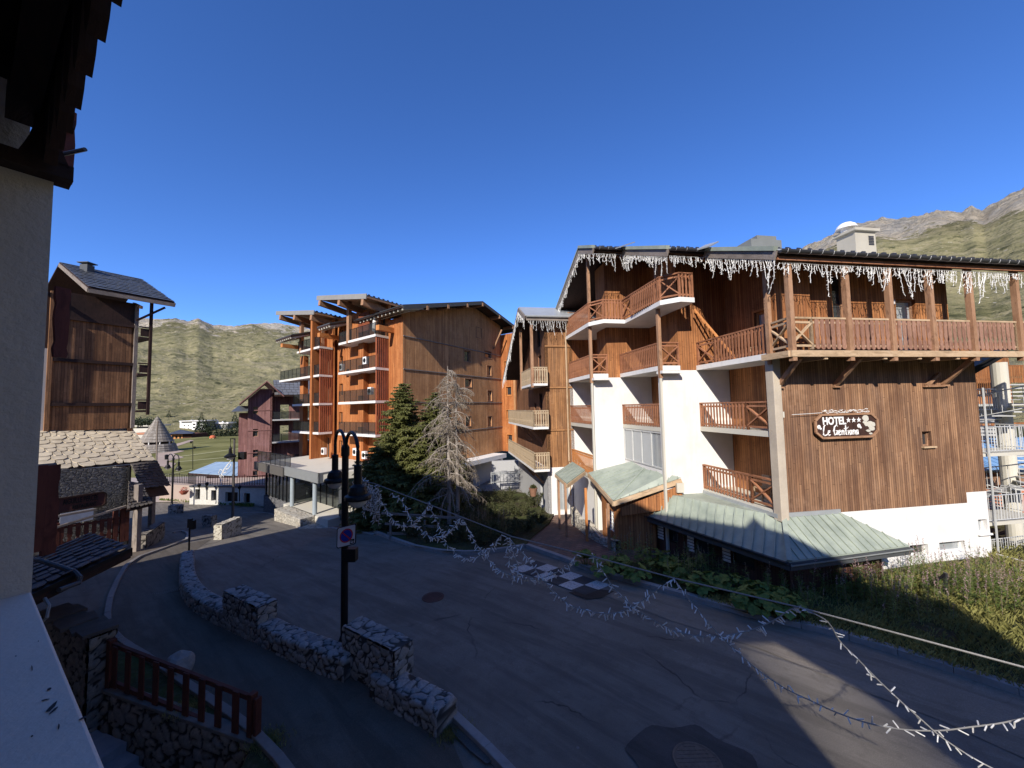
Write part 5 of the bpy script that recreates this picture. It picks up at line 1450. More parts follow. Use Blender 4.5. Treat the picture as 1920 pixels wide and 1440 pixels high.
# fence
fen = thing('red_plank_fence', 'red-brown plank fence on the retaining wall at the bottom left', 'fence', (FL.x, FL.y, .05))
fa, fb = V((FL.x, FL.y, .05)) + fn * .1, V((FR.x, FR.y, -.06)) + fn * .1
fL_ = (fb - fa).length; hh_ = .86
m_ = MB(); m_.beam(fa - Zv * .15, fa + Zv * 1.0, .13, .13, up=fn); m_.build('post', W_REDP, fen, bevel=.008)
m_ = MB(); m_.beam(fb - Zv * .75, fb + Zv * .86, .12, .13, up=fn); m_.build('post', W_REDP, fen, bevel=.008)
m_ = MB(); m_.beam(fb - Zv * .75 - fdir * -.13, fb + Zv * .80 + fdir * .13, .07, .12, up=fn); m_.build('post', W_REDP, fen, bevel=.008)
m_ = MB(); m_.beam(fa + Zv * (hh_ + .04), fb + Zv * (hh_ - .1), .07, .09); m_.build('rail', W_REDP, fen, bevel=.006)
m_ = MB(); m_.beam(fa + Zv * .10, fb + Zv * .0, .07, .09); m_.build('rail', W_REDP, fen, bevel=.006)
for i in range(9):
    c = fa.lerp(fb, (i + .55) / 9.3) - fn * .05
    m_ = MB(); m_.box(c - fdir * .085 + Zv * (.06 - i * .01), fdir * .17, -fn * .025, (0, 0, hh_ - .0)); m_.build('plank', W_REDP, fen, bevel=.005)
bo = atG(338, 1262)
def boulder(name, c, r, label, mat):
    bm = bmesh.new(); bmesh.ops.create_icosphere(bm, subdivisions=3, radius=1)
    for v in bm.verts:
        n = noise.noise(v.co * 1.3 + V((c.x, 0, 0))) * .3; v.co = v.co * (1 + n); v.co.x *= r[0]; v.co.y *= r[1]; v.co.z *= r[2]
    me = bpy.data.meshes.new(name); bm.to_mesh(me); bm.free(); me.materials.append(mat)
    o = bpy.data.objects.new(name, me); scene.collection.objects.link(o); o.location = (c.x, c.y, g(c.x, c.y) + r[2] * .6); return tag(o, label, 'boulder')
boulder('boulder', bo, (.26, .24, .30), 'pale upright boulder behind the red plank fence', M_REL if 0 else plain('grey_boulder', (.32, .31, .29), .9, 0, 4, .4, .6))

# ================================================================ RESTAURANT CHALET on the left
A_ = V((.47, .88, 0)).normalized(); B_ = V((.88, -.47, 0)).normalized()
rest = thing('restaurant_chalet', 'dark timber chalet with a stone-flagged lower roof on the left of the road', 'chalet', (-27, 26, -2))
Wr = V((-26.6, 27.0, 0))
def rr(a, b, z): p = Wr + A_ * a + B_ * b; return V((p.x, p.y, z))
m_ = MB(); wallgrid(m_, rr(-3.9, 0, 0), A_, 3.9, 5.1, 13.7, B_, []); m_.build('wood_wall', W_CHALET, rest)
m_ = MB(); wallgrid(m_, rr(-9, 0, 0), A_, 5.1, 3, 10.2, B_, []); m_.build('render_wall', P_GREY, rest)
m_ = MB(); wallgrid(m_, rr(-9, 0, 0), A_, 5.1, 10.2, 13.7, B_, []); m_.build('upper_wall', W_DARK, rest)
m_ = MB(); wallgrid(m_, rr(0, 0, 0), -B_, 9, -2.2, 13.7, A_, []); m_.build('end_wall', W_CHALET, rest)
m_ = MB(); wallgrid(m_, rr(-3.9, .02, 0), A_, 4.0, 12.3, 13.9, B_, []); m_.build('dark_boards', W_DARK, rest)  # dark timber laid over the top of the wood wall
for z in (6.75, 9.55, 12.25):
    m_ = MB(); m_.beam(rr(-3.9, .06, z), rr(.0, .06, z), .12, .2); m_.build('cross_beam', W_DARK, rest)
for a in (-3.95, -.03): 
    m_ = MB(); m_.beam(rr(a, .06, 5.1), rr(a, .06, 13.8), .14, .2, up=A_); m_.build('corner_post', W_GREYT if a > -1 else W_CHALET, rest)
for i, z in enumerate((7.1, 9.7, 12.3)):
    m_ = MB(); m_.box(rr(.05, .3, z - .9), A_ * .72, -B_ * 2.2, (0, 0, .14)); sb = m_.build('side_balcony', W_DARK, rest)
    for k in (0, 1):
        m2 = MB(); m2.box(rr(.15 + k * .0, .28, z - .7), A_ * .62, -B_ * .05, (0, 0, .55)); m2.beam(rr(.05, .3, z - .05), rr(.75, .3, z - .05), .08, .08)
        if k == 0: m2.build('plank_railing', W_DARK, sb)
m_ = MB(); m_.beam(rr(.68, .3, 6.0), rr(.68, .3, 14.1), .16, .16, up=A_); m_.build('balcony_post', W_DARK, rest)
m_ = MB(); m_.beam(rr(-.2, .6, 12.6), rr(1.4, .4, 13.9), .12, .14); m_.build('roof_strut', W_DARK, rest)
# roof
E1, E0 = atY(328, 567, 28.3), atY(166, 536, 24.3)
E0 = V((E1.x, E1.y, E1.z)) - A_ * 4.5; E0.z = E1.z - .05
G1 = E1 - B_ * 6.1 + Zv * 2.85; G0 = E0 - B_ * 6.1 + Zv * 2.85
m_ = MB(); m_.prism([E0, E1, G1, G0], (0, 0, -.12)); m_.prism([G0, G1, G1 - B_ * 6 - Zv * 2.8, G0 - B_ * 6 - Zv * 2.8], (0, 0, -.12)); rr_ = m_.build('roof', W_DARK, rest)
m_ = MB(); tiles(m_, E0, E1, G1, G0, 13, 8, .02, .08, .02, .05, .3, .02); m_.build('roof_tiles', plain('dark_metal_tiles', (.085, .095, .11), .45, .2, 3, .3, 0, .5, (.12, .13, .15)), rr_)
m_ = MB(); m_.beam(E0 - Zv * .22, E1 - Zv * .22, .08, .26); m_.beam(E0 - Zv * .2, G0 - Zv * .2, .08, .26); m_.beam(E1 - Zv * .2, G1 - Zv * .2, .08, .26); m_.build('eave_board', W_GREYT, rr_)
m_ = MB(); vp = atY(157, 500, 27.3); m_.box(vp - V((.3, 0, .9)), (.55, 0, 0), (0, .5, 0), (0, 0, 1.1)); m_.box(vp + V((-.42, -.1, .3)), (.8, 0, 0), (0, .7, 0), (0, 0, .06)); m_.box(vp + V((-.2, .1, .2)), (.1, 0, 0), (0, .1, 0), (0, 0, .12)); m_.build('flue', M_DKGREY, rest)
for k in (.0, -4.4):
    m_ = MB(); m_.beam(rr(k, .7, 13.55), rr(k, -.6, 14.0), .16, .2); m_.build('roof_bracket', W_BEAM, rest)
# carved light strip at the left of the wall
m_ = MB(); m_.box(rr(-5.4, .4, 8.2), A_ * .3, B_ * .1, (0, 0, 5.2)); m_.build('carved_board', W_RED, rest)
# stone-flagged lower roof
R0, R1 = atY(20, 889, 19.2), atY(291, 864, 25.0)
U0, U1 = atY(30, 809, 22.6), atY(246, 801, 27.6)
m_ = MB(); m_.prism([R0, R1, U1, U0], (0, 0, -.14)); lr = m_.build('lower_roof', W_DARK, rest)
m_ = MB(); tiles(m_, R0, R1, U1, U0, 10, 10, .035, .6, .02, .05, .4, .5); m_.build('stone_flags', M_LAUZE, lr)
R2 = atY(318, 912, 25.8); R3 = atY(262, 917, 22.6)
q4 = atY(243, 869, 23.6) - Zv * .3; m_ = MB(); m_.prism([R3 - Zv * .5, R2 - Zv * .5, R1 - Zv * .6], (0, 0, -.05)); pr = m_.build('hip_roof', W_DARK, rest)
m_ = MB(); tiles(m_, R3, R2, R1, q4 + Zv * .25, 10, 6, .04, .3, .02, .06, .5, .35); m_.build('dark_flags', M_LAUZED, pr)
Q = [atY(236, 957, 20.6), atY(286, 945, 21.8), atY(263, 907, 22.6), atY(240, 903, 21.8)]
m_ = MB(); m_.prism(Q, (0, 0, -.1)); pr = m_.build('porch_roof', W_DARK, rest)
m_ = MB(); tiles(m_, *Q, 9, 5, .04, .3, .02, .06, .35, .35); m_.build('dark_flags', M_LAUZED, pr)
gutter(lr, R0 + V((.05, -.05, -.05)), R1.lerp(R0, .13) + V((.05, -.05, -.05)), .07, 0, 1.6, M_ZINC)
# stone wall under it
g0, g1_ = atG(20, 1046), atG(252, 1036); 
s0_ = V((-24.0, 17.2, 0)); s1_ = V((-21.9, 22.1, 0)); sd_ = (s1_ - s0_).normalized(); sn_ = V((sd_.y, -sd_.x, 0))
sL = (s1_ - s0_).length
s0_ = s0_ - sd_ * 2; sL += 2
p_ = atY(152, 985, 19); 
m_ = MB(); wops = [(1.6, 5.6, .35, 1.2)]
wallgrid(m_, s0_, sd_, sL, -1.6, 1.6, sn_, wops, .3); wallgrid(m_, s0_, sd_, sL, 1.6, 2.85, sn_, [], .3, topf=lambda q: 3.9 - q * .12); wallgrid(m_, s1_, -sn_, 7, -1.8, 3.0, sd_, []); m_.build('stone_wall', masonry('restaurant_stone', [(.16, .15, .14), (.25, .235, .215), (.20, .185, .16)], (.10, .095, .09), 4.6, 1.7), rest)
wf = window(rest, s0_, sd_, sn_, 1.6, 5.6, .35, 1.2, M_WHITEP, M_GLASS, .2, .05, mull=7, cross=1)
m_ = MB(); m_.tube([V((s1_.x, s1_.y, 3.1)) + sn_ * .12, V((s1_.x, s1_.y, -1.2)) + sn_ * .12], .07, 8); m_.build('downpipe', M_BLACK, rest)
for (px, py0, y) in ((255, 1035, 19.6), (283, 1000, 24)):
    p = atG(px, py0); m_ = MB(); m_.beam(V((p.x, p.y, p.z - .1)), V((p.x, p.y, 2.2)), .26, .26, up=(0, 1, 0)); m_.build('porch_post', W_GREYT, rest)
# steps / low stone walls beside the post
a1, a2 = atG(262, 1030), atG(298, 1012)
stone_block('stone_wall', a1, a2, .5, a1.z - .2, a1.z + .75, label='low grey stone wall at the foot of the timber porch posts', cat='wall', mat=M_RELD, res=.09)
# sign
rs_ = thing('restaurant_sign', 'dark red board lettered AIGUILLE PERCEE RESTAURANT on the stone wall', 'sign', s0_ + sd_ * 4)
sa = atP(100, 949, s0_ + sn_ * .12, sn_); sb_ = atP(197, 935, s0_ + sn_ * .12, sn_)
cS = (sa + sb_) / 2; wS = (sb_ - sa).length / 2; hS = .36
m_ = MB(); pf = [(-wS, -hS + .1), (-wS + .12, -hS), (wS - .12, -hS), (wS, -hS + .1), (wS, hS - .1), (wS - .12, hS), (-wS + .12, hS), (-wS, hS - .1)]
m_.prism([cS + sd_ * a + Zv * b for a, b in pf], sn_ * .06); m_.build('board', plain('dull_red_board', (.10, .036, .028), .7, 0, 4, .3, .1), rs_)
m_ = MB()
for i in range(8):
    a, b = pf[i], pf[(i + 1) % 8]; m_.beam(cS + sd_ * a[0] + Zv * a[1] + sn_ * .06, cS + sd_ * b[0] + Zv * b[1] + sn_ * .06, .07, .08, up=sn_)
m_.build('frame', W_DARK, rs_)
text_mesh('AIGUILLE PERCÉE', .36, cS + Zv * .02 + sn_ * .07, sd_, Zv, M_BLACK, rs_, align='CENTER', sx_=wS * 2 * .93 / 3.75, font_w=.008)
text_mesh('RESTAURANT', .26, cS - Zv * .27 + sn_ * .07 + sd_ * wS * .15, sd_, Zv, M_BLACK, rs_, align='CENTER', sx_=wS * 2 * .6 / 2.0, font_w=.006)
# red fence of the restaurant terrace and the sloping grey beams
rf_ = thing('terrace_fence', 'dark red plank fence of the restaurant terrace under the stone wall', 'fence', (atG(170, 1010).x, atG(170, 1010).y, -1))
fa, fb = atP(104, 1030, s0_ + sn_ * 1.3, sn_), atP(236, 1012, s0_ + sn_ * 1.3, sn_); fa.z = -.3; fb.z = -.42
d_ = (fb - fa); L_ = V((d_.x, d_.y, 0)).length; d_ = V((d_.x, d_.y, 0)).normalized(); n_ = V((d_.y, -d_.x, 0))
m_ = MB(); m_.beam(fa + Zv * .95, fb + Zv * .95, .08, .1); m_.beam(fa + Zv * .2, fb + Zv * .2, .06, .09); m_.build('rail', W_REDP, rf_)
k = int(L_ / .27)
for i in range(k):
    c = fa.lerp(fb, (i + .5) / k) + n_ * .05; w = .085
    prof = [(-w, 0), (w, 0), (w, .3), (w * .5, .4), (w, .5), (w, 1.05), (-w, 1.05), (-w, .5), (-w * .5, .4), (-w, .3)]
    m_ = MB(); m_.prism([c + d_ * a + Zv * b for a, b in prof], n_ * .025); m_.build('plank', W_REDP, rf_)
for i in (0, .82, .93, 1):
    c = fa.lerp(fb, i); m_ = MB(); m_.beam(c - Zv * .3, c + Zv * (1.45 if i > .5 else 1.2), .16, .16, up=n_); m_.build('post', W_REDP, rf_)
for i, ((x0, y0), (x1, y1)) in enumerate((((95, 992), (240, 948)), ((98, 970), (180, 955)))):
    m_ = MB(); m_.beam(atP(x0, y0, s0_ + sn_ * 1.4, sn_), atP(x1, y1, s0_ + sn_ * 1.4, sn_), .12, .1); m_.build('sloping_beam', W_GREYT, rest)
m_ = MB(); q = atP(112, 975, s0_ + sn_ * .3, sn_); m_.box(q - Zv * .3, sd_ * 1.2, sn_ * .02, (0, 0, .6)); tag(m_.build('banner', plain('pale_blue_banner', (.42, .45, .52), .6)), 'pale blue-white banner below the restaurant sign', 'banner')
# ================================================================ ANNEX behind the hotel
AO = V((2.1, 24.0, 0))
def a2_(u, v, z=0.0): p = AO + HR * u + HL * v; return V((p.x, p.y, z))
ann = thing('timber_annex', 'narrow timber building with pale wooden balconies, between the hotel and the dead larch', 'building', a2_(1, 2, 0))
def awall(u0, v0, u1, v1, z0, z1, mat, name, nrm, ops=(), topf=None):
    a, b = a2_(u0, v0), a2_(u1, v1); d = b - a; L = d.length; d /= L
    m_ = MB(); wallgrid(m_, a, d, L, z0, z1, nrm, ops, .15, .2, topf); return m_.build(name, mat, ann)
awall(0, 0, 1.75, 0, 2.25, 11.6, W_ANNEX, 'wood_wall', -HL)
awall(0, 0, 1.75, 0, -1.5, 2.25, P_WHITE, 'white_plinth', -HL, [(.55, 1.35, -.4, 1.5)])
window(ann, a2_(0, 0), HR, -HL, .55, 1.35, -.4, 1.5, M_GALV, M_GLASSW, .1, .06, name='door', mull=1)
awall(1.4, -.02, 3.4, 2.4, -1.5, 11.8, W_ANNEX, 'return_wall', (-HL + HR * 0))
az_ = lambda s: (12.1 + .3 * s) if s < 1.9 else 12.65 - .52 * (s - 1.9)
sops = [(1.0, 1.9, 4.8, 6.9), (1.0, 1.9, 7.4, 9.4), (2.8, 3.4, 5.5, 6.3), (1.2, 2.0, 10.0, 11.2)]
awall(0, 0, 0, 10.5, 2.25, 8, wood('annex_side_cladding', (.13, .06, .03), (.28, .13, .065), .12), 'side_wall', -HR, sops, topf=lambda s: min(11.7, az_(s) - .3))
awall(0, 0, 0, 10.5, -1.5, 2.25, P_GREY, 'plinth_side', -HR, [(1.2, 2.1, -.5, 1.5)])
for q in sops: window(ann, a2_(0, 0), HL, -HR, *q, W_DARK, M_GLASS, .13, .07)
for z in (4.55, 7.2, 9.8): 
    m_ = MB(); m_.beam(a2_(0, -.03, z), a2_(1.7, -.03, z), .05, .12); m_.build('storey_board', W_ANNEX, ann)
M_ABAL = wood('pale_balcony_timber', (.33, .24, .15), (.55, .43, .28), 0, None, grain=26)
for z, vl, pt, ul in ((2.1, 10.0, 3, -.95), (4.65, 9.6, 3, -.95), (7.3, 3.6, 2, -.95)):
    balcony_slab(ann, [a2_(ul, -.5), a2_(-.0, -.5), a2_(-.02, vl), a2_(ul, vl)], z, .14, P_WHITE)
    railing(ann, [a2_(-.02, -.45), a2_(ul + .05, -.45), a2_(ul + .05, vl)], z + .14, h=.98, m=M_ABAL, step=.15, pw=.085, scallop=True)
    for k in range(2 if vl > 5 else 0):
        m_ = MB(); m_.beam(a2_(-.02, 1 + k * 3, z - 1.0), a2_(ul + .1, 1 + k * 3, z - .05), .1, .12); m_.build('balcony_strut', W_BEAM, ann)
for v in (-.42, 3.2):
    m_ = MB(); m_.beam(a2_(-.93, v, 7.2), a2_(-.93, v, min(11.7, az_(v) - .1)), .16, .16, up=HL); m_.build('post', W_BEAM, ann)
# roof
m_ = MB(); r1 = [a2_(-1.35, -.75, 11.55), a2_(3.2, -.75, 11.55), a2_(3.2, 1.4, 12.6), a2_(-1.35, 1.4, 12.6)]
m_.prism(r1, (0, 0, -.14)); m_.prism([a2_(-1.35, 1.41, 12.6), a2_(3.2, 1.41, 12.6), a2_(3.2, 9.4, 8.5), a2_(-1.35, 9.4, 8.5)], (0, 0, -.14)); arf = m_.build('roof', W_DARK, ann)
m_ = MB(); m_.prism([p + V((0, 0, .004)) for p in r1], (0, 0, .05)); m_.prism([a2_(-1.35, 1.41, 12.604), a2_(3.2, 1.41, 12.604), a2_(3.2, 9.4, 8.504), a2_(-1.35, 9.4, 8.504)], (0, 0, .05)); m_.build('roof_covering', M_ZINC, arf)
for r_ in range(3):
    m_ = MB(); zz = 11.62 + r_ * .28 + .03; vv = -.55 + r_ * .58; m_.beam(a2_(-1.2, vv, zz), a2_(3, vv, zz), .02, .02)
    for i in range(9): m_.box(a2_(-1.1 + i * .45 + (r_ % 2) * .2, vv, zz - .02), HR * .2, HL * .03, (0, 0, .07))
    m_.build('snow_guard', M_GUTTER, arf)
m_ = MB(); m_.beam(a2_(-1.38, -.75, 11.42), a2_(-1.38, 1.4, 12.48), .05, .22); m_.beam(a2_(-1.38, 1.4, 12.48), a2_(-1.38, 9.4, 8.38), .05, .22); m_.beam(a2_(-1.3, -.76, 11.36), a2_(3.2, -.76, 11.36), .05, .2); m_.build('rake_board', W_GREYT, arf)
gutter(arf, a2_(-1.3, -.78, 11.5), a2_(3.2, -.78, 11.5), .07, 0, 0, M_ZINC)
m_ = MB(); m_.tube([a2_(1.35, -.75, 11.4), a2_(1.35, -.3, 10.8), a2_(1.35, -.1, 10.2), a2_(1.35, -.1, 2.6)], .05, 8); m_.build('downpipe', W_PALE, ann)

# ================================================================ ORANGE APARTMENT BUILDING
F_ = V((.488, .873, 0)).normalized(); Wd = V((-.769, .639, 0)).normalized()
FN = V((F_.y, -F_.x, 0)); WN = V((-Wd.y, Wd.x, 0))
if WN.y > 0: WN = -WN
apt = thing('orange_apartment_building', 'tall orange timber apartment building with glass balconies and flying roofs', 'apartment building', (-9, 33, -1))
C0 = V((-11.2, 31.5, 0)); C1 = V((-8.9, 31.4, 0)); D0 = V((-18.5, 36.8, 0))
LV = [12.1, 9.35, 6.6, 3.8]
def pt(b, f, w, z): p = b + F_ * f + Wd * w; return V((p.x, p.y, z))
# long facade
zt = lambda t: 14.0 + .26 * (t + 1.2) if t < 10.2 else 16.96 - .2 * (t - 10.2)
fops = []
for (px, py, w, hh_) in ((898, 624, .95, 1.05), (876, 668, 1.05, 1.15), (915, 665, 1.3, .75), (917, 695, .9, 1.1), (878, 718, 1.15, .85), (918, 742, .9, 1.15), (918, 790, .9, 1.1), (878, 790, .9, 1.0), (942, 676, .7, 1.0)):
    q = atP(px, py, C1, FN); u = (q - C1).dot(F_)
    if u < 15.5: fops.append((u - w / 2, u + w / 2, q.z - hh_ / 2, q.z + hh_ / 2))
def nonover(ops): return ops
m_ = MB(); wallgrid(m_, C1, F_, 15.7, 1.0, 9.2, FN, [q for q in fops if q[3] < 9.2], .2); m_.build('long_wall', W_GREYB, apt)
m_ = MB(); wallgrid(m_, C1, F_, 15.7, 9.2, 13, FN, [q for q in fops if q[2] > 9.2 and q[3] < 13.2], .2, topf=lambda t: zt(t) - .2)
m_.build('long_wall', W_GREYB, apt)
for q in fops:
    if (q[3] < 9.2) or (q[2] > 9.2): window(apt, C1, F_, FN, *q, W_BEAM, M_GLASS, .17, .09, trim=.07)
for z in (3.8, 6.6, 9.35, 12.1):
    m_ = MB(); m_.beam(pt(C1, 0, 0, z) + FN * .03, pt(C1, 15.7, 0, z) + FN * .03, .06, .09); m_.build('storey_line', W_GREYT, apt)
# end piece: sun-facing return, then grey wall
m_ = MB(); e0 = pt(C1, 15.7, 0, 0); ro = [(.7, 1.5, 1.9, 2.9), (.7, 1.5, 4.7, 5.7), (.7, 1.5, 7.4, 8.4), (.5, 1.3, 10.3, 11.4)]
wallgrid(m_, e0, -Wd, 2.1, 1.0, 14.6, WN, ro, .2); m_.build('return_wall', W_ORANGE, apt)
for q in ro: window(apt, e0, -Wd, WN, *q, W_ORBEAM, M_GLASS, .17, .09, trim=.08)
m_ = MB(); wallgrid(m_, e0 - Wd * 2.1, F_, 5, 1.0, 14.6, FN, [(.8, 1.6, 12.2, 13.4)], .2); m_.build('end_wall', W_GREYB, apt)
# base: white garage storey with slab and ramp
m_ = MB(); wallgrid(m_, pt(C1, 1.5, -.0, 0), F_, 14.2, -3.8, .75, FN, [(4.5, 8.2, -2.6, .2)], .5); m_.build('base_wall', P_GREY, apt)
window(apt, pt(C1, 1.5, 0, 0), F_, FN, 4.5, 8.2, -2.6, .2, M_BLACK, M_GLASS, .45, .08, name='glazed_entrance', mull=3)
m_ = MB(); m_.box(pt(C1, 1.3, 0, .55) - Wd * 0, FN * 1.6, F_ * 12.5, (0, 0, .42)); m_.build('entrance_canopy', P_WHITE, apt)
m_ = MB(); p0, p1 = atY(921, 868, 34), atY(1000, 850, 34); m_.box(V((p0.x, 35, -2.6)), (4.6, .6, 0), (0, .4, 0), (0, 0, p0.z + 2.6)); m_.build('ramp_wall', P_GREY, apt)
rl = MB(); a, b = atY(921, 905, 33), atY(981, 905, 33)
railing(apt, [(a.x, 33, 0), (b.x, 33.4, 0)], a.z - .1, h=.95, m=M_ZINC, step=.3, pw=.04, scallop=False, name='ramp_railing')
# sun-facing walls of module A
A0 = C0 + F_ * 1.38
aop = []
for z in LV: aop += [(.5, 2.0, z + .22, z + 2.3), (8.0, 8.7, z + .9, z + 2.1)]
aop += [(.5, 2.0, 1.2, 3.3), (8.0, 8.7, 1.9, 3.1)]
m_ = MB(); wallgrid(m_, A0 - Wd * 2.05, Wd, 2.05, 1.0, 13.7, WN); m_.build('corner_wall', W_ORANGE, apt)
m_ = MB(); wallgrid(m_, A0, Wd, 10.3, 1.0, 15.3, WN, aop, .25); m_.build('sunny_wall', W_ORANGE, apt)
for q in aop: window(apt, A0, Wd, WN, *q, W_ORBEAM, M_GLASS, .2, .08, name='window' if q[0] > 4 else 'balcony_door', mull=0 if q[0] > 4 else 1)
m_ = MB(); wallgrid(m_, pt(A0, 0, 10.3, 0), -F_, 2.2, 1.0, 15, FN); m_.build('link_wall', W_ORANGE, apt)
# module B
B0 = D0 + F_ * 1.4
bop = []
for z in LV[1:] + [1.1]: bop += [(.5, 1.9, z + .22, z + 2.3), (3.2, 4.6, z + .22, z + 2.3)]
m_ = MB(); wallgrid(m_, B0, Wd, 5.2, 1.0, 15.3, WN, bop, .25); m_.build('sunny_wall', W_ORANGE, apt)
for q in bop: window(apt, B0, Wd, WN, *q, W_BEAM, M_GLASS, .2, .08, name='balcony_door', mull=1)
m_ = MB(); wallgrid(m_, pt(B0, 0, 5.2, 0), F_, 9, 1.0, 14, -FN); m_.build('far_wall', W_ORANGE, apt)
m_ = MB(); m_.prism([pt(C1, .4, 0, 1) - FN * .5, pt(C1, 15.2, 0, 1) - FN * .5, pt(B0, 14, 5, 1), pt(B0, .6, 5, 1), pt(A0, .6, 9.5, 1)], (0, 0, 11.5)); m_.build('inner_core', W_DARKW, apt)
# balconies
def glassrail(a, b, z, hh=1.0, name='glass_railing'):
    a = V((a.x, a.y, z)); b = V((b.x, b.y, z)); d = (b - a); L = d.length; d /= L; n = V((-d.y, d.x, 0))
    m_ = MB(); k = max(1, round(L / 1.1))
    for i in range(k + 1): p = a.lerp(b, i / k); m_.beam(p, p + Zv * hh, .035, .035, up=n)
    m_.beam(a + Zv * hh, b + Zv * hh, .045, .035); r = m_.build(name, M_BLACK, apt)
    m_ = MB()
    for i in range(k): p, q = a.lerp(b, (i + .04) / k), a.lerp(b, (i + .96) / k); m_.face([p + Zv * .06, q + Zv * .06, q + Zv * (hh - .03), p + Zv * (hh - .03)])
    m_.build('glass_panels', M_RGLASS, r)
def slats(a, b, z0, z1, name='slat_screen', mat=None, step=.19):
    d = (b - a); L = d.length; d = d / L; n = V((-d.y, d.x, 0)); m_ = MB(); k = int(L / step)
    for i in range(k + 1): p = a.lerp(b, i / k); m_.beam(V((p.x, p.y, z0)), V((p.x, p.y, z1)), .085, .11, up=n)
    m_.beam(V((a.x, a.y, z1 - .05)), V((b.x, b.y, z1 - .05)), .05, .08); m_.beam(V((a.x, a.y, z0 + .05)), V((b.x, b.y, z0 + .05)), .05, .08)
    m_.build(name, mat or W_SLAT, apt)
for i, z in enumerate(LV):
    wl0 = 6.3
    balcony_slab(apt, [pt(C0, -.05, -.05, 0), pt(C0, 1.37, -.05, 0), pt(C0, 1.37, wl0, 0), pt(C0, -.05, wl0, 0)], z, .2, P_WHITE)
    glassrail(pt(C0, .05, .1, 0), pt(C0, .05, wl0, 0), z + .2)
    if i: slats(pt(C0, .1, .02, 0), pt(C0, 1.3, .02, 0), z + .2, z + 2.75)
    else: slats(pt(C0, .6, 2.0, 0), pt(C0, .6, 3.6, 0), z + .2, z + 2.6); glassrail(pt(C0, .05, .0, 0), pt(C0, 1.3, .0, 0), z + .2)
    if i == 1: pass
    lb = 9.9 if i == 1 else (6.2 if i else 5.2)
    balcony_slab(apt, [pt(D0, -.05, -.05, 0), pt(D0, 1.39, -.05, 0), pt(D0, 1.39, lb, 0), pt(D0, -.05, lb, 0)], z, .2, P_WHITE)
    glassrail(pt(D0, .05, .1, 0), pt(D0, .05, lb - .1, 0), z + .2)
    if i: slats(pt(D0, .1, .02, 0), pt(D0, 1.3, .02, 0), z + .2, z + 2.75)
    else: slats(pt(D0, .5, 1.3, 0), pt(D0, .5, 2.4, 0), z + .2, z + 1.6)
for (b, w, z0, z1) in ((C0, 3.2, 1.1, 12.3), (D0, 5.4, 1.1, 12.0)):
    m_ = MB(); m_.box(pt(b, .8, w, z0), Wd * .9, F_ * .55, (0, 0, z1 - z0)); m_.build('wall_pier', W_ORANGE, apt)
for (b, f, w, z0, z1) in ((C0, .1, 4.6, 12.1, 15.9), (C0, .9, .9, 12.1, 15.4), (D0, .1, 4.4, 12.1, 15.6), (D0, .9, 1.3, 12.1, 15.2), (C0, 1.5, 3.2, 12.1, 15.8)):
    m_ = MB(); m_.beam(pt(b, f, w, z0), pt(b, f, w, z1), .32, .32, up=F_); m_.build('roof_post', W_BEAM, apt)
# small outdoor units on the balconies
for i, (px, py, d) in enumerate(((680, 683, 32.8), (689, 740, 32.8), (602, 852, 37), (661, 854, 33), (678, 860, 33), (636, 695, 36.5))):
    p = atY(px, py, d); m_ = MB(); m_.box(p, Wd * -.55, F_ * .3, (0, 0, .62))
    m_.lathe(p + Wd * -.28 + WN * .01 + Zv * .31, [(.2, 0), (.2, .012), (.001, .012)], 14, axis=WN, mi=1); m_.build('air_unit', [M_WHITEP, M_BLACK], apt)
# terrace (roof of the pavilion) and its upper wall
q0 = V((-14.0, 28.0, 0))
pav = thing('glazed_pavilion', 'glass-walled ground floor pavilion with grey fascia and stone base, below the orange building', 'pavilion', (q0.x, q0.y, -3))
m_ = MB(); m_.prism([pt(q0, 0, 0, .92), pt(q0, 0, 12.9, .92), pt(q0, 9, 12.9, .92), pt(q0, 5.4, .0, .92), pt(q0, 4.2, -1.5, .92)], (0, 0, .5)); m_.build('terrace_slab', P_CREAM, pav)
m_ = MB(); m_.box(pt(q0, -.12, -.1, .85), Wd * 6.2, F_ * .14, (0, 0, .72)); m_.box(pt(q0, -.12, -.1, .85), F_ * 5, Wd * .14, (0, 0, .72)); m_.build('fascia', plain('mid_grey_fascia', (.26, .27, .27), .5, .2, 3, .15, 0), pav)
m_ = MB(); m_.box(pt(q0, -.25, 6.1, .75), Wd * 6.9, F_ * .2, (0, 0, .72)); m_.build('fascia', plain('shaded_fascia', (.13, .12, .11), .5, .2, 3, .15, 0), pav)  # left half darker: cast shade put into the colour
glassrail(pt(q0, .0, 5.2, 0), pt(q0, 0, 12.8, 0), 1.45)
m_ = MB(); wallgrid(m_, pt(q0, .9, 6.0, 0), Wd, 6.9, -3.9, -1.6, WN); m_.build('stone_base', M_STONED, pav)
m_ = MB(); wallgrid(m_, pt(q0, .6, 6.0, 0), Wd, 6.8, -3.9, -1.75, WN); m_.build('stone_base', M_STONED, pav)
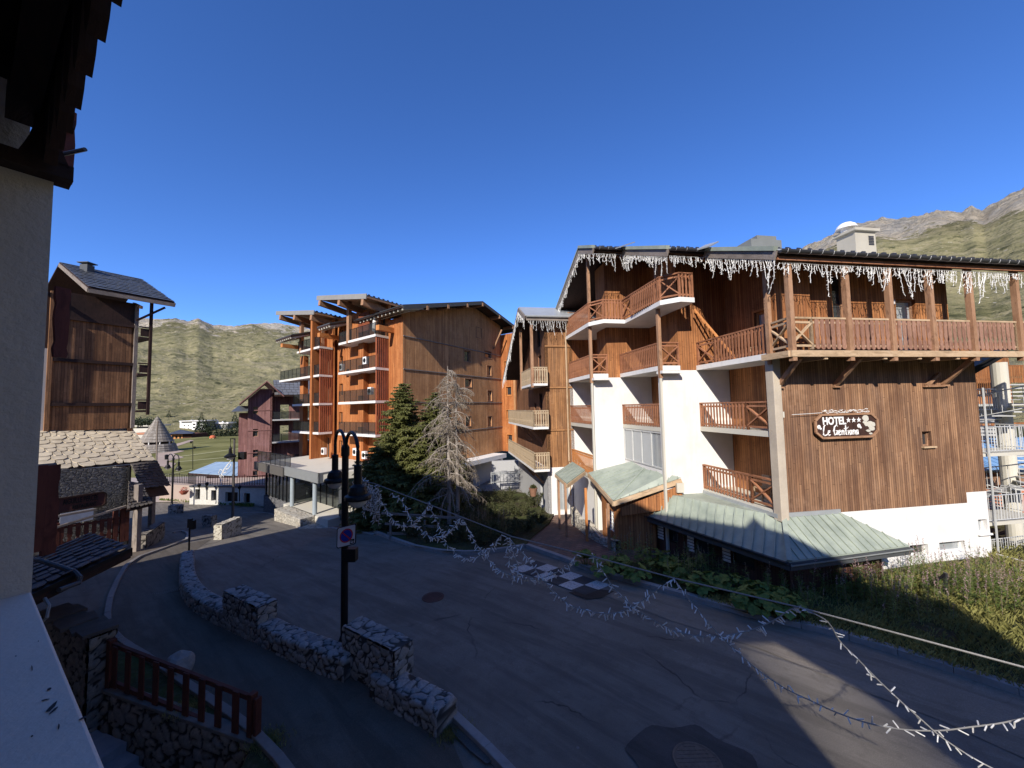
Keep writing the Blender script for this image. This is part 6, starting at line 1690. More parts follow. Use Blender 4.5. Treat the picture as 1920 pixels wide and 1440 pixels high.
# stepped base, sunlight put into its pale stone tone; steps
m_ = MB(); m_.box(pt(q0, -.9, 1.0, -3.2), Wd * 5.0, F_ * 1.2, (0, 0, 1.55)); m_.build('sunlit_stone_base', M_STONEL, pav)
m_ = MB(); m_.box(pt(q0, -1.1, -1.6, -3.2), Wd * 3.0, F_ * 1.6, (0, 0, 1.05)); m_.build('sunlit_stone_base', M_STONEL, pav)
for i in range(3):
    m_ = MB(); m_.box(pt(q0, -1.4 - i * .4, -1.8, -3.2), Wd * (3.3 + i * .3), F_ * .42, (0, 0, .85 - i * .2)); m_.build('entrance_step', P_CREAM, pav)
m_ = MB(); m_.box(pt(q0, .2, -1.0, -3), Wd * 8, F_ * 6, (0, 0, 1.35)); m_.build('floor', P_CREAM, pav)
for i in range(9):
    w = 6.2 + i * .82
    m_ = MB(); m_.box(pt(q0, .75, w, -1.75), Wd * .12, F_ * .12, (0, 0, 2.7)); m_.build('mullion', M_BLACK, pav)
for w in (1.0, 2.1, 3.2, 4.3, 5.4):
    m_ = MB(); m_.box(pt(q0, 2.2, w, -1.75), Wd * .1, F_ * .1, (0, 0, 2.7)); m_.build('mullion', M_BLACK, pav)
m_ = MB(); m_.face([pt(q0, .82, 6.2, -1.7), pt(q0, .82, 12.8, -1.7), pt(q0, .82, 12.8, .85), pt(q0, .82, 6.2, .85)]); m_.build('glazing', M_PGLASS, pav)
m_ = MB(); m_.face([pt(q0, 2.25, 1.0, -1.7), pt(q0, 2.25, 6.1, -1.7), pt(q0, 2.25, 6.1, .85), pt(q0, 2.25, 1.0, .85)]); m_.face([pt(q0, .82, 6.1, -1.7), pt(q0, 2.25, 6.1, -1.7), pt(q0, 2.25, 6.1, .85), pt(q0, .82, 6.1, .85)]); m_.build('glazing', M_PGLASS, pav)
m_ = MB(); m_.box(pt(q0, 6.8, 0, -2), Wd * 12.5, F_ * .2, (0, 0, 2.9)); m_.build('back_wall', P_GREY, pav)
for w in (1.4, 5.6): 
    m_ = MB(); b = pt(q0, .35, w, -1.9); m_.lathe(b, [(.16, 0), (.16, 2.75)], 14); m_.build('round_column', plain('blue_grey_steel', (.33, .38, .41), .5, .1, 3, .15, 0), pav)
m_ = MB(); b = pt(q0, 1.2, -1.2, -1.9); m_.box(b, Wd * .45, F_ * .3, (0, 0, 2.75)); m_.build('pillar', M_DKGREY, pav)
# interior tables glimpsed through the glass
for i in range(4):
    b = pt(q0, 2.6, 6.8 + i * 1.5, -1.65); m_ = MB(); m_.box(b, Wd * .9, F_ * .9, (0, 0, .05)); 
    m_.v = [v + V((0, 0, .72)) if v.z < -1 else v for v in m_.v]; m_.tube([b + Wd * .45 + F_ * .45, b + Wd * .45 + F_ * .45 + V((0, 0, .72))], .05, 6)
    tag(m_.build('table', P_WHITE), 'white table standing behind the pavilion glass, ' + ('nearest the road corner', 'second from the road corner', 'third from the road corner', 'farthest from the road corner')[i], 'table', 'tables inside the glazed pavilion')
# roofs
def aroof(parent, P, th=.16, name='flying_roof', board=True):
    m_ = MB(); m_.prism(P, (0, 0, -th)); r = m_.build(name, W_DARK if name != 'flying_roof' else W_BEAM, parent)
    m_ = MB(); m_.prism([p + V((0, 0, .004)) for p in P], (0, 0, .10)); m_.build('covering', M_DKGREY, r)
    return r
# main gable
N12 = FN * 1.2
E0_ = pt(C1, -1.22, 0, 14.15) + N12; E1_ = pt(C1, 10.2, 0, 17.1) + N12; E2_ = pt(C1, 18.3, 0, 15.5) + N12
back = Wd * 7.2
r1 = aroof(apt, [E0_, E1_, E1_ + back, E0_ + back], name='roof'); r2 = aroof(apt, [E1_, E2_, E2_ + back, E1_ + back], name='roof')
m_ = MB(); m_.beam(E0_ - Zv * .12 + FN * .02, E1_ - Zv * .12 + FN * .02, .06, .3); m_.beam(E1_ - Zv * .12 + FN * .02, E2_ - Zv * .12 + FN * .02, .06, .3); m_.build('rake_board', M_DKGREY, r1)
m_ = MB(); nR = 12
for i in range(nR): q = E0_ + Wd * (i * .58 + .1) - Zv * .26; m_.beam(q + WN * .0, q + F_ * 2.4 + Zv * .58, .12, .16)
m_.beam(E0_ - Zv * .3 + F_ * .7, E0_ + back - Zv * .3 + F_ * .7, .05, .05)
m_.build('rafters', P_CREAM, r1)
gutter(r1, E0_ + WN * .1 - Zv * .05, E0_ + back + WN * .1 - Zv * .05, .08, 0, 0)
for t_ in (1.6, 4.4, 7.4, 10.1, 13.5, 16.6):
    z = zt(t_) - .15; m_ = MB(); p = pt(C1, t_, 0, z); m_.beam(p - FN * .1, p + N12 + FN * .1, .24, .34); m_.build('purlin_end', W_BEAM, apt)
p = pt(C1, -.5, 1.4, 12.7); m_ = MB(); m_.beam(p - F_ * 1.2, p + F_ * 3, .38, .42); m_.build('great_beam', W_ORBEAM, apt)
p = pt(C1, 14.0, 0, 14.3); m_ = MB(); m_.beam(p + FN * .05 - Zv * 1.6, p + N12 + Zv * .5, .16, .16); m_.build('roof_strut', W_BEAM, apt)
# flying roofs, rising outward
for k, (bx, S_, zA, zB) in enumerate((((V((-11.55, 30.5, 0))), 9.0, 15.2, 16.85), ((V((-18.6, 36.0, 0))), 9.6, 15.4, 17.0))):
    A2 = V((bx.x, bx.y, zA)); A1 = pt(bx, 0, S_, zB); A3 = pt(bx, 4.6, 0, zA); A4 = pt(bx, 4.6, S_, zB)
    fr = aroof(apt, [A2, A3, A4, A1], .14)
    m_ = MB(); m_.beam(A2 - Zv * .02 - F_ * .05, A1 - Zv * .02 - F_ * .05, .08, .42); m_.build('fascia', plain('pale_grey_fascia', (.30, .29, .27), .6, .1, 3, .2, 0), fr)
    for j, (s_, wd_) in enumerate(((.6, .36), (4.6, .4), (8.4, .36))):
        z = zA + (zB - zA) * s_ / S_ - .5; b = pt(bx, -.1, s_, z); m_ = MB(); m_.beam(b, pt(bx, 4.4, s_, z - .5), .3, .5); m_.build('cantilever_beam', W_BEAM, apt)
    m_ = MB(); i = 0
    while i < 9: q = pt(bx, .2 + i * .5, .1, zA + .14); m_.box(q, F_ * .2, Wd * .06, (0, 0, .09)); i += 1
    m_.beam(pt(bx, 0, .13, zA + .13), pt(bx, 4.5, .13, zA + .13), .03, .03); m_.build('snow_guard', M_GUTTER, fr)
# lower eaves between the modules
for (px0, py0, px1, py1, dep, L) in ((618, 607, 588, 617, 34.5, 2.6), (545, 629, 498, 641, 38.0, 4.0)):
    a = atY(px0, py0, dep); s_ = 0
    b = a + Wd * L
    er_ = aroof(apt, [a, b, b + F_ * 3.5 + Zv * 1.1, a + F_ * 3.5 + Zv * 1.1], name='low_roof')
    m_ = MB()
    for i in range(int(L / .5)): q = a + Wd * (i * .5 + .1) - Zv * .24; m_.beam(q, q + F_ * 2 + Zv * .6, .12, .14)
    m_.beam(a - Zv * .25 + F_ * .5, b - Zv * .25 + F_ * .5, .05, .05); m_.build('rafters', P_CREAM, er_)
    p = b + F_ * 1.0 - Zv * .8 - Wd * (L - 1.8); m_ = MB(); m_.beam(p - F_ * 1.2, p + F_ * 2, .34, .38); m_.build('great_beam', W_ORBEAM, apt)

# ================================================================ PLUM CHALET
pdv = V((.82, .57, 0)).normalized(); pnv = V((.57, -.82, 0)).normalized()
K1 = V((-31.2, 50, 0)); 
plum = thing('plum_chalet', 'plum-brown timber chalet with a steep gable and four small stacked windows', 'chalet', (-31, 50, -3.5))
def kp(u, n, z): p = K1 + pdv * u + pnv * n; return V((p.x, p.y, z))
# widths along the facade from pixel columns
def ku(px, py): q = atP(px, py, K1, pnv); return (q - K1).dot(pdv), q.z
uL = ku(464, 800)[0]; apU, apZ = ku(500, 716); lowU, lowZ = ku(449, 758)
zz_ = lambda u: apZ - abs(u - apU) * (apZ - lowZ) / (apU - lowU)
po_ = []
for py in (769, 811, 850, 889):
    u, z = ku(479, py); po_.append((u - .28, u + .28, z - .5, z + .45))
m_ = MB(); wallgrid(m_, kp(uL, 0, 0), pdv, -uL, -3.9, 8, pnv, [(a - uL, b - uL, c, d) for a, b, c, d in po_], .2, topf=lambda s: zz_(s + uL) - .25); m_.build('front_wall', W_PURPLE, plum)
for q in po_: window(plum, kp(0, 0, 0), pdv, pnv, *q, W_BEAM, M_GLASS, .17, .06)
m_ = MB(); wallgrid(m_, kp(uL - .9, -.5, 0), pdv, .9, -3.0, 6.0, pnv); m_.build('side_wall', W_PURPLE, plum)
m_ = MB(); wallgrid(m_, kp(0, -1.4, 0), pdv, 6, -3.9, 8.6, pnv, [(1, 2, 2.2, 4.2), (1, 2, 5, 7), (3.4, 4.4, 2.2, 4.2), (3.4, 4.4, 5, 7)], .15); wallgrid(m_, kp(0, -1.4, 0), pnv, 1.4, -3.9, 8.4, pdv); m_.build('recessed_wall', W_PURPLE, plum)
for z in (-.8, 2.0, 4.9):
    m_ = MB(); m_.box(kp(.05, .2, z), pdv * 5, -pnv * 1.6, (0, 0, .18)); m_.build('balcony', P_GREY, plum)
    a, b = kp(.1, .15, z + .18), kp(5, .15, z + .18); m_ = MB(); m_.beam(a + Zv, b + Zv, .06, .06)
    for i in range(6): p = a.lerp(b, i / 5); m_.beam(p, p + Zv, .05, .05, up=pnv)
    r = m_.build('balcony_railing', M_BLACK, plum); m_ = MB(); m_.face([a + Zv * .1, b + Zv * .1, b + Zv * .95, a + Zv * .95]); m_.build('glass_panel', M_RGLASS, r)
for z in (-1.9, .95, 3.75, 6.3):
    m_ = MB(); m_.beam(kp(uL, .04, z), kp(0, .04, z), .05, .1); m_.build('storey_board', W_PURPLE, plum)
ap = kp(apU, 1.0, apZ + .1); lo = kp(lowU, 1.0, lowZ + .1); ro_ = kp(apU + 1.9, 1.0, zz_(apU + 1.9) + .1)
bk = -pnv * 8
m_ = MB(); m_.prism([lo, ap, ap + bk, lo + bk], (0, 0, -.15)); m_.prism([ap, ro_, ro_ + bk, ap + bk], (0, 0, -.15)); m_.build('roof', W_PURPLE, plum)
rp = m_
a5, b5 = kp(apU + 1.9, 1, ro_.z), kp(6, -.2, ro_.z - .1)
m_ = MB(); P4 = [kp(.2, .6, 8.2), kp(5.5, .6, 8.2), kp(5.5, -3, 10.4), kp(.2, -3, 10.4)]; m_.prism(P4, (0, 0, -.15)); m_.build('roof', W_DARK, plum)
m_ = MB(); tiles(m_, *P4, 6, 10, .03, .1, .02, .06, .3, .05); m_.build('roof_tiles', plain('grey_tiles', (.16, .165, .18), .5, .1, 3, .2, 0), plum)
P5 = [atY(434, 771, 47.5), atY(465, 769, 47.0), atY(466, 761, 50), atY(447, 761, 50.5)]
m_ = MB(); m_.prism(P5, (0, 0, -.12)); m_.build('low_roof', M_DKGREY, plum)

# ================================================================ PLAZA, far things
# retaining wall with small arches
aw = thing('arched_retaining_wall', 'whitewashed stone retaining wall with small dark arched niches, beyond the road', 'retaining wall', (-30, 41, -3.6))
wa, wb = atG(351, 936), atG(484, 950); wa = V((-34.6, 41.6, 0)); wb = V((-24.4, 40.2, 0))
wdv = (wb - wa); wL = wdv.length; wdv /= wL; wnv = V((wdv.y, -wdv.x, 0))
m_ = MB(); ops = []
def wu(px, py): q = atP(px, py, wa, wnv); return (q - wa).dot(wdv), q.z
for px, py, w, hh_ in ((370.5, 927, .6, 1.1), (400.5, 929, .6, 1.1), (431, 932, 1.1, 1.0), (440, 932, .7, 1.0), (463, 934, .7, 1.0)):
    u, z = wu(px, py); ops.append((u - w / 2, u + w / 2, z - hh_ / 2, z + hh_ / 2))
ops = [ops[0], ops[1], (ops[2][0], ops[3][1], ops[2][2], ops[2][3]), ops[4]]
wallgrid(m_, wa, wdv, wL, -4.2, -1.75, wnv, ops, .35, .6)
m_.build('wall', masonry('whitewashed_stone', [(.62, .60, .54), (.72, .69, .62)], (.50, .48, .42), 4.5, 1.4, .03, .5), aw)
for q in ops:
    m_ = MB(); m_.box(V((0, 0, q[2])) + wa + wdv * q[0] - wnv * .34, wdv * (q[1] - q[0]), wnv * .02, (0, 0, q[3] - q[2])); m_.build('niche', M_BLACK, aw)
for q in ops[:2]:
    m_ = MB(); c = wa + wdv * ((q[0] + q[1]) / 2) + V((0, 0, q[3] - .02)); r = (q[1] - q[0]) / 2
    for s_ in (-1, 1): m_.prism([c + wdv * s_ * r, c + wdv * s_ * r + Zv * .04 - Zv * r * 0] + [c + wdv * s_ * r * math.cos(k * math.pi / 12) - Zv * r + Zv * r * math.sin(k * math.pi / 12) for k in range(7)][::-1], -wnv * .2) if 0 else None
m_ = MB(); m_.box(wa + wdv * .0 + V((0, 0, -1.76)) + wnv * .1, wdv * wL, -wnv * .8, (0, 0, .14)); m_.build('coping', M_DKGREY, aw)
m_ = MB(); m_.prism([wa + V((0, 0, -1.78)) - wnv * .62, wb + V((0, 0, -1.78)) - wnv * .62, V((-24.5, 47, -1.78)), V((-41, 47, -1.78)), V((-40, 44, -1.78))], (0, 0, -1.9)); m_.build('platform', plain('warm_paving', (.40, .31, .25), .9, 0, 1.2, .2, .1), aw)
# terrace railing with dense posts
tr = thing('terrace_railing', 'dark iron railing along the terrace above the arched wall', 'railing', (-33, 42, -1.7))
pts_ = [V((-42, 45.5, -1.78)), V((-36.5, 43.6, -1.78)), V((-34.3, 42.0, -1.62)), V((-28.5, 41.2, -1.62)), V((-24.8, 40.9, -1.62))]
for a, b in zip(pts_, pts_[1:]):
    m_ = MB(); L = (b - a).length; k = int(L / .28)
    for i in range(k + 1): p = a.lerp(b, i / k); m_.beam(p, p + Zv * (.95 if i % 5 else 1.15), .035, .035)
    m_.beam(a + Zv * .95, b + Zv * .95, .05, .04); m_.beam(a + Zv * .15, b + Zv * .15, .04, .03); m_.build('rail_panel', M_BLACK, tr)
# blue roofed low building
bb = thing('blue_roofed_building', 'long low building with a pale blue sheet roof, left of the plum chalet', 'building', (-34, 56, -4))
r = [atY(354, 886, 53), atY(456, 893, 49.5), atY(458, 866, 60), atY(405, 866, 64)]
m_ = MB(); m_.prism(r, (0, 0, -.15)); m_.build('roof', M_BLUER, bb)
m_ = MB(); seams(m_, r, r[3] - r[0], 1.2, .03); m_.build('roof_seams', M_BLUER, bb)
m_ = MB(); a, b = r[0].lerp(r[1], .12) + V((.6, 1.2, 0)), r[1] + V((-.3, 1.2, 0)); d = (b - a); d.z = 0; L = d.length; d /= L
wallgrid(m_, a, d, L, -4.6, min(a.z, b.z) - .05, V((d.y, -d.x, 0)), [(1, 2.4, -4.2, -2.9), (3.4, 4.4, -4.2, -2.9)], .2); m_.build('front_wall', plain('brown_boards', (.12, .07, .05), .8), bb)
m_ = MB(); m_.box(V((a.x + 2.8, a.y - .4, -4.6)), (1.2, .2, 0), (0, .4, 0), (0, 0, 1.6)); m_.build('white_panel', P_WHITE, bb)
m_ = MB(); m_.beam(r[0] - Zv * .2, r[1] - Zv * .2, .1, .3); m_.build('eave_board', W_DARK, bb)
# conical tower
tp = thing('conical_tower', 'conical shingled timber tower with a wider skirt, behind the stone-flagged roof', 'tower', (atY(293, 840, 100).x, 100, -3.6))
c = atY(293, 843, 100); c.z = -3.6
top = atY(294, 781, 100).z
wsh = wood('grey_shingles', (.20, .17, .14), (.40, .36, .31), 1.0, (.14, .12, .10), .6, rough=.9)
def cone(r0, z0, r1, z1, n, rows, name):
    m_ = MB()
    for k in range(rows):
        a0, a1 = k / rows, (k + 1) / rows; R0_, R1_ = r0 + (r1 - r0) * a0 + .12, r0 + (r1 - r0) * a1
        Z0, Z1 = z0 + (z1 - z0) * a0, z0 + (z1 - z0) * a1
        for i in range(n):
            f0, f1 = 2 * math.pi * i / n, 2 * math.pi * (i + 1) / n; o = rnd.uniform(-.04, .04)
            m_.face([c + V((math.cos(f0) * R0_, math.sin(f0) * R0_, Z0 + o)), c + V((math.cos(f1) * R0_, math.sin(f1) * R0_, Z0 + o)), c + V((math.cos(f1) * R1_, math.sin(f1) * R1_, Z1)), c + V((math.cos(f0) * R1_, math.sin(f0) * R1_, Z1))])
    m_.build(name, wsh, tp)
cone(4.4, 0, 3.7, 2.1, 28, 4, 'skirt'); cone(3.4, 2.7, .12, top + 3.6, 28, 9, 'cone_roof')
m_ = MB(); m_.lathe(c, [(3.0, 1.9), (3.0, 2.8)], 20); m_.build('dark_band', W_DARK, tp)
for i in range(10): a = i * .628; m_ = MB(); m_.beam(c + V((math.cos(a) * 3.35, math.sin(a) * 3.35, 1.9)), c + V((math.cos(a) * 3.35, math.sin(a) * 3.35, 2.8)), .2, .2, up=(1, 0, 0)); m_.build('white_post', P_WHITE, tp)
# orange kiosk with dark pyramid roof
kz = atY(340, 826, 150); ko = thing('orange_kiosk', 'small orange timber kiosk with a dark pyramid roof, right of the conical tower', 'kiosk', (kz.x, 150, -3))
def kbox(x0, x1, y0, y1, dep, dd, mat, parent, name): 
    a, b = atY(x0, y1, dep), atY(x1, y1, dep); t_ = atY(x0, y0, dep); m_ = MB(); m_.box(a, (b.x - a.x, 0, 0), (0, dd, 0), (0, 0, t_.z - a.z)); return m_.build(name, mat, parent)
kbox(317, 342, 814, 827, 150, 8, wood('kiosk_boards', (.50, .20, .07), (.70, .34, .13), .3), ko, 'orange_front'); kbox(342, 359, 814, 827, 150.1, 8, W_DARKW, ko, 'dark_wall')  # two colours side by side: orange boards, then dark boards
for x in (322, 329, 336): kbox(x, x + 3, 817, 822, 149.9, .1, M_BLACK, ko, 'window')
a, b, t_ = atY(315, 814, 148), atY(361, 813, 148), atY(338, 805.5, 153); m_ = MB(); c3, c4 = V((b.x * 1.06, 158, b.z)), V((a.x * 1.06, 158, a.z))
for p, q in ((a, b), (b, c3), (c3, c4), (c4, a)): m_.face([p, q, t_])
m_.build('pyramid_roof', M_SLATEB, ko)
# white apartment blocks
def block(name, label, spec, dep, group=None):
    a = atY(spec[0], spec[3], dep); t = thing(name, label, 'apartment block', (a.x, dep, a.z))
    return t
wb_ = block('white_apartment_block', 'long white apartment block with recessed balconies at the foot of the mountain', (336, 391, 790, 822), 320)
kbox(336, 361, 790.5, 822, 320, 12, P_WHITE, wb_, 'wall'); kbox(359, 367, 791, 824, 318, 12, P_WHITE, wb_, 'stair_tower'); kbox(366, 386, 790.5, 820, 320.6, 10, plain('dark_balcony_band', (.16, .17, .15), .8), wb_, 'balcony_wall')
kbox(335.5, 386, 789, 790.5, 318, 13, P_WHITE, wb_, 'flat_roof'); kbox(357.5, 360, 787, 790.5, 322, 2, M_ZINC, wb_, 'chimney')
for y in (794.5, 800.5, 806.5): kbox(361.5, 365.5, y, y + 2.2, 317.7, .2, M_BLACK, wb_, 'window')
for y in (797, 803): 
    for x in (344.5, 352): kbox(x, x + 1.6, y, y + 1.8, 319.7, .2, M_BLACK, wb_, 'window')
for y in (796, 803, 810): kbox(366.5, 386, y, y + 1, 319.8, .4, P_WHITE, wb_, 'balcony')
wb2 = block('white_roofed_block', 'white-roofed building half hidden by spruces beside the white block', (394, 428, 791, 800), 330)
kbox(393, 428, 792.5, 795, 330, 10, P_WHITE, wb2, 'roof'); kbox(396, 426, 795, 806, 331, 8, plain('grey_wall_far', (.3, .3, .28)), wb2, 'wall'); kbox(406, 408, 788.5, 792.5, 331, 1, P_WHITE, wb2, 'chimney'); kbox(416, 418, 790, 792.5, 331, 1, P_WHITE, wb2, 'chimney')
kbox(400, 404, 798, 801, 330.7, .2, M_BLACK, wb2, 'window')
ft = block('flat_roofed_hall', 'low flat-roofed hall behind the conical tower', (251, 290, 798, 812), 240)
kbox(252, 284, 797.5, 800, 240, 14, P_CREAM, ft, 'flat_roof'); kbox(256, 282, 800, 803.5, 240.5, 10, M_BLACK, ft, 'window_band'); kbox(250, 285, 803.5, 812, 240, 10, P_CREAM, ft, 'wall')
rh = block('red_roofed_hall', 'low hall with a terracotta roof left of the conical tower', (253, 275, 811, 817), 150)
kbox(253, 274, 811.5, 815, 150, 6, plain('terracotta', (.45, .20, .12)), rh, 'roof'); kbox(254, 274, 815, 822, 150.2, 6, P_CREAM, rh, 'wall')
wh = block('roundabout_shelter', 'small shelter with a red dome roof on the far edge of the lawn', (391, 400, 816, 826), 140)
kbox(392.5, 400, 821, 829, 140, 1.4, plain('pale_yellow_paint', (.62, .52, .28)), wh, 'wall')
m_ = MB(); p = atY(396, 821.5, 140); m_.lathe(p + V((0, .7, 0)), [(1.0, 0), (.95, .5), (.6, .9), (.001, 1.05)], 16); m_.build('dome', plain('orange_red_paint', (.55, .14, .06)), wh)
lw = thing('low_white_wall', 'low white wall along the far edge of the lawn', 'wall', (atY(375, 828, 142).x, 142, -3.2))
for i, (x0, x1, y0, y1) in enumerate(((364, 378, 825.5, 828.5), (376, 394, 827, 831), (399, 418, 824, 828))): kbox(x0, x1, y0, y1, 142 + i * .4, .6, P_WHITE, lw, 'wall_section')
# ================================================================ RIGHT EDGE: fire stair, sheds, far wing
st0 = atY(1893, 900, 17.5); SC = V((st0.x, 17.5, 0))
fs = thing('spiral_fire_stair', 'pale grey galvanised spiral fire stair with thin railings at the right edge', 'stair', (SC.x, SC.y, -1))
m_ = MB(); m_.lathe((SC.x, SC.y, -2), [(.27, 0), (.27, 9.6)], 16); m_.build('concrete_column', P_CREAM, fs)
for zlo, turns, z_n in ((-1.6, .0, 0),):
    z = -1.6; a = 2.6; k = 0; rail = []; low = []
    while z < 6.6:
        d0 = V((math.cos(a), math.sin(a), 0)); d1 = V((math.cos(a + .36), math.sin(a + .36), 0))
        m_ = MB(); b = SC + Zv * z; m_.prism([b + d0 * .26, b + d0 * 1.75, b + d1 * 1.75, b + d1 * .26], (0, 0, .045)); m_.build('tread', M_GALV, fs)
        rail.append(b + d0 * 1.75 + Zv * 1.0); low.append(b + d0 * 1.75 + Zv * .1)
        a += .34; z += .17; k += 1
    m_ = MB(); m_.tube(rail, .025, 5); m_.tube(low, .018, 5)
    for p, q in zip(rail, low):
        m_.tube([p, q], .011, 4, cap=False)
    for p, q, p2, q2 in zip(rail, low, rail[1:], low[1:]): m_.tube([(p + p2) / 2, (q + q2) / 2], .011, 4, cap=False)
    m_.build('spiral_railing', M_GALV, fs)
def thinrail(a, b, z, parent, hh=1.0, step=.14, mat=None):
    a = V((a.x, a.y, z)); b = V((b.x, b.y, z)); m_ = MB(); L = (b - a).length; k = max(1, int(L / step))
    for i in range(k + 1): p = a.lerp(b, i / k); m_.tube([p + Zv * .08, p + Zv * hh], .012 if i % 6 else .022, 4, cap=False)
    m_.tube([a + Zv * hh, b + Zv * hh], .022, 5); m_.tube([a + Zv * .08, b + Zv * .08], .018, 5); return m_.build('landing_railing', mat or M_GALV, parent)
for z in (1.15, 3.75):
    a, b = h(9.2, 1.2), h(12.6, 2.0)
    m_ = MB(); m_.box(h(9.2, 1.0, z), HR * 3.3, HL * 1.3, (0, 0, .12)); m_.build('landing', P_CREAM, fs)
    thinrail(h(9.25, 1.0), h(12.5, 1.0), z + .12, fs)
    thinrail(h(12.5, 1.0), h(12.5, 2.3), z + .12, fs)
thinrail(h(9.0, -.6), h(14.5, -.2), -.75, fs, 1.05, .2); thinrail(h(9.0, .6), h(9.0, -.6), -.75, fs, 1.05, .2)
thinrail(h(9.4, 1.4), h(14.5, 1.6), -.6, fs, 1.05, .12)
for (u0, v0, z) in ((9.3, 2.6, 5.4), (9.3, 3.4, 2.6), (10.2, 0.2, .4), (9.3, 3.6, 4.1)):
    thinrail(h(u0, v0), h(u0 + 4.5, v0 + .3), z, fs, 1.0, .13)
for (u0, v0) in ((9.5, 2.5), (11.0, 2.6), (12.6, 1.1), (9.6, .9)):
    m_ = MB(); m_.tube([h(u0, v0, -2), h(u0, v0, 6.4)], .035, 6); m_.build('thin_pole', M_GALV, fs)
m_ = MB(); m_.beam(h(9.3, 2.6, 6.2), h(12.0, 1.6, 8.0), .5, .08); m_.beam(h(9.3, 2.6, 6.0), h(12.0, 1.6, 7.8), .06, .25)
for i in range(9): p = h(9.3, 2.6, 6.2).lerp(h(12.0, 1.6, 8.0), i / 8); m_.tube([p, p + Zv * 1], .02, 4)
m_.build('upper_flight', M_BLACK, fs)
fw = thing('far_timber_wing', 'timber building end with a plank balcony behind the fire stair', 'building', h(12, 9, 0))
def fbox(u0, u1, v0, v1, z0, z1, mat, name): 
    m_ = MB(); m_.box(h(u0, v0, z0), HR * (u1 - u0), HL * (v1 - v0), (0, 0, z1 - z0)); return m_.build(name, mat, fw)
fbox(14.4, 26, 9, 20, 5.6, 9.6, W_HOTEL, 'wood_wall'); fbox(14.4, 26, 9, 20, -2, 2.6, P_WHITE, 'white_wall'); fbox(14.5, 26, 9.2, 20, 2.6, 5.6, P_GREY, 'recess_wall')
railing(fw, [h(14.2, 7.9), h(25, 7.9)], 6.9, h=1.1, m=W_HOTEL, step=.17, pw=.12)
for z in (5.5, 2.7, 1.2): fbox(13.2, 26, 7.8, 9, z, z + .12, P_CREAM, 'balcony')
for z in (2.9, 4.2): fbox(13.2, 26, 7.8, 7.9, z, z + .25, W_HOTEL, 'parapet_band')
m_ = MB(); P8 = [h(13.2, 5.0, 2.3), h(25, 5.0, 2.3), h(25, 7.6, 3.5), h(13.2, 7.6, 3.5)]; m_.prism(P8, (0, 0, .06)); seams(m_, [p + Zv * .06 for p in P8], HL + Zv * .4, .5, .05)
br = thing('blue_roofed_shed', 'shed with a bright blue ribbed roof and orange wall behind the fire stair', 'shed', h(15, 6, 0))
m_.build('blue_roof', plain('bright_blue_sheet', (.18, .33, .55), .5), br)
m_ = MB(); m_.box(h(13.6, 5.4, -2), HR * 8, HL * 2, (0, 0, 3.6)); m_.build('orange_wall', plain('orange_boarding', (.52, .20, .11), .8, 0, 2, .2), br)
m_ = MB(); m_.box(h(13.3, 5.1, 1.5), HR * 9, HL * .3, (0, 0, .35)); m_.build('eave_board', W_BEAM, br)
for r_ in range(4):
    for c_ in range(2): m_ = MB(); m_.box(h(14.2 + c_ * .42, 5.37, .15 + r_ * .35), HR * .24, HL * .02, (0, 0, .14)); m_.build('vent_slot', M_BLACK, br)
m_ = MB(); m_.tube([h(9.35, 1.5, -1), h(9.35, 1.5, 2.4)], .09, 8); m_.build('downpipe', P_WHITE, hotel)

# ================================================================ STREET LAMPS AND SIGNS
def lamp_model():
    t = thing('double_street_lamp', '', 'street lamp', (0, 0, 0))
    m_ = MB(); m_.lathe((0, 0, 0), [(.13, 0), (.13, .5), (.085, .62), (.08, 4.9), (.1, 4.92), (.1, 5.12), (.06, 5.2), (.001, 5.22)], 14); m_.build('pole', M_BLACK, t)
    for s in (-1, 1):
        pts = [V((s * .04, 0, 4.7)), V((s * .06, 0, 5.1))]
        for k in range(13):
            a = math.pi - math.pi * k / 12; r = .62; pts.append(V((s * (.06 + r + r * math.cos(a)), 0, 5.12 + .40 * math.sin(a))))
        pts.append(V((s * 1.30, 0, 4.78))); m_ = MB(); m_.tube(pts, .042, 8); m_.build('arm', M_BLACK, t)
        m_ = MB(); m_.lathe((s * 1.30, 0, 0), [(.03, 4.84), (.085, 4.82), (.085, 4.42), (.1, 4.40), (.16, 4.36), (.195, 4.27), (.205, 4.2), (.27, 4.17), (.285, 4.12), (.28, 4.08), (.18, 4.085)], 20); sh_ = m_.build('lamp_shade', M_BLACK, t, smooth=False)
        m_ = MB(); m_.lathe((s * 1.30, 0, 0), [(.2, 4.09), (.19, 4.02), (.14, 3.95), (.07, 3.91), (.001, 3.90)], 18); m_.build('globe', plain('frosted_globe', (.55, .53, .50), .3, 0, 3, .05, 0) if s < 0 else bpy.data.materials['frosted_globe'], sh_, smooth=True)
    return t
LG = 'double street lamps with arched arms'
lamp = lamp_model(); LP = atG(645, 1238); lamp.location = (LP.x, LP.y, LP.z - .02); lamp.rotation_euler = (0, 0, math.atan2(-2.6, 1.81)); lamp['group'] = LG
lamp['label'] = 'near black double street lamp with two bell shades, rising beside the raised stone block'
p = atG(322, 955)
l2 = copy_tree(lamp); l2.location = (p.x, p.y, p.z); l2.rotation_euler = (0, 0, 2.62); l2['label'] = 'distant black double street lamp standing by the small stone plinth beyond the restaurant'
l3 = copy_tree(lamp); l3.location = (11.2, -2.2, 0); l3.rotation_euler = (0, 0, .6); l3['label'] = 'black double street lamp at the far end of the light garland cable'
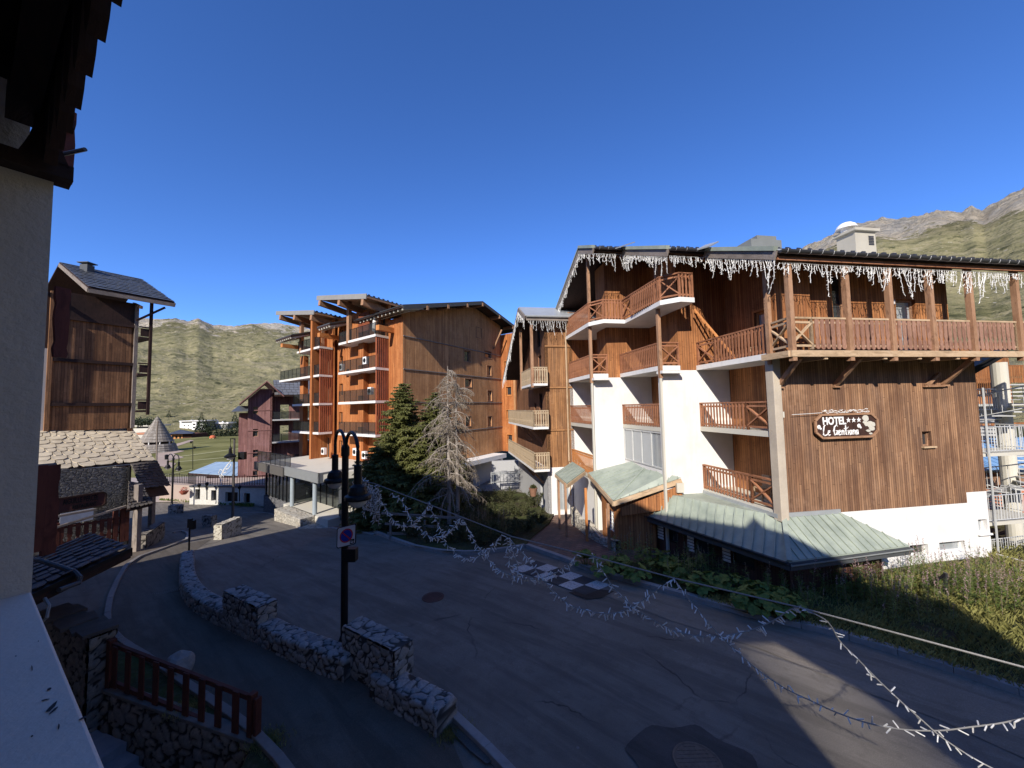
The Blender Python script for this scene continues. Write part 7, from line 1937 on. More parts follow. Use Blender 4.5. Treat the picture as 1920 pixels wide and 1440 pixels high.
# slim lantern pole with the white firework figure
p = atG(436, 977); sp_ = thing('lantern_pole', 'slim tall dark pole with one hanging bell lantern and a white light figure', 'street lamp', (p.x, p.y, p.z))
tz = atY(437, 822, p.y).z
m_ = MB(); m_.tube([p, V((p.x, p.y, tz))], [.10, .07], 8); m_.build('pole', plain('worn_pole_paint', (.10, .09, .085), .6, .2, 6, .3), sp_)
bz = atY(432, 838, p.y - .6); m_ = MB(); m_.tube([V((p.x, p.y, bz.z + .6)), bz + V((0, 0, .65)), bz], .04, 6); m_.build('arm', M_BLACK, sp_)
m_ = MB(); m_.lathe(bz, [(.06, 0), (.1, -.1), (.12, -.5), (.3, -.62), (.42, -.72), (.4, -.8)], 16); m_.build('lamp_shade', M_BLACK, sp_); m_ = MB(); m_.lathe(bz + V((0, 0, -.78)), [(.32, 0), (.2, -.2), (.001, -.26)], 14); m_.build('globe', bpy.data.materials['frosted_globe'], sp_)
m_ = MB(); pb_ = atY(446, 862, p.y); m_.box(pb_, (.5, 0, 0), (0, .3, 0), (0, 0, .6)); m_.build('control_box', M_BLACK, sp_)
m_ = MB(); yy = p.y - .15
def curl(pts, r=.03): m_.tube([atY(x, y, yy) for x, y in pts], r, 5)
curl([(416, 911), (414, 903), (412, 894), (415, 889), (419, 893), (417, 901), (413, 899)]); curl([(414, 896), (417, 884), (422, 877), (426, 880), (423, 886), (418, 887)]); curl([(418, 886), (424, 874), (430, 867), (433, 872), (429, 878), (424, 880)]); curl([(424, 876), (431, 866), (434, 862)]); curl([(412, 893), (410, 886), (413, 880), (417, 882)])
tag(m_.build('light_figure', M_LED), 'white curling light figure fixed to the slim lantern pole', 'light figure')
# thin lamp on the lawn, small lamps before the arched wall
def thinlamp(px, py0, py1, dep, label, group=None, double=False, r=.05):
    a = atY(px, py1, dep); b = atY(px, py0, dep); t = thing('slim_lamp', label, 'lamp post', a, group)
    m_ = MB(); m_.tube([a, b], r, 6); m_.build('pole', M_BLACK, t); H = (b - a).length
    for k, zz in ((0, 1.0), (1, .8)) if double else ((0, .97),):
        c = b - Zv * H * (1 - zz); m_ = MB(); o = V(((.35 if k else -.3) * (1 if double else 0), 0, 0)); m_.tube([c, c + o + V((0, 0, .05))], r * .8, 5); m_.lathe(c + o, [(.05, .1), (.18, 0), (.16, -.12), (.06, -.3), (.001, -.32)], 10); m_.build('lamp_head', M_BLACK, t)
thinlamp(361.5, 828, 879, 66, 'thin black lamp post with two heads standing on the lawn', None, True)
GW = 'small lamps before the arched wall'
thinlamp(373.5, 908, 921, 40.6, 'small black lamp above the leftmost arched niche of the white wall', GW); thinlamp(388, 905, 937, 40.3, 'small black lamp between the two arched niches of the white wall', GW); thinlamp(449, 911, 940, 39.4, 'small black lamp right of the square niche, below the plum chalet', GW)
pl_ = atY(294, 890, 36); m_ = MB(); m_.tube([atY(293.5, 868, 36), atY(295, 800, 36), atY(296, 790, 36)], .06, 6); tag(m_.build('bare_pole', W_GREYT), 'bare thin pole rising behind the stone-flagged roof before the conical tower', 'pole')
# signal post by the low wall
p = atG(354, 1043); t = thing('signal_post', 'thin black post with two small black boxes at the start of the low wall', 'signal post', p)
m_ = MB(); zt_ = atY(355, 980, p.y).z; m_.tube([p, V((p.x, p.y, zt_))], .04, 8); m_.build('pole', M_BLACK, t)
for (x0, x1, y0, y1) in ((350.5, 357.5, 973, 990), (356.5, 363.5, 976, 993)):
    a = atY(x0, y1, p.y - .05); b = atY(x1, y0, p.y - .05); m_ = MB(); m_.box(a, (b.x - a.x, 0, 0), (0, .16, 0), (0, 0, b.z - a.z)); m_.build('signal_box', M_BLACK, t, bevel=.01)
# no parking sign
dS = LP.y - .15; s1, s2, s3 = atY(631, 1029, dS), atY(667, 1020, dS), atY(632, 991, dS)
ex = (s2 - s1); W_ = ex.length; ex /= W_; ez = (s3 - s1).normalized(); H_ = (atY(632, 990, dS) - s1).length; en = ex.cross(ez).normalized()
if en.y > 0: en = -en
sn = thing('no_parking_sign', 'white square no-parking sign with red-ringed blue disc on the near lamp pole', 'sign', s1)
def rrect(o, w, hgt, r): 
    pts = []
    for cx, cz, a0 in ((w - r, r, -90), (w - r, hgt - r, 0), (r, hgt - r, 90), (r, r, 180)):
        for k in range(5): a = R_(a0 + k * 22.5); pts.append(o + ex * (cx + r * math.cos(a)) + ez * (cz + r * math.sin(a)))
    return pts
m_ = MB(); m_.prism(rrect(s1, W_, H_, .045), -en * .02); m_.build('back_plate', M_BLACK, sn)
m_ = MB(); m_.prism([p for p in rrect(s1 + ex * .02 + ez * .02 + en * .002, W_ - .04, H_ - .04, .035)], en * .003); m_.build('face', plain('sign_white', (.62, .60, .62), .4, 0, 3, .05, 0), sn)
cc = s1 + ex * W_ * .5 + ez * H_ * .52 + en * .006
def disc(r, lift, mat, nm): m_ = MB(); m_.prism([cc + en * lift + ex * math.cos(a / 32 * 6.2832) * r + ez * math.sin(a / 32 * 6.2832) * r for a in range(32)], en * .002); m_.build(nm, mat, sn)
disc(.165, 0, plain('sign_red', (.55, .03, .02), .4, 0, 3, .05, 0), 'red_ring'); disc(.135, .003, plain('sign_blue', (.01, .03, .32), .4, 0, 3, .05, 0), 'blue_disc')
m_ = MB()
for k, sgn in enumerate((1,)):
    a = cc + en * .006; m_.beam(a - ex * .105 + ez * .105, a + ex * .105 - ez * .105, .003, .03, up=ex + ez)
m_.build('red_bar', bpy.data.materials['sign_red'], sn)
bx = s1 + ex * (W_ - .145) + ez * .03 + en * .006
m_ = MB(); m_.box(bx, ex * .11, ez * .11, en * .002); m_.build('tow_pictogram', M_BLACK, sn)
m_ = MB(); m_.box(bx + ex * .02 + ez * .025 + en * .002, ex * .07, ez * .02, en * .002); m_.box(bx + ex * .02 + ez * .05 + en * .002, ex * .02, ez * .035, en * .002); m_.box(bx + ex * .065 + ez * .05 + en * .002, ex * .02, ez * .02, en * .002); m_.build('pictogram_lines', bpy.data.materials['sign_white'], sn)
b1 = atY(641, 1055, dS + .02); b2 = atY(666, 1030, dS + .02); m_ = MB(); m_.box(b1, (b2.x - b1.x, 0, 0), (0, .2, 0), (0, 0, b2.z - b1.z)); tag(m_.build('switch_box', M_BLACK, bevel=.015), 'black switch box fixed to the near lamp pole under the no-parking sign', 'box')

# ================================================================ GARLANDS
gA = V((LP.x + .1, LP.y, 0)); gB = V((5.2, 3.9, 0)); gdv = (gB - gA).normalized(); gnv = V((gdv.y, -gdv.x, 0))
def gp_(x, y): return atP(x, y, gA, gnv)
cab = MB(); cps = [gp_(*q) for q in ((664, 900), (700, 906), (800, 944), (960, 1006), (1110, 1043), (1260, 1083), (1500, 1139), (1700, 1192), (1920, 1251))]
far = cps[-1] + (cps[-1] - cps[-2]).normalized() * 6.2; far.z = 4.3
cab.tube(cps + [far.lerp(cps[-1], .5) - Zv * .15, far], .011, 5)
tag(cab.build('support_cable', M_CABLE), 'grey cable stretched across the road, carrying the light garland', 'cable')
gar = thing('light_garland', 'long festoon of small white frosted tubes hanging in loops over the road', 'light garland', gA)
SW = [[(677, 897), (700, 925), (715, 943), (738, 978), (762, 988), (782, 975), (802, 946)],
      [(665, 905), (672, 935), (690, 955)],
      [(735, 925), (756, 940), (773, 972), (794, 996), (817, 1007), (840, 999), (866, 971)],
      [(802, 949), (820, 984), (834, 1019), (858, 1042), (884, 1048), (910, 1037), (939, 1004)],
      [(869, 975), (890, 1016), (916, 1051), (948, 1074), (995, 1086), (1036, 1077), (1060, 1062), (1082, 1039)],
      [(954, 1007), (989, 1045), (1018, 1083), (1050, 1118), (1081, 1137), (1139, 1149), (1184, 1137), (1232, 1105), (1263, 1084)],
      [(1110, 1041), (1148, 1101), (1184, 1137), (1216, 1159), (1254, 1181), (1305, 1194), (1356, 1194), (1407, 1184), (1452, 1165), (1480, 1146), (1503, 1138)],
      [(1263, 1084), (1299, 1133), (1343, 1184), (1375, 1216), (1420, 1255), (1471, 1290), (1523, 1315), (1574, 1338), (1632, 1357), (1695, 1368), (1760, 1370), (1823, 1363), (1887, 1354), (1960, 1335), (2060, 1290)],
      [(1500, 1137), (1549, 1162), (1574, 1200), (1606, 1232), (1644, 1271), (1695, 1319), (1727, 1347), (1760, 1376), (1807, 1408), (1865, 1440), (1990, 1500)],
      [(948, 1008), (952, 1040), (956, 1072), (962, 1090)], [(955, 1010), (968, 1050), (972, 1078)]]
def smoothp(P, n=10):
    out = []
    for i in range(len(P) - 1):
        p0 = P[max(0, i - 1)]; p1 = P[i]; p2 = P[i + 1]; p3 = P[min(len(P) - 1, i + 2)]
        for k in range(n):
            t = k / n; out.append(.5 * ((2 * p1) + (-p0 + p2) * t + (2 * p0 - 5 * p1 + 4 * p2 - p3) * t * t + (-p0 + 3 * p1 - 3 * p2 + p3) * t ** 3))
    return out + [P[-1]]
def bulbs(mb, path, sp, ln, r, spread=1.0, mi=1):
    s = 0; acc = 0
    for a, b in zip(path, path[1:]):
        L = (b - a).length
        while acc < s + L:
            t = (acc - s) / max(L, 1e-6); p = a.lerp(b, t)
            d = V((rnd.gauss(0, 1), rnd.gauss(0, 1), rnd.gauss(-.35, .8))); d.normalize()
            d = (d * spread + V((0, 0, -.25))).normalized(); l_ = ln * rnd.uniform(.7, 1.15)
            mb.tube([p, p + d * l_ * .25, p + d * l_], [r * .5, r, r * .9], 5, mi=mi)
            acc += sp * rnd.uniform(.6, 1.4)
        s += L
for i, sw in enumerate(SW):
    P = smoothp([gp_(*q) + gnv * (.03 * ((i % 3) - 1)) for q in sw]); m_ = MB(); m_.tube(P, .008, 4)
    bulbs(m_, P, (.03, .03, .03, .03, .03, .032, .036, .05, .062, .03, .03)[i], (.10 if i not in (7, 8) else .08), .0085 if i not in (7, 8) else .0075)
    m_.build('swag', [M_CABLE, M_LED], gar)
m_ = MB()
for i in range(26):
    a = gp_(rnd.uniform(684, 712), rnd.uniform(905, 930)); P = [a]
    for k in range(6): P.append(P[-1] + V((rnd.uniform(-.04, .05), rnd.uniform(-.04, .04), -rnd.uniform(.05, .14))))
    m_.tube(P, .007, 4, mi=0); bulbs(m_, P, .08, .07, .008, .8)
P = smoothp([gp_(*q) for q in ((668, 905), (662, 918), (664, 935), (676, 948), (690, 940), (698, 920), (690, 905), (676, 898), (660, 903))]); m_.tube(P, .008, 4); bulbs(m_, P, .04, .08, .009)
m_.build('tangled_bundle', [M_CABLE, M_LED], gar)
# icicle lights
def icicles(name, a, b, label, sp=.078, lmin=.16, lmax=.85, seed=1, drop=0.0, gaps=.08):
    rg = random.Random(seed); a, b = V(a), V(b); d = b - a; L = d.length; d /= L; m_ = MB()
    m_.tube([a.lerp(b, i / 12) + V((0, 0, rg.uniform(-.03, .01))) for i in range(13)], .012, 4, mi=1)
    s = 0; ph = rg.random() * 6
    while s < L:
        if rg.random() > gaps:
            l = lmin + (lmax - lmin) * (rg.random() ** 1.7) * (.75 + .35 * math.sin(s * 1.9 + ph)); P = [a + d * s]; k = max(3, int(l / .07)); dr = rg.uniform(-.02, .02)
            for i in range(k): P.append(P[-1] + d * (dr + rg.uniform(-.022, .022)) + V((rg.uniform(-.012, .012), rg.uniform(-.012, .012), -l / k)))
            m_.tube(P, [.0095] * len(P), 4)
            for p in P[1:]:
                q = V((rg.uniform(-1, 1), rg.uniform(-1, 1), rg.uniform(-.7, .3))).normalized() * .05; m_.tube([p, p + q], .0085, 4, cap=False)
            if rg.random() < .3:
                q0 = P[len(P) // 2]; m_.tube([q0, q0 + d * .1 + V((0, 0, -.1)), q0 + d * .16 + V((0, 0, -.02))], .011, 4)
        s += sp * rg.uniform(.6, 1.4)
    return tag(m_.build(name, [M_LED, M_CABLE]), label, 'icicle lights', 'icicle light strings under the roof edges')
O = -.02
icicles('icicle_lights', h(-.52, -.45, zr(-.49) - .32), h(-.52, 2.8, zr(2.85) - .32), 'icicle lights under the roof edge nearest the corner of the sign facade', seed=2, lmax=1.05)
icicles('icicle_lights', h(-.6, 2.82, zr(2.85) - .3), h(-2.05, 2.82, zr(2.85) - .3), 'icicle lights on the short step between the two longer sloping roof edges', seed=3, lmax=.8)
icicles('icicle_lights', h(-2.12, 2.9, zr(2.85) - .32), h(-2.12, 6.7, zr(6.77) - .32), 'icicle lights under the middle sloping roof edge above the zigzag balcony', seed=4, lmax=.75)
icicles('icicle_lights', h(-2.15, 6.74, zr(6.77) - .3), h(-3.6, 6.74, zr(6.77) - .3), 'icicle lights on the short step next to the highest roof point', seed=5)
icicles('icicle_lights', h(-3.65, 6.8, zr(6.77) - .32), h(-3.65, 8.77, 14.3), 'icicle lights at the topmost roof edge by the ridge', seed=6, sp=.13)
icicles('icicle_lights', h(-3.66, 8.8, 14.28), h(-3.66, 14.0, zr(14.0) - .32), 'icicle lights down the steep left rake of the hotel roof', seed=7, sp=.13, lmin=.25, lmax=.95)
icicles('icicle_lights', h(-.3, -.4, 10.42), h(9.6, -.4, 10.42), 'long row of icicle lights along the eave above the plank gallery', seed=8, lmax=1.05, sp=.078)
icicles('icicle_lights', a2_(-1.42, -.7, 11.3), a2_(-1.42, 1.4, 12.35), 'icicle lights on the short front rake of the annex roof', seed=9, sp=.1)
icicles('icicle_lights', a2_(-1.42, 1.4, 12.35), a2_(-1.42, 9.3, 8.2), 'icicle lights down the long back rake of the annex roof', seed=10, sp=.1, lmin=.3, lmax=1.0)
icicles('icicle_lights', a2_(-1.2, -.76, 11.3), a2_(1.6, -.76, 11.3), 'icicle lights along the level front eave of the annex', seed=11, sp=.11, lmax=1.0)

# ================================================================ VEGETATION
def rv(): 
    v = V((rnd.gauss(0, 1), rnd.gauss(0, 1), rnd.gauss(0, 1))); return v.normalized()
def leafquad(mb, p, d, n, L, W):
    s = d.cross(n)
    if s.length < 1e-3: return
    s.normalize(); mb.face([p, p + d * L * .5 + s * W * .5, p + d * L, p + d * L * .5 - s * W * .5])
def spruce(x, y, H, R, label, group, seed=1, nb=15, base=None):
    global rnd
    keep = rnd; rnd = random.Random(seed); z0 = g(x, y) if base is None else base
    t = thing('spruce', label, 'spruce', (x, y, z0), group); B = V((x, y, z0))
    tr_ = MB(); tr_.tube([B, B + Zv * H * .5 + V((.08, 0, 0)), B + Zv * H * .98], [.2, .12, .02], 8)
    fo_ = MB(); z = H * .07
    while z < H * .985:
        f = 1 - z / H; n = int(nb * (.45 + .55 * f)) + 2; a0 = rnd.random() * 6.28
        for i in range(n):
            a = a0 + i * 6.2832 / n + rnd.uniform(-.25, .25); L = R * (f ** .62) * rnd.uniform(.5, 1.22) * (1 + .22 * math.sin(a * 2 + seed) + .18 * math.sin(a * 5 + z)) + .1
            if z < H * .2: L *= .8 + z / H
            d = V((math.cos(a), math.sin(a), 0)); P = []; k = 7
            for j in range(k + 1):
                s = j / k; P.append(B + Zv * (z + L * (-.28 * s + .17 * s * s * (1 if f < .8 else .6)) + rnd.uniform(-.02, .02)) + d * L * s)
            tr_.tube(P, [.03 * (1 - .8 * j / k) + .004 for j in range(k + 1)], 3, cap=False)
            sd_ = V((-d.y, d.x, 0)); m = int(7 + L * 11)
            for q in range(m):
                s = (.1 + .9 * (q / m) ** .8); j = min(k - 1, int(s * k)); p = P[j].lerp(P[j + 1], s * k - j)
                w = L * .36 * (1 - s * .72) + .05
                for sg_ in (-1, 1):
                    e = (sd_ * sg_ * rnd.uniform(.5, 1) + d * rnd.uniform(.3, .9) + V((0, 0, rnd.uniform(-.62, .0)))).normalized()
                    l = w * rnd.uniform(.6, 1.2)
                    leafquad(fo_, p, e, (Zv + rv() * .7).normalized(), l, .085)
                    leafquad(fo_, p + e * l * .45, (e + rv() * .7 - Zv * .35).normalized(), (Zv + rv()).normalized(), l * .65, .075)
                    leafquad(fo_, p + e * l * .2, (rv() * .8 - Zv * .55).normalized(), rv(), l * .6, .07)
        z += .17 + .1 * f
    tr_.build('trunk', M_BARK, t); fo_.build('crown', F_SPRUCE, t); rnd = keep
    return t
sp1 = atY(757, 900, 26.0); sp2 = atY(818, 900, 27.2); sp3 = atY(700, 900, 25.2)
SG = 'spruces in the garden by the orange building'
spruce(sp1.x, 26.0, 9.5, 3.2, 'tallest dark green spruce, in front of the orange building corner', SG, 3)
spruce(sp2.x, 27.2, 8.8, 3.0, 'green spruce standing directly behind the dead larch', SG, 5)
spruce(sp3.x + .3, 25.3, 5.6, 2.2, 'shorter spruce at the left of the spruce clump, mostly in shade', SG, 8)
spruce(atY(787, 900, 25).x, 25.0, 6.4, 2.6, 'lower spruce between the tallest spruce and the dead larch', SG, 9)
def larch(x, y, H, label):
    z0 = g(x, y); B = V((x, y, z0)); t = thing('dead_larch', label, 'dead tree', B)
    for k, (ox, hh_, R0) in enumerate(((0, H * 1.07, 2.7), (.5, H * 1.0, 2.2))):
        tr_ = MB(); tb = B + V((ox, .1 * k, 0)); tr_.tube([tb, tb + V((.03, 0, hh_ * .3)), tb + V((-.03, .02, hh_ * .65)), tb + Zv * hh_], [.14, .11, .07, .015], 8); tr_.build('trunk', M_DEAD, t)
        br_ = MB(); tw_ = MB(); z = hh_ * .2
        while z < hh_ * .98:
            f = 1 - z / hh_; a = rnd.random() * 6.28; L = R0 * (.38 + .62 * f ** .6) * rnd.uniform(.35, 1.15); 
            d = V((math.cos(a), math.sin(a), 0)); P = []
            rise = rnd.uniform(-.25, .35)
            for j in range(8): s = j / 7; P.append(tb + Zv * (z + L * (rise * s - .45 * s * s * s)) + d * L * s + rv() * .03)
            br_.tube(P, [.028 * (1 - .85 * j / 7) + .003 for j in range(8)], 4, cap=False)
            for j in range(1, 8):
                for q in range(4):
                    p = P[j - 1].lerp(P[j], rnd.random()); l = rnd.uniform(.2, .75) * (.7 + .4 * f); e = (rv() * .6 + V((0, 0, -.75)) + d * .3).normalized()
                    Q = [p, p + e * l * .5 + rv() * .03, p + e * l]; tw_.tube(Q, [.009, .007, .004], 3, cap=False)
                    for _ in range(5): u = rnd.random(); pp = Q[0].lerp(Q[2], u); leafquad(tw_, pp, (rv() + V((0, 0, -.6))).normalized(), rv(), rnd.uniform(.05, .13), .018)
            z += rnd.uniform(.09, .18)
        br_.build('branches', M_DEAD, t); tw_.build('twigs', F_DEADN, t)
lp_ = atY(842, 960, 23.5)
larch(lp_.x, 23.5, 9.0, 'leafless grey dead larch with two thin trunks in the garden')
def shrub(x, y, r, hgt, mat, label, group, z0=None, n=900, leaf=.09, name='shrub', stems=True, cat='shrub'):
    z0 = g(x, y) + .12 if z0 is None else z0; t = thing(name, label, cat, (x, y, z0), group); B = V((x, y, z0)); fo_ = MB(); st_ = MB()
    k = int(6 + r * 8)
    for i in range(k):
        a = rnd.random() * 6.28; q = rnd.random() ** .5 * r; tip = B + V((math.cos(a) * q, math.sin(a) * q, hgt * rnd.uniform(.55, 1.05) * (1 - .35 * (q / r) ** 2)))
        b0 = B + V((math.cos(a) * q * .3, math.sin(a) * q * .3, 0)); st_.tube([b0, b0.lerp(tip, .5) + rv() * .05, tip], [.014, .01, .004], 4, cap=False)
        for j in range(int(n / k)):
            s = .15 + .85 * rnd.random() ** .7; p = b0.lerp(tip, s) + rv() * rnd.uniform(.02, .22) * r
            e = (rv() + Zv * .3).normalized(); leafquad(fo_, p, e, rv(), leaf * rnd.uniform(.6, 1.3), leaf * .55)
    fo_.build('foliage', mat, t)
    if stems: st_.build('stems', M_BARK, t)
    return t
bedS = [(700, 972, .8, 1.2), (1000, 955, .8, 1.2), (905, 950, 1.1, 1.3), (950, 945, 1.1, 1.2), (860, 955, 1.1, 1.4), (780, 985, 1.0, 1.2), (705, 985, .8, 1.0), (735, 1000, .7, .7), (770, 1010, .9, 1.0), (815, 1018, .9, .9), (860, 1022, .9, 1.0), (905, 1022, .9, 1.1), (950, 1012, .8, 1.0), (985, 1002, .7, .9), (880, 985, 1.0, 1.3), (930, 975, 1.0, 1.2), (975, 970, .8, 1.1), (745, 965, 1.0, 1.1), (820, 975, .9, 1.0), (1010, 985, .6, .8)]
words = ['low left-hand', 'far right-hand', 'sunlit rear', 'sunlit right-hand', 'rear dark', 'inner dark', 'leftmost low', 'second low', 'third low', 'rounded low', 'middle low', 'broad low', 'bushy low', 'rightmost kerbside', 'taller middle', 'tall dense', 'tall right-hand', 'dark rear', 'rear middle', 'small end']
spots = ['beside the lamp garland', 'by the annex corner', 'at the driveway edge', 'at the driveway edge by the annex', 'right behind the dead larch', 'between the garden rails and the larch', 'beside the pale pavement end', 'behind the kerb below the wooden garden rails', 'behind the kerb under the tallest spruce', 'behind the kerb left of the dead larch', 'behind the kerb at the foot of the dead larch', 'behind the kerb right of the dead larch', 'behind the kerb near the brick paving', 'by the edge of the brick paving', 'close to the dead larch trunk', 'right of the dead larch trunk', 'by the driveway edge', 'at the wooden garden rails', 'under the spruces', 'at the brick paving near the porch']
for i, (px, py, r, hg) in enumerate(bedS):
    p = atG(px, py); shrub(p.x, p.y, r, hg, F_SHRUB, words[i] + ' dark shrub ' + spots[i], 'shrubs in the garden bed', n=1700, leaf=.09)
# dry flower spikes
def spikes(px, py, n, hgt, spread, label, group, mats=(None, None), name='willowherb', leafy=True, pink=.35):
    p = atG(px, py); z0 = g(p.x, p.y) + .12; t = thing(name, label, 'wildflower', (p.x, p.y, z0), group); st_ = MB(); lf = MB(); fl = MB()
    for i in range(n):
        b = V((p.x + rnd.gauss(0, spread), p.y + rnd.gauss(0, spread), z0)); H = hgt * rnd.uniform(.65, 1.15); lean = V((rnd.gauss(0, .09), rnd.gauss(0, .09), 1)).normalized()
        tip = b + lean * H; st_.tube([b, b.lerp(tip, .5) + rv() * .02, tip], [.007, .005, .002], 3, cap=False)
        if leafy:
            for k in range(int(H * 34)):
                s = rnd.uniform(.08, .72); q = b.lerp(tip, s); a = rnd.random() * 6.28; e = V((math.cos(a), math.sin(a), rnd.uniform(-.1, .7))).normalized(); leafquad(lf, q, e, Zv, rnd.uniform(.09, .17), .027)
        for k in range(int(18 * H)):
            s = rnd.uniform(.66, 1.0); q = b.lerp(tip, s) + rv() * .035 * (1.15 - s); leafquad(fl, q, rv(), rv(), .035, .022)
    st_.build('stems', F_DRY, t)
    if leafy: lf.build('leaves', mats[0] or F_LEAF, t)
    fl.build('flower_spikes', mats[1] or F_PINK, t); return t
for i, (px, py) in enumerate(((888, 1002), (915, 1010), (940, 1005), (868, 1010), (900, 990))):
    spikes(px, py, 14, 1.25, .22, ['dry pale flower spikes nearest the dead larch', 'second clump of dry pale spikes right of the larch', 'rightmost clump of dry pale spikes in the bed', 'leftmost clump of dry pale spikes under the larch', 'rear clump of dry pale spikes in the bed'][i], 'dry flower spikes in the garden bed', (F_SHRUB, F_DRY), 'dry_flower_spikes')
wh_ = [(1180, 1062), (1205, 1075), (1300, 1100), (1330, 1080), (1300, 1060), (1355, 1100), (1500, 1140), (1540, 1118), (1580, 1140), (1600, 1112), (1640, 1120), (1660, 1142), (1690, 1118), (1720, 1130), (1740, 1108), (1790, 1118), (1820, 1135), (1850, 1150), (1880, 1140), (1900, 1170), (1915, 1130), (1870, 1118), (1560, 1100), (1620, 1092), (1460, 1120), (1765, 1150), (1835, 1110), (1895, 1105)]
wl2 = ['before the dark plinth wall at the brick paving', 'under the low green canopy, near the paving', 'before the canopy corner, left of the leafy clumps', 'under the left canopy eave', 'against the dark plinth below the canopy', 'under the middle of the canopy eave', 'in the shade right of the big leaves', 'below the canopy corner', 'right of the canopy corner, in front', 'close to the canopy corner post', 'under the right canopy eave', 'in front of the red-brown plinth end', 'at the right end of the canopy', 'in front of the white wall start', 'before the low basement window', 'left of the leaning post', 'right of the leaning post', 'on the sunny slope above the kerb', 'on the sunny slope in the middle', 'lowest on the sunny slope at the right edge', 'at the right edge under the stair rails', 'behind the sunny slope by the stair rails', 'against the plinth under the canopy corner', 'against the red-brown plinth', 'in shade left of the canopy corner', 'just below the leaning post', 'behind the leaning post', 'at the far right by the stair foot']
for i, (px, py) in enumerate(wh_):
    spikes(px, py, (17 if i % 2 else 12) if px > 1450 else 9, rnd.uniform(.8, 1.3), .5, 'pink willowherb clump ' + wl2[i], 'willowherb clumps along the hotel', (F_LEAF, F_PINK if px > 1500 and i % 3 else F_DRY))
# big-leaved plants
def rosette(px, py, r, label, nlv=26):
    p = atG(px, py); z0 = g(p.x, p.y) + .12; t = thing('butterbur', label, 'plant', (p.x, p.y, z0), 'big-leaved plants behind the kerb'); lf = MB(); st_ = MB()
    for i in range(nlv):
        a = rnd.random() * 6.28; q = r * rnd.random() ** .6; hh_ = rnd.uniform(.25, .62) * (1.1 - .4 * q / r); c = V((p.x + math.cos(a) * q, p.y + math.sin(a) * q, z0 + hh_)); R0 = rnd.uniform(.10, .19)
        n = (Zv + V((math.cos(a), math.sin(a), 0)) * .45 + rv() * .3).normalized(); u = n.cross(V((math.sin(a), math.cos(a), .1))).normalized(); w = n.cross(u)
        pts = [c + (u * math.cos(k * .785) + w * math.sin(k * .785)) * R0 * (1.0 if k else .55) * rnd.uniform(.88, 1.08) - n * (.03 if k % 2 else 0) for k in range(8)]
        for k in range(8): lf.face([c - n * .015, pts[k], pts[(k + 1) % 8]])
        st_.tube([V((p.x + math.cos(a) * q * .3, p.y + math.sin(a) * q * .3, z0)), c - n * .015], .006, 3, cap=False)
    lf.build('leaves', F_LEAF, t); st_.build('stalks', F_LEAF, t)
rs = [(1100, 1068, .5), (1135, 1085, .5), (1190, 1092, .5), (1235, 1090, .55), (1275, 1098, .5), (1250, 1072, .5), (1215, 1060, .5), (1340, 1115, .5), (1380, 1120, .55), (1425, 1138, .55), (1440, 1160, .55), (1400, 1150, .45), (1470, 1150, .5), (1480, 1168, .4), (1160, 1075, .45), (1310, 1118, .4)]
rl_ = ['at the end of the brick paving by the kerb', 'by the checkered crossing end', 'third from the paving along the kerb', 'fourth from the paving along the kerb', 'in the middle of the left leaf group', 'behind the left leaf group', 'close to the meter cabinet', 'left of the brightest leaf clump', 'in the brightest leaf clump, left part', 'in the brightest leaf clump, middle', 'spilling over the kerb in the brightest clump', 'low in front of the brightest clump', 'right part of the brightest clump', 'rightmost, on the kerb beside the garland loop', 'between the paving end and the left leaf group', 'small one between the two leaf groups']
for i, (px, py, r) in enumerate(rs): rosette(px, py, r, 'broad-leaved green plant ' + rl_[i])
# grass on the garden slope: countless, one object
gm = MB(); gpoly = gard
cnt = 0
kp_ = [V((p.x, p.y, 0)) for p in kerb_pts]
while cnt < 22000:
    x = rnd.uniform(2, 22); y = rnd.uniform(5.5, 17)
    if not point_in(gpoly, x, y) or math.atan2(x, y) > 1.02: continue
    if (V((x, y, 0)) - h(4, 1)).dot(HL) > -.6 and x < 17.5: continue
    near = 1 if y < 13 else .5
    if rnd.random() > near: continue
    cl = noise.noise(V((x * .9, y * .9, 0)))
    if cl < -.25 and rnd.random() < .8: continue
    z = zgard(x, y); b = V((x, y, z - .01)); a = rnd.random() * 6.28; L = rnd.uniform(.07, .2) * (1 + .7 * max(0, cl) + (.5 if x > 12 else 0)); d = V((math.cos(a) * .35, math.sin(a) * .35, 1)).normalized(); s = V((-math.sin(a), math.cos(a), 0)) * .008
    gm.face([b - s, b + s, b + d * L * .6 + s * .7 + V((0, 0, 0)), b + d * L + V((math.cos(a), math.sin(a), -.3)) * L * .25]); cnt += 1
tag(gm.build('grass', F_GRASS), 'rough grass on the slope between the kerb and the hotel', 'grass', kind='stuff')
gm = MB()
for i in range(3500):
    t_ = rnd.random()
    x, y = (rnd.uniform(-5, -1), rnd.uniform(5.3, 6.8)); 
    k = rnd.randrange(3)
    if k == 0: c = atG(846, 1372)
    elif k == 1: c = atG(500, 1392)
    else: c = atG(350, 1330)
    x = c.x + rnd.gauss(0, .16); y = c.y + rnd.gauss(0, .13); z = g(x, y) + .02; b = V((x, y, z)); a = rnd.random() * 6.28; d = V((math.cos(a) * .6, math.sin(a) * .6, 1)).normalized(); s = V((-math.sin(a), math.cos(a), 0)) * .006; L = rnd.uniform(.03, .09)
    gm.face([b - s, b + s, b + d * L])
tag(gm.build('weeds', F_GRASS), 'small dark weeds growing at the wall end and kerb', 'weeds', kind='stuff')
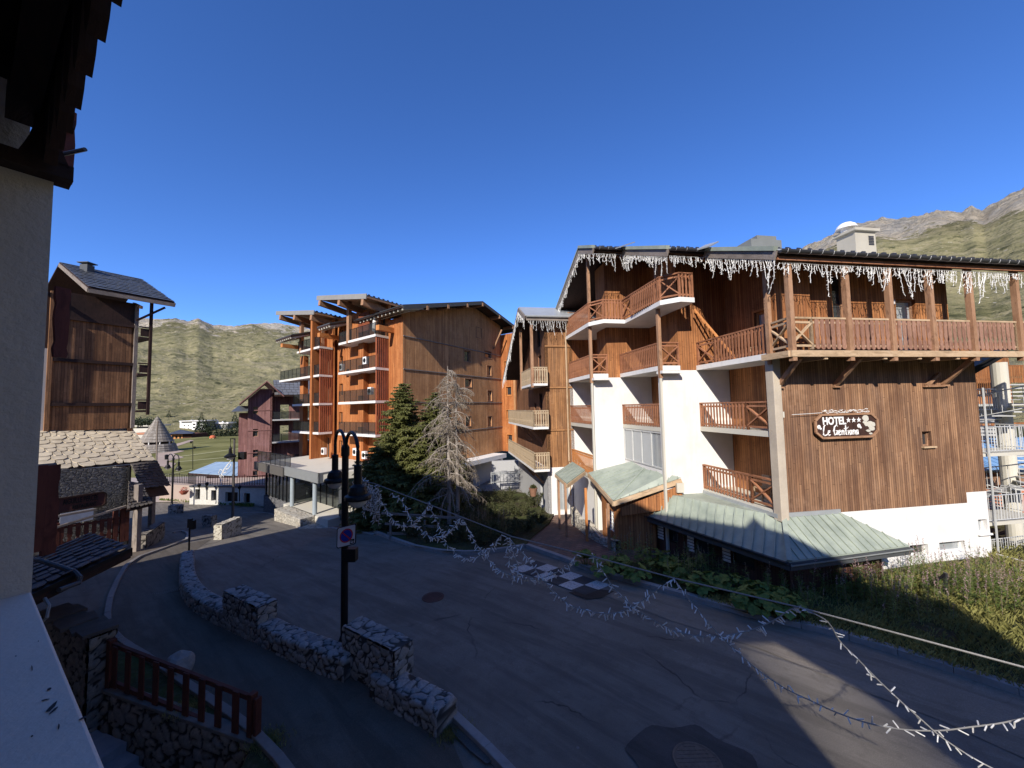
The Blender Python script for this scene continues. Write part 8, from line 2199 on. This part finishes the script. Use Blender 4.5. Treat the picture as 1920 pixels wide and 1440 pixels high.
# far conifers
def conifer(label, x, y, z, H, R, seed):
    global rnd
    keep = rnd; rnd = random.Random(seed); t = thing('far_conifer', label, 'conifer', (x, y, z), 'conifers beyond the lawn'); B = V((x, y, z)); m_ = MB(); m_.tube([B, B + Zv * H * .3], .25, 5); m_.build('trunk', M_BARK, t)
    f_ = MB()
    for i in range(520):
        s = rnd.random() ** 1.3; a = rnd.random() * 6.28; rr__ = R * (1 - s) * (1 + .25 * noise.noise(V((a * 1.5, s * 5, seed)))) * rnd.uniform(.75, 1.1)
        p = B + V((math.cos(a) * rr__ * .75, math.sin(a) * rr__ * .75, H * (.08 + .92 * s))); e = (V((math.cos(a), math.sin(a), rnd.uniform(-.6, .2)))).normalized(); leafquad(f_, p, e, (Zv + rv() * .6).normalized(), R * .5 * (1.1 - s), R * .28)
    f_.build('crown', bpy.data.materials['far_needles'], t); rnd = keep; return t
foliage('far_needles', (.022, .035, .018), (.07, .085, .045), .25, .1)
protos = [conifer('', 0, 0, 0, 13, 3.6, 41), conifer('', 0, 0, 0, 10, 3.4, 42), conifer('', 0, 0, 0, 16, 4.0, 43)]
fc = [(303, 812), (309, 814), (316, 811), (323, 812), (331, 813), (377, 823), (385, 825), (390, 822), (398, 823), (409, 828), (415, 829), (421, 828), (428, 830), (434, 829), (440, 830), (446, 831), (452, 830), (458, 829), (404, 812), (432, 811), (440, 812), (448, 812), (456, 811)]
where = ['just right of the conical tower', 'second right of the conical tower', 'behind the kiosk roof, left', 'behind the kiosk roof, middle', 'left of the white block', 'against the right end of the white block', 'right of the white block', 'before the white-roofed building, left', 'before the white-roofed building, right', 'left in the big clump by the red dome', 'second in the big clump', 'third in the big clump', 'fourth in the big clump', 'fifth in the big clump', 'sixth in the big clump, behind the lantern pole', 'seventh in the big clump', 'eighth in the big clump', 'touching the plum chalet eave', 'behind the white-roofed building', 'in the rear row, left of the lantern pole', 'in the rear row behind the lantern pole', 'in the rear row, right', 'in the rear row at the plum chalet']
for i, (px, py) in enumerate(fc):
    dep = 285 if py > 818 else 345
    p = atY(px, py, dep); o = protos[i % 3] if i < 3 else copy_tree(protos[i % 3]); o.location = p; s_ = rnd.uniform(.85, 1.25); o.scale = (s_, s_, s_); o['label'] = 'distant dark conifer ' + where[i]
# low scrub at the meadow edge right of the tower
for i, (px, py) in enumerate(((262, 798), (270, 796), (280, 797))):
    p = atY(px, py, 200); shrub(p.x, p.y, 5, 3.5, bpy.data.materials['far_needles'], ['distant willow scrub above the flat-roofed hall, left', 'distant willow scrub above the flat-roofed hall, middle', 'distant willow scrub above the flat-roofed hall, right'][i], 'willow scrub', p.z, 500, 1.0, 'willow_scrub', False)
# small things
gr_ = thing('garden_rails', 'weathered wooden rails of a low fence in the garden under the spruces', 'fence', atG(760, 985))
for i, ((x0, y0), (x1, y1)) in enumerate((((716, 962), (868, 972)), ((722, 982), (864, 990)), ((726, 1000), (850, 1004)))):
    m_ = MB(); d_ = atG(800, 1010).y - .2; m_.beam(atY(x0, y0, d_ + 1.2), atY(x1, y1, d_ - .2), .05, .12); m_.build('rail', W_GREYT, gr_)
for px in (730, 795, 860):
    m_ = MB(); p = atG(px, 1014); m_.beam(V((p.x, p.y + .2, p.z)), V((p.x, p.y + .2, p.z + 1.0)), .1, .1, up=(0, 1, 0)); m_.build('post', W_GREYT, gr_)
lp2 = atG(1772, 1136); t = thing('leaning_post', 'dark metal post with a slanting strut on the grass slope', 'post', lp2); m_ = MB(); m_.beam(lp2, lp2 + V((.1, 0, .95)), .07, .07, up=(0, 1, 0)); m_.build('post', M_GUTTER, t); m_ = MB(); m_.beam(lp2 + V((.1, 0, .93)), lp2 + V((-.35, 0, .6)), .05, .05); m_.build('strut', M_BLACK, t)
p = atY(1000, 930, 23.2); t = thing('flower_pot', 'brown flower pot with a small plant at the annex corner', 'flower pot', p); m_ = MB(); m_.lathe(p, [(.16, 0), (.24, .42), (.26, .42), (.26, .48), (.22, .48), (.20, .4)], 14); m_.build('pot', plain('terracotta_pot', (.25, .13, .08), .8), t)
m_ = MB()
for i in range(260): e = (rv() + Zv * .6).normalized(); leafquad(m_, p + Zv * .45 + rv() * .12, e, rv(), .16, .05)
m_.build('plant', F_SHRUB, t)
p = atY(345, 918, 41); t = thing('red_planter', 'round terracotta flower planter on the plaza left of the arched wall', 'planter', p); m_ = MB(); m_.lathe(p - Zv * .5, [(.2, 0), (.38, .25), (.42, .35), (.35, .35)], 12); m_.build('bowl', plain('red_bowl', (.35, .10, .06), .8), t); m_ = MB()
for i in range(110): leafquad(m_, p + rv() * .25 - Zv * .05, (rv() + Zv).normalized(), rv(), .13, .06)
m_.build('flowers', plain('red_flowers', (.45, .12, .08), .7), t)
fb_ = MB()
for i in range(2600):
    a = rnd.random(); px = 300 + 175 * a; py = 936 + 13 * a + rnd.gauss(0, 1.2); p = atG(px, py); leafquad(fb_, V((p.x, p.y, p.z)), (rv() * .5 + Zv).normalized(), rv(), rnd.uniform(.15, .4), .1)
tag(fb_.build('flower_border', F_LEAF), 'low green planting along the foot of the arched wall', 'planting', kind='stuff')
fb_ = MB()
for i in range(700):
    px = rnd.uniform(300, 340); py = 931 + rnd.gauss(0, 1.5); p = atG(px, py); leafquad(fb_, V((p.x, p.y, p.z + .1)), (rv() * .5 + Zv).normalized(), rv(), rnd.uniform(.2, .45), .14)
tag(fb_.build('flower_bed', plain('rust_flowers', (.42, .16, .08), .7)), 'rust-red flower bed by the distant double lamp', 'flowers', kind='stuff')
p = onlawn(312, 862); p = V((p[0], p[1], zl(*p))); m_ = MB(); m_.lathe(p, [(.28, 0), (.32, .9), (.34, .95), (.2, 1.1), (.001, 1.12)], 10); tag(m_.build('litter_bin', M_BLACK), 'small dark litter bin on the pink path', 'litter bin')
# balcony furniture
for (u, v, z, lb) in ((.9, 2.2, 2.31, 'on the lowest balcony beside the stone column'), (-2.4, 10.2, 5.01, 'on the middle balcony of the far bay'), (.9, 2.0, 7.71, 'on the upper balcony under the ladder')):
    t = thing('balcony_chair', 'wooden folding chair ' + lb, 'chair', h(u, v, z), 'balcony chairs'); cm = W_PALE
    m_ = MB(); m_.box(h(u, v, z + .42), HR * .42, HL * .42, (0, 0, .03)); m_.build('seat', cm, t); m_ = MB(); m_.box(h(u + .4, v, z + .45), HR * .03, HL * .42, (0, 0, .45)); m_.build('backrest', cm, t)
    for a, b in ((0, 0), (.38, 0), (0, .38), (.38, .38)): m_ = MB(); m_.box(h(u + a, v + b, z), HR * .035, HL * .035, (0, 0, .42)); m_.build('leg', cm, t)
for (px, py, d_) in ((692, 612, 32.6),):
    p = pt(C0, .7, 1.2, 12.3); m_ = MB(); m_.tube([p, p + Zv * 1.6], .04, 6); m_.build('folded_parasol_pole', M_WHITEP, apt); m_ = MB(); m_.lathe(p + Zv * .5, [(.06, 1.25), (.16, .9), (.22, .2), (.18, 0), (.001, 0)], 10); m_.build('folded_parasol', P_WHITE, apt)
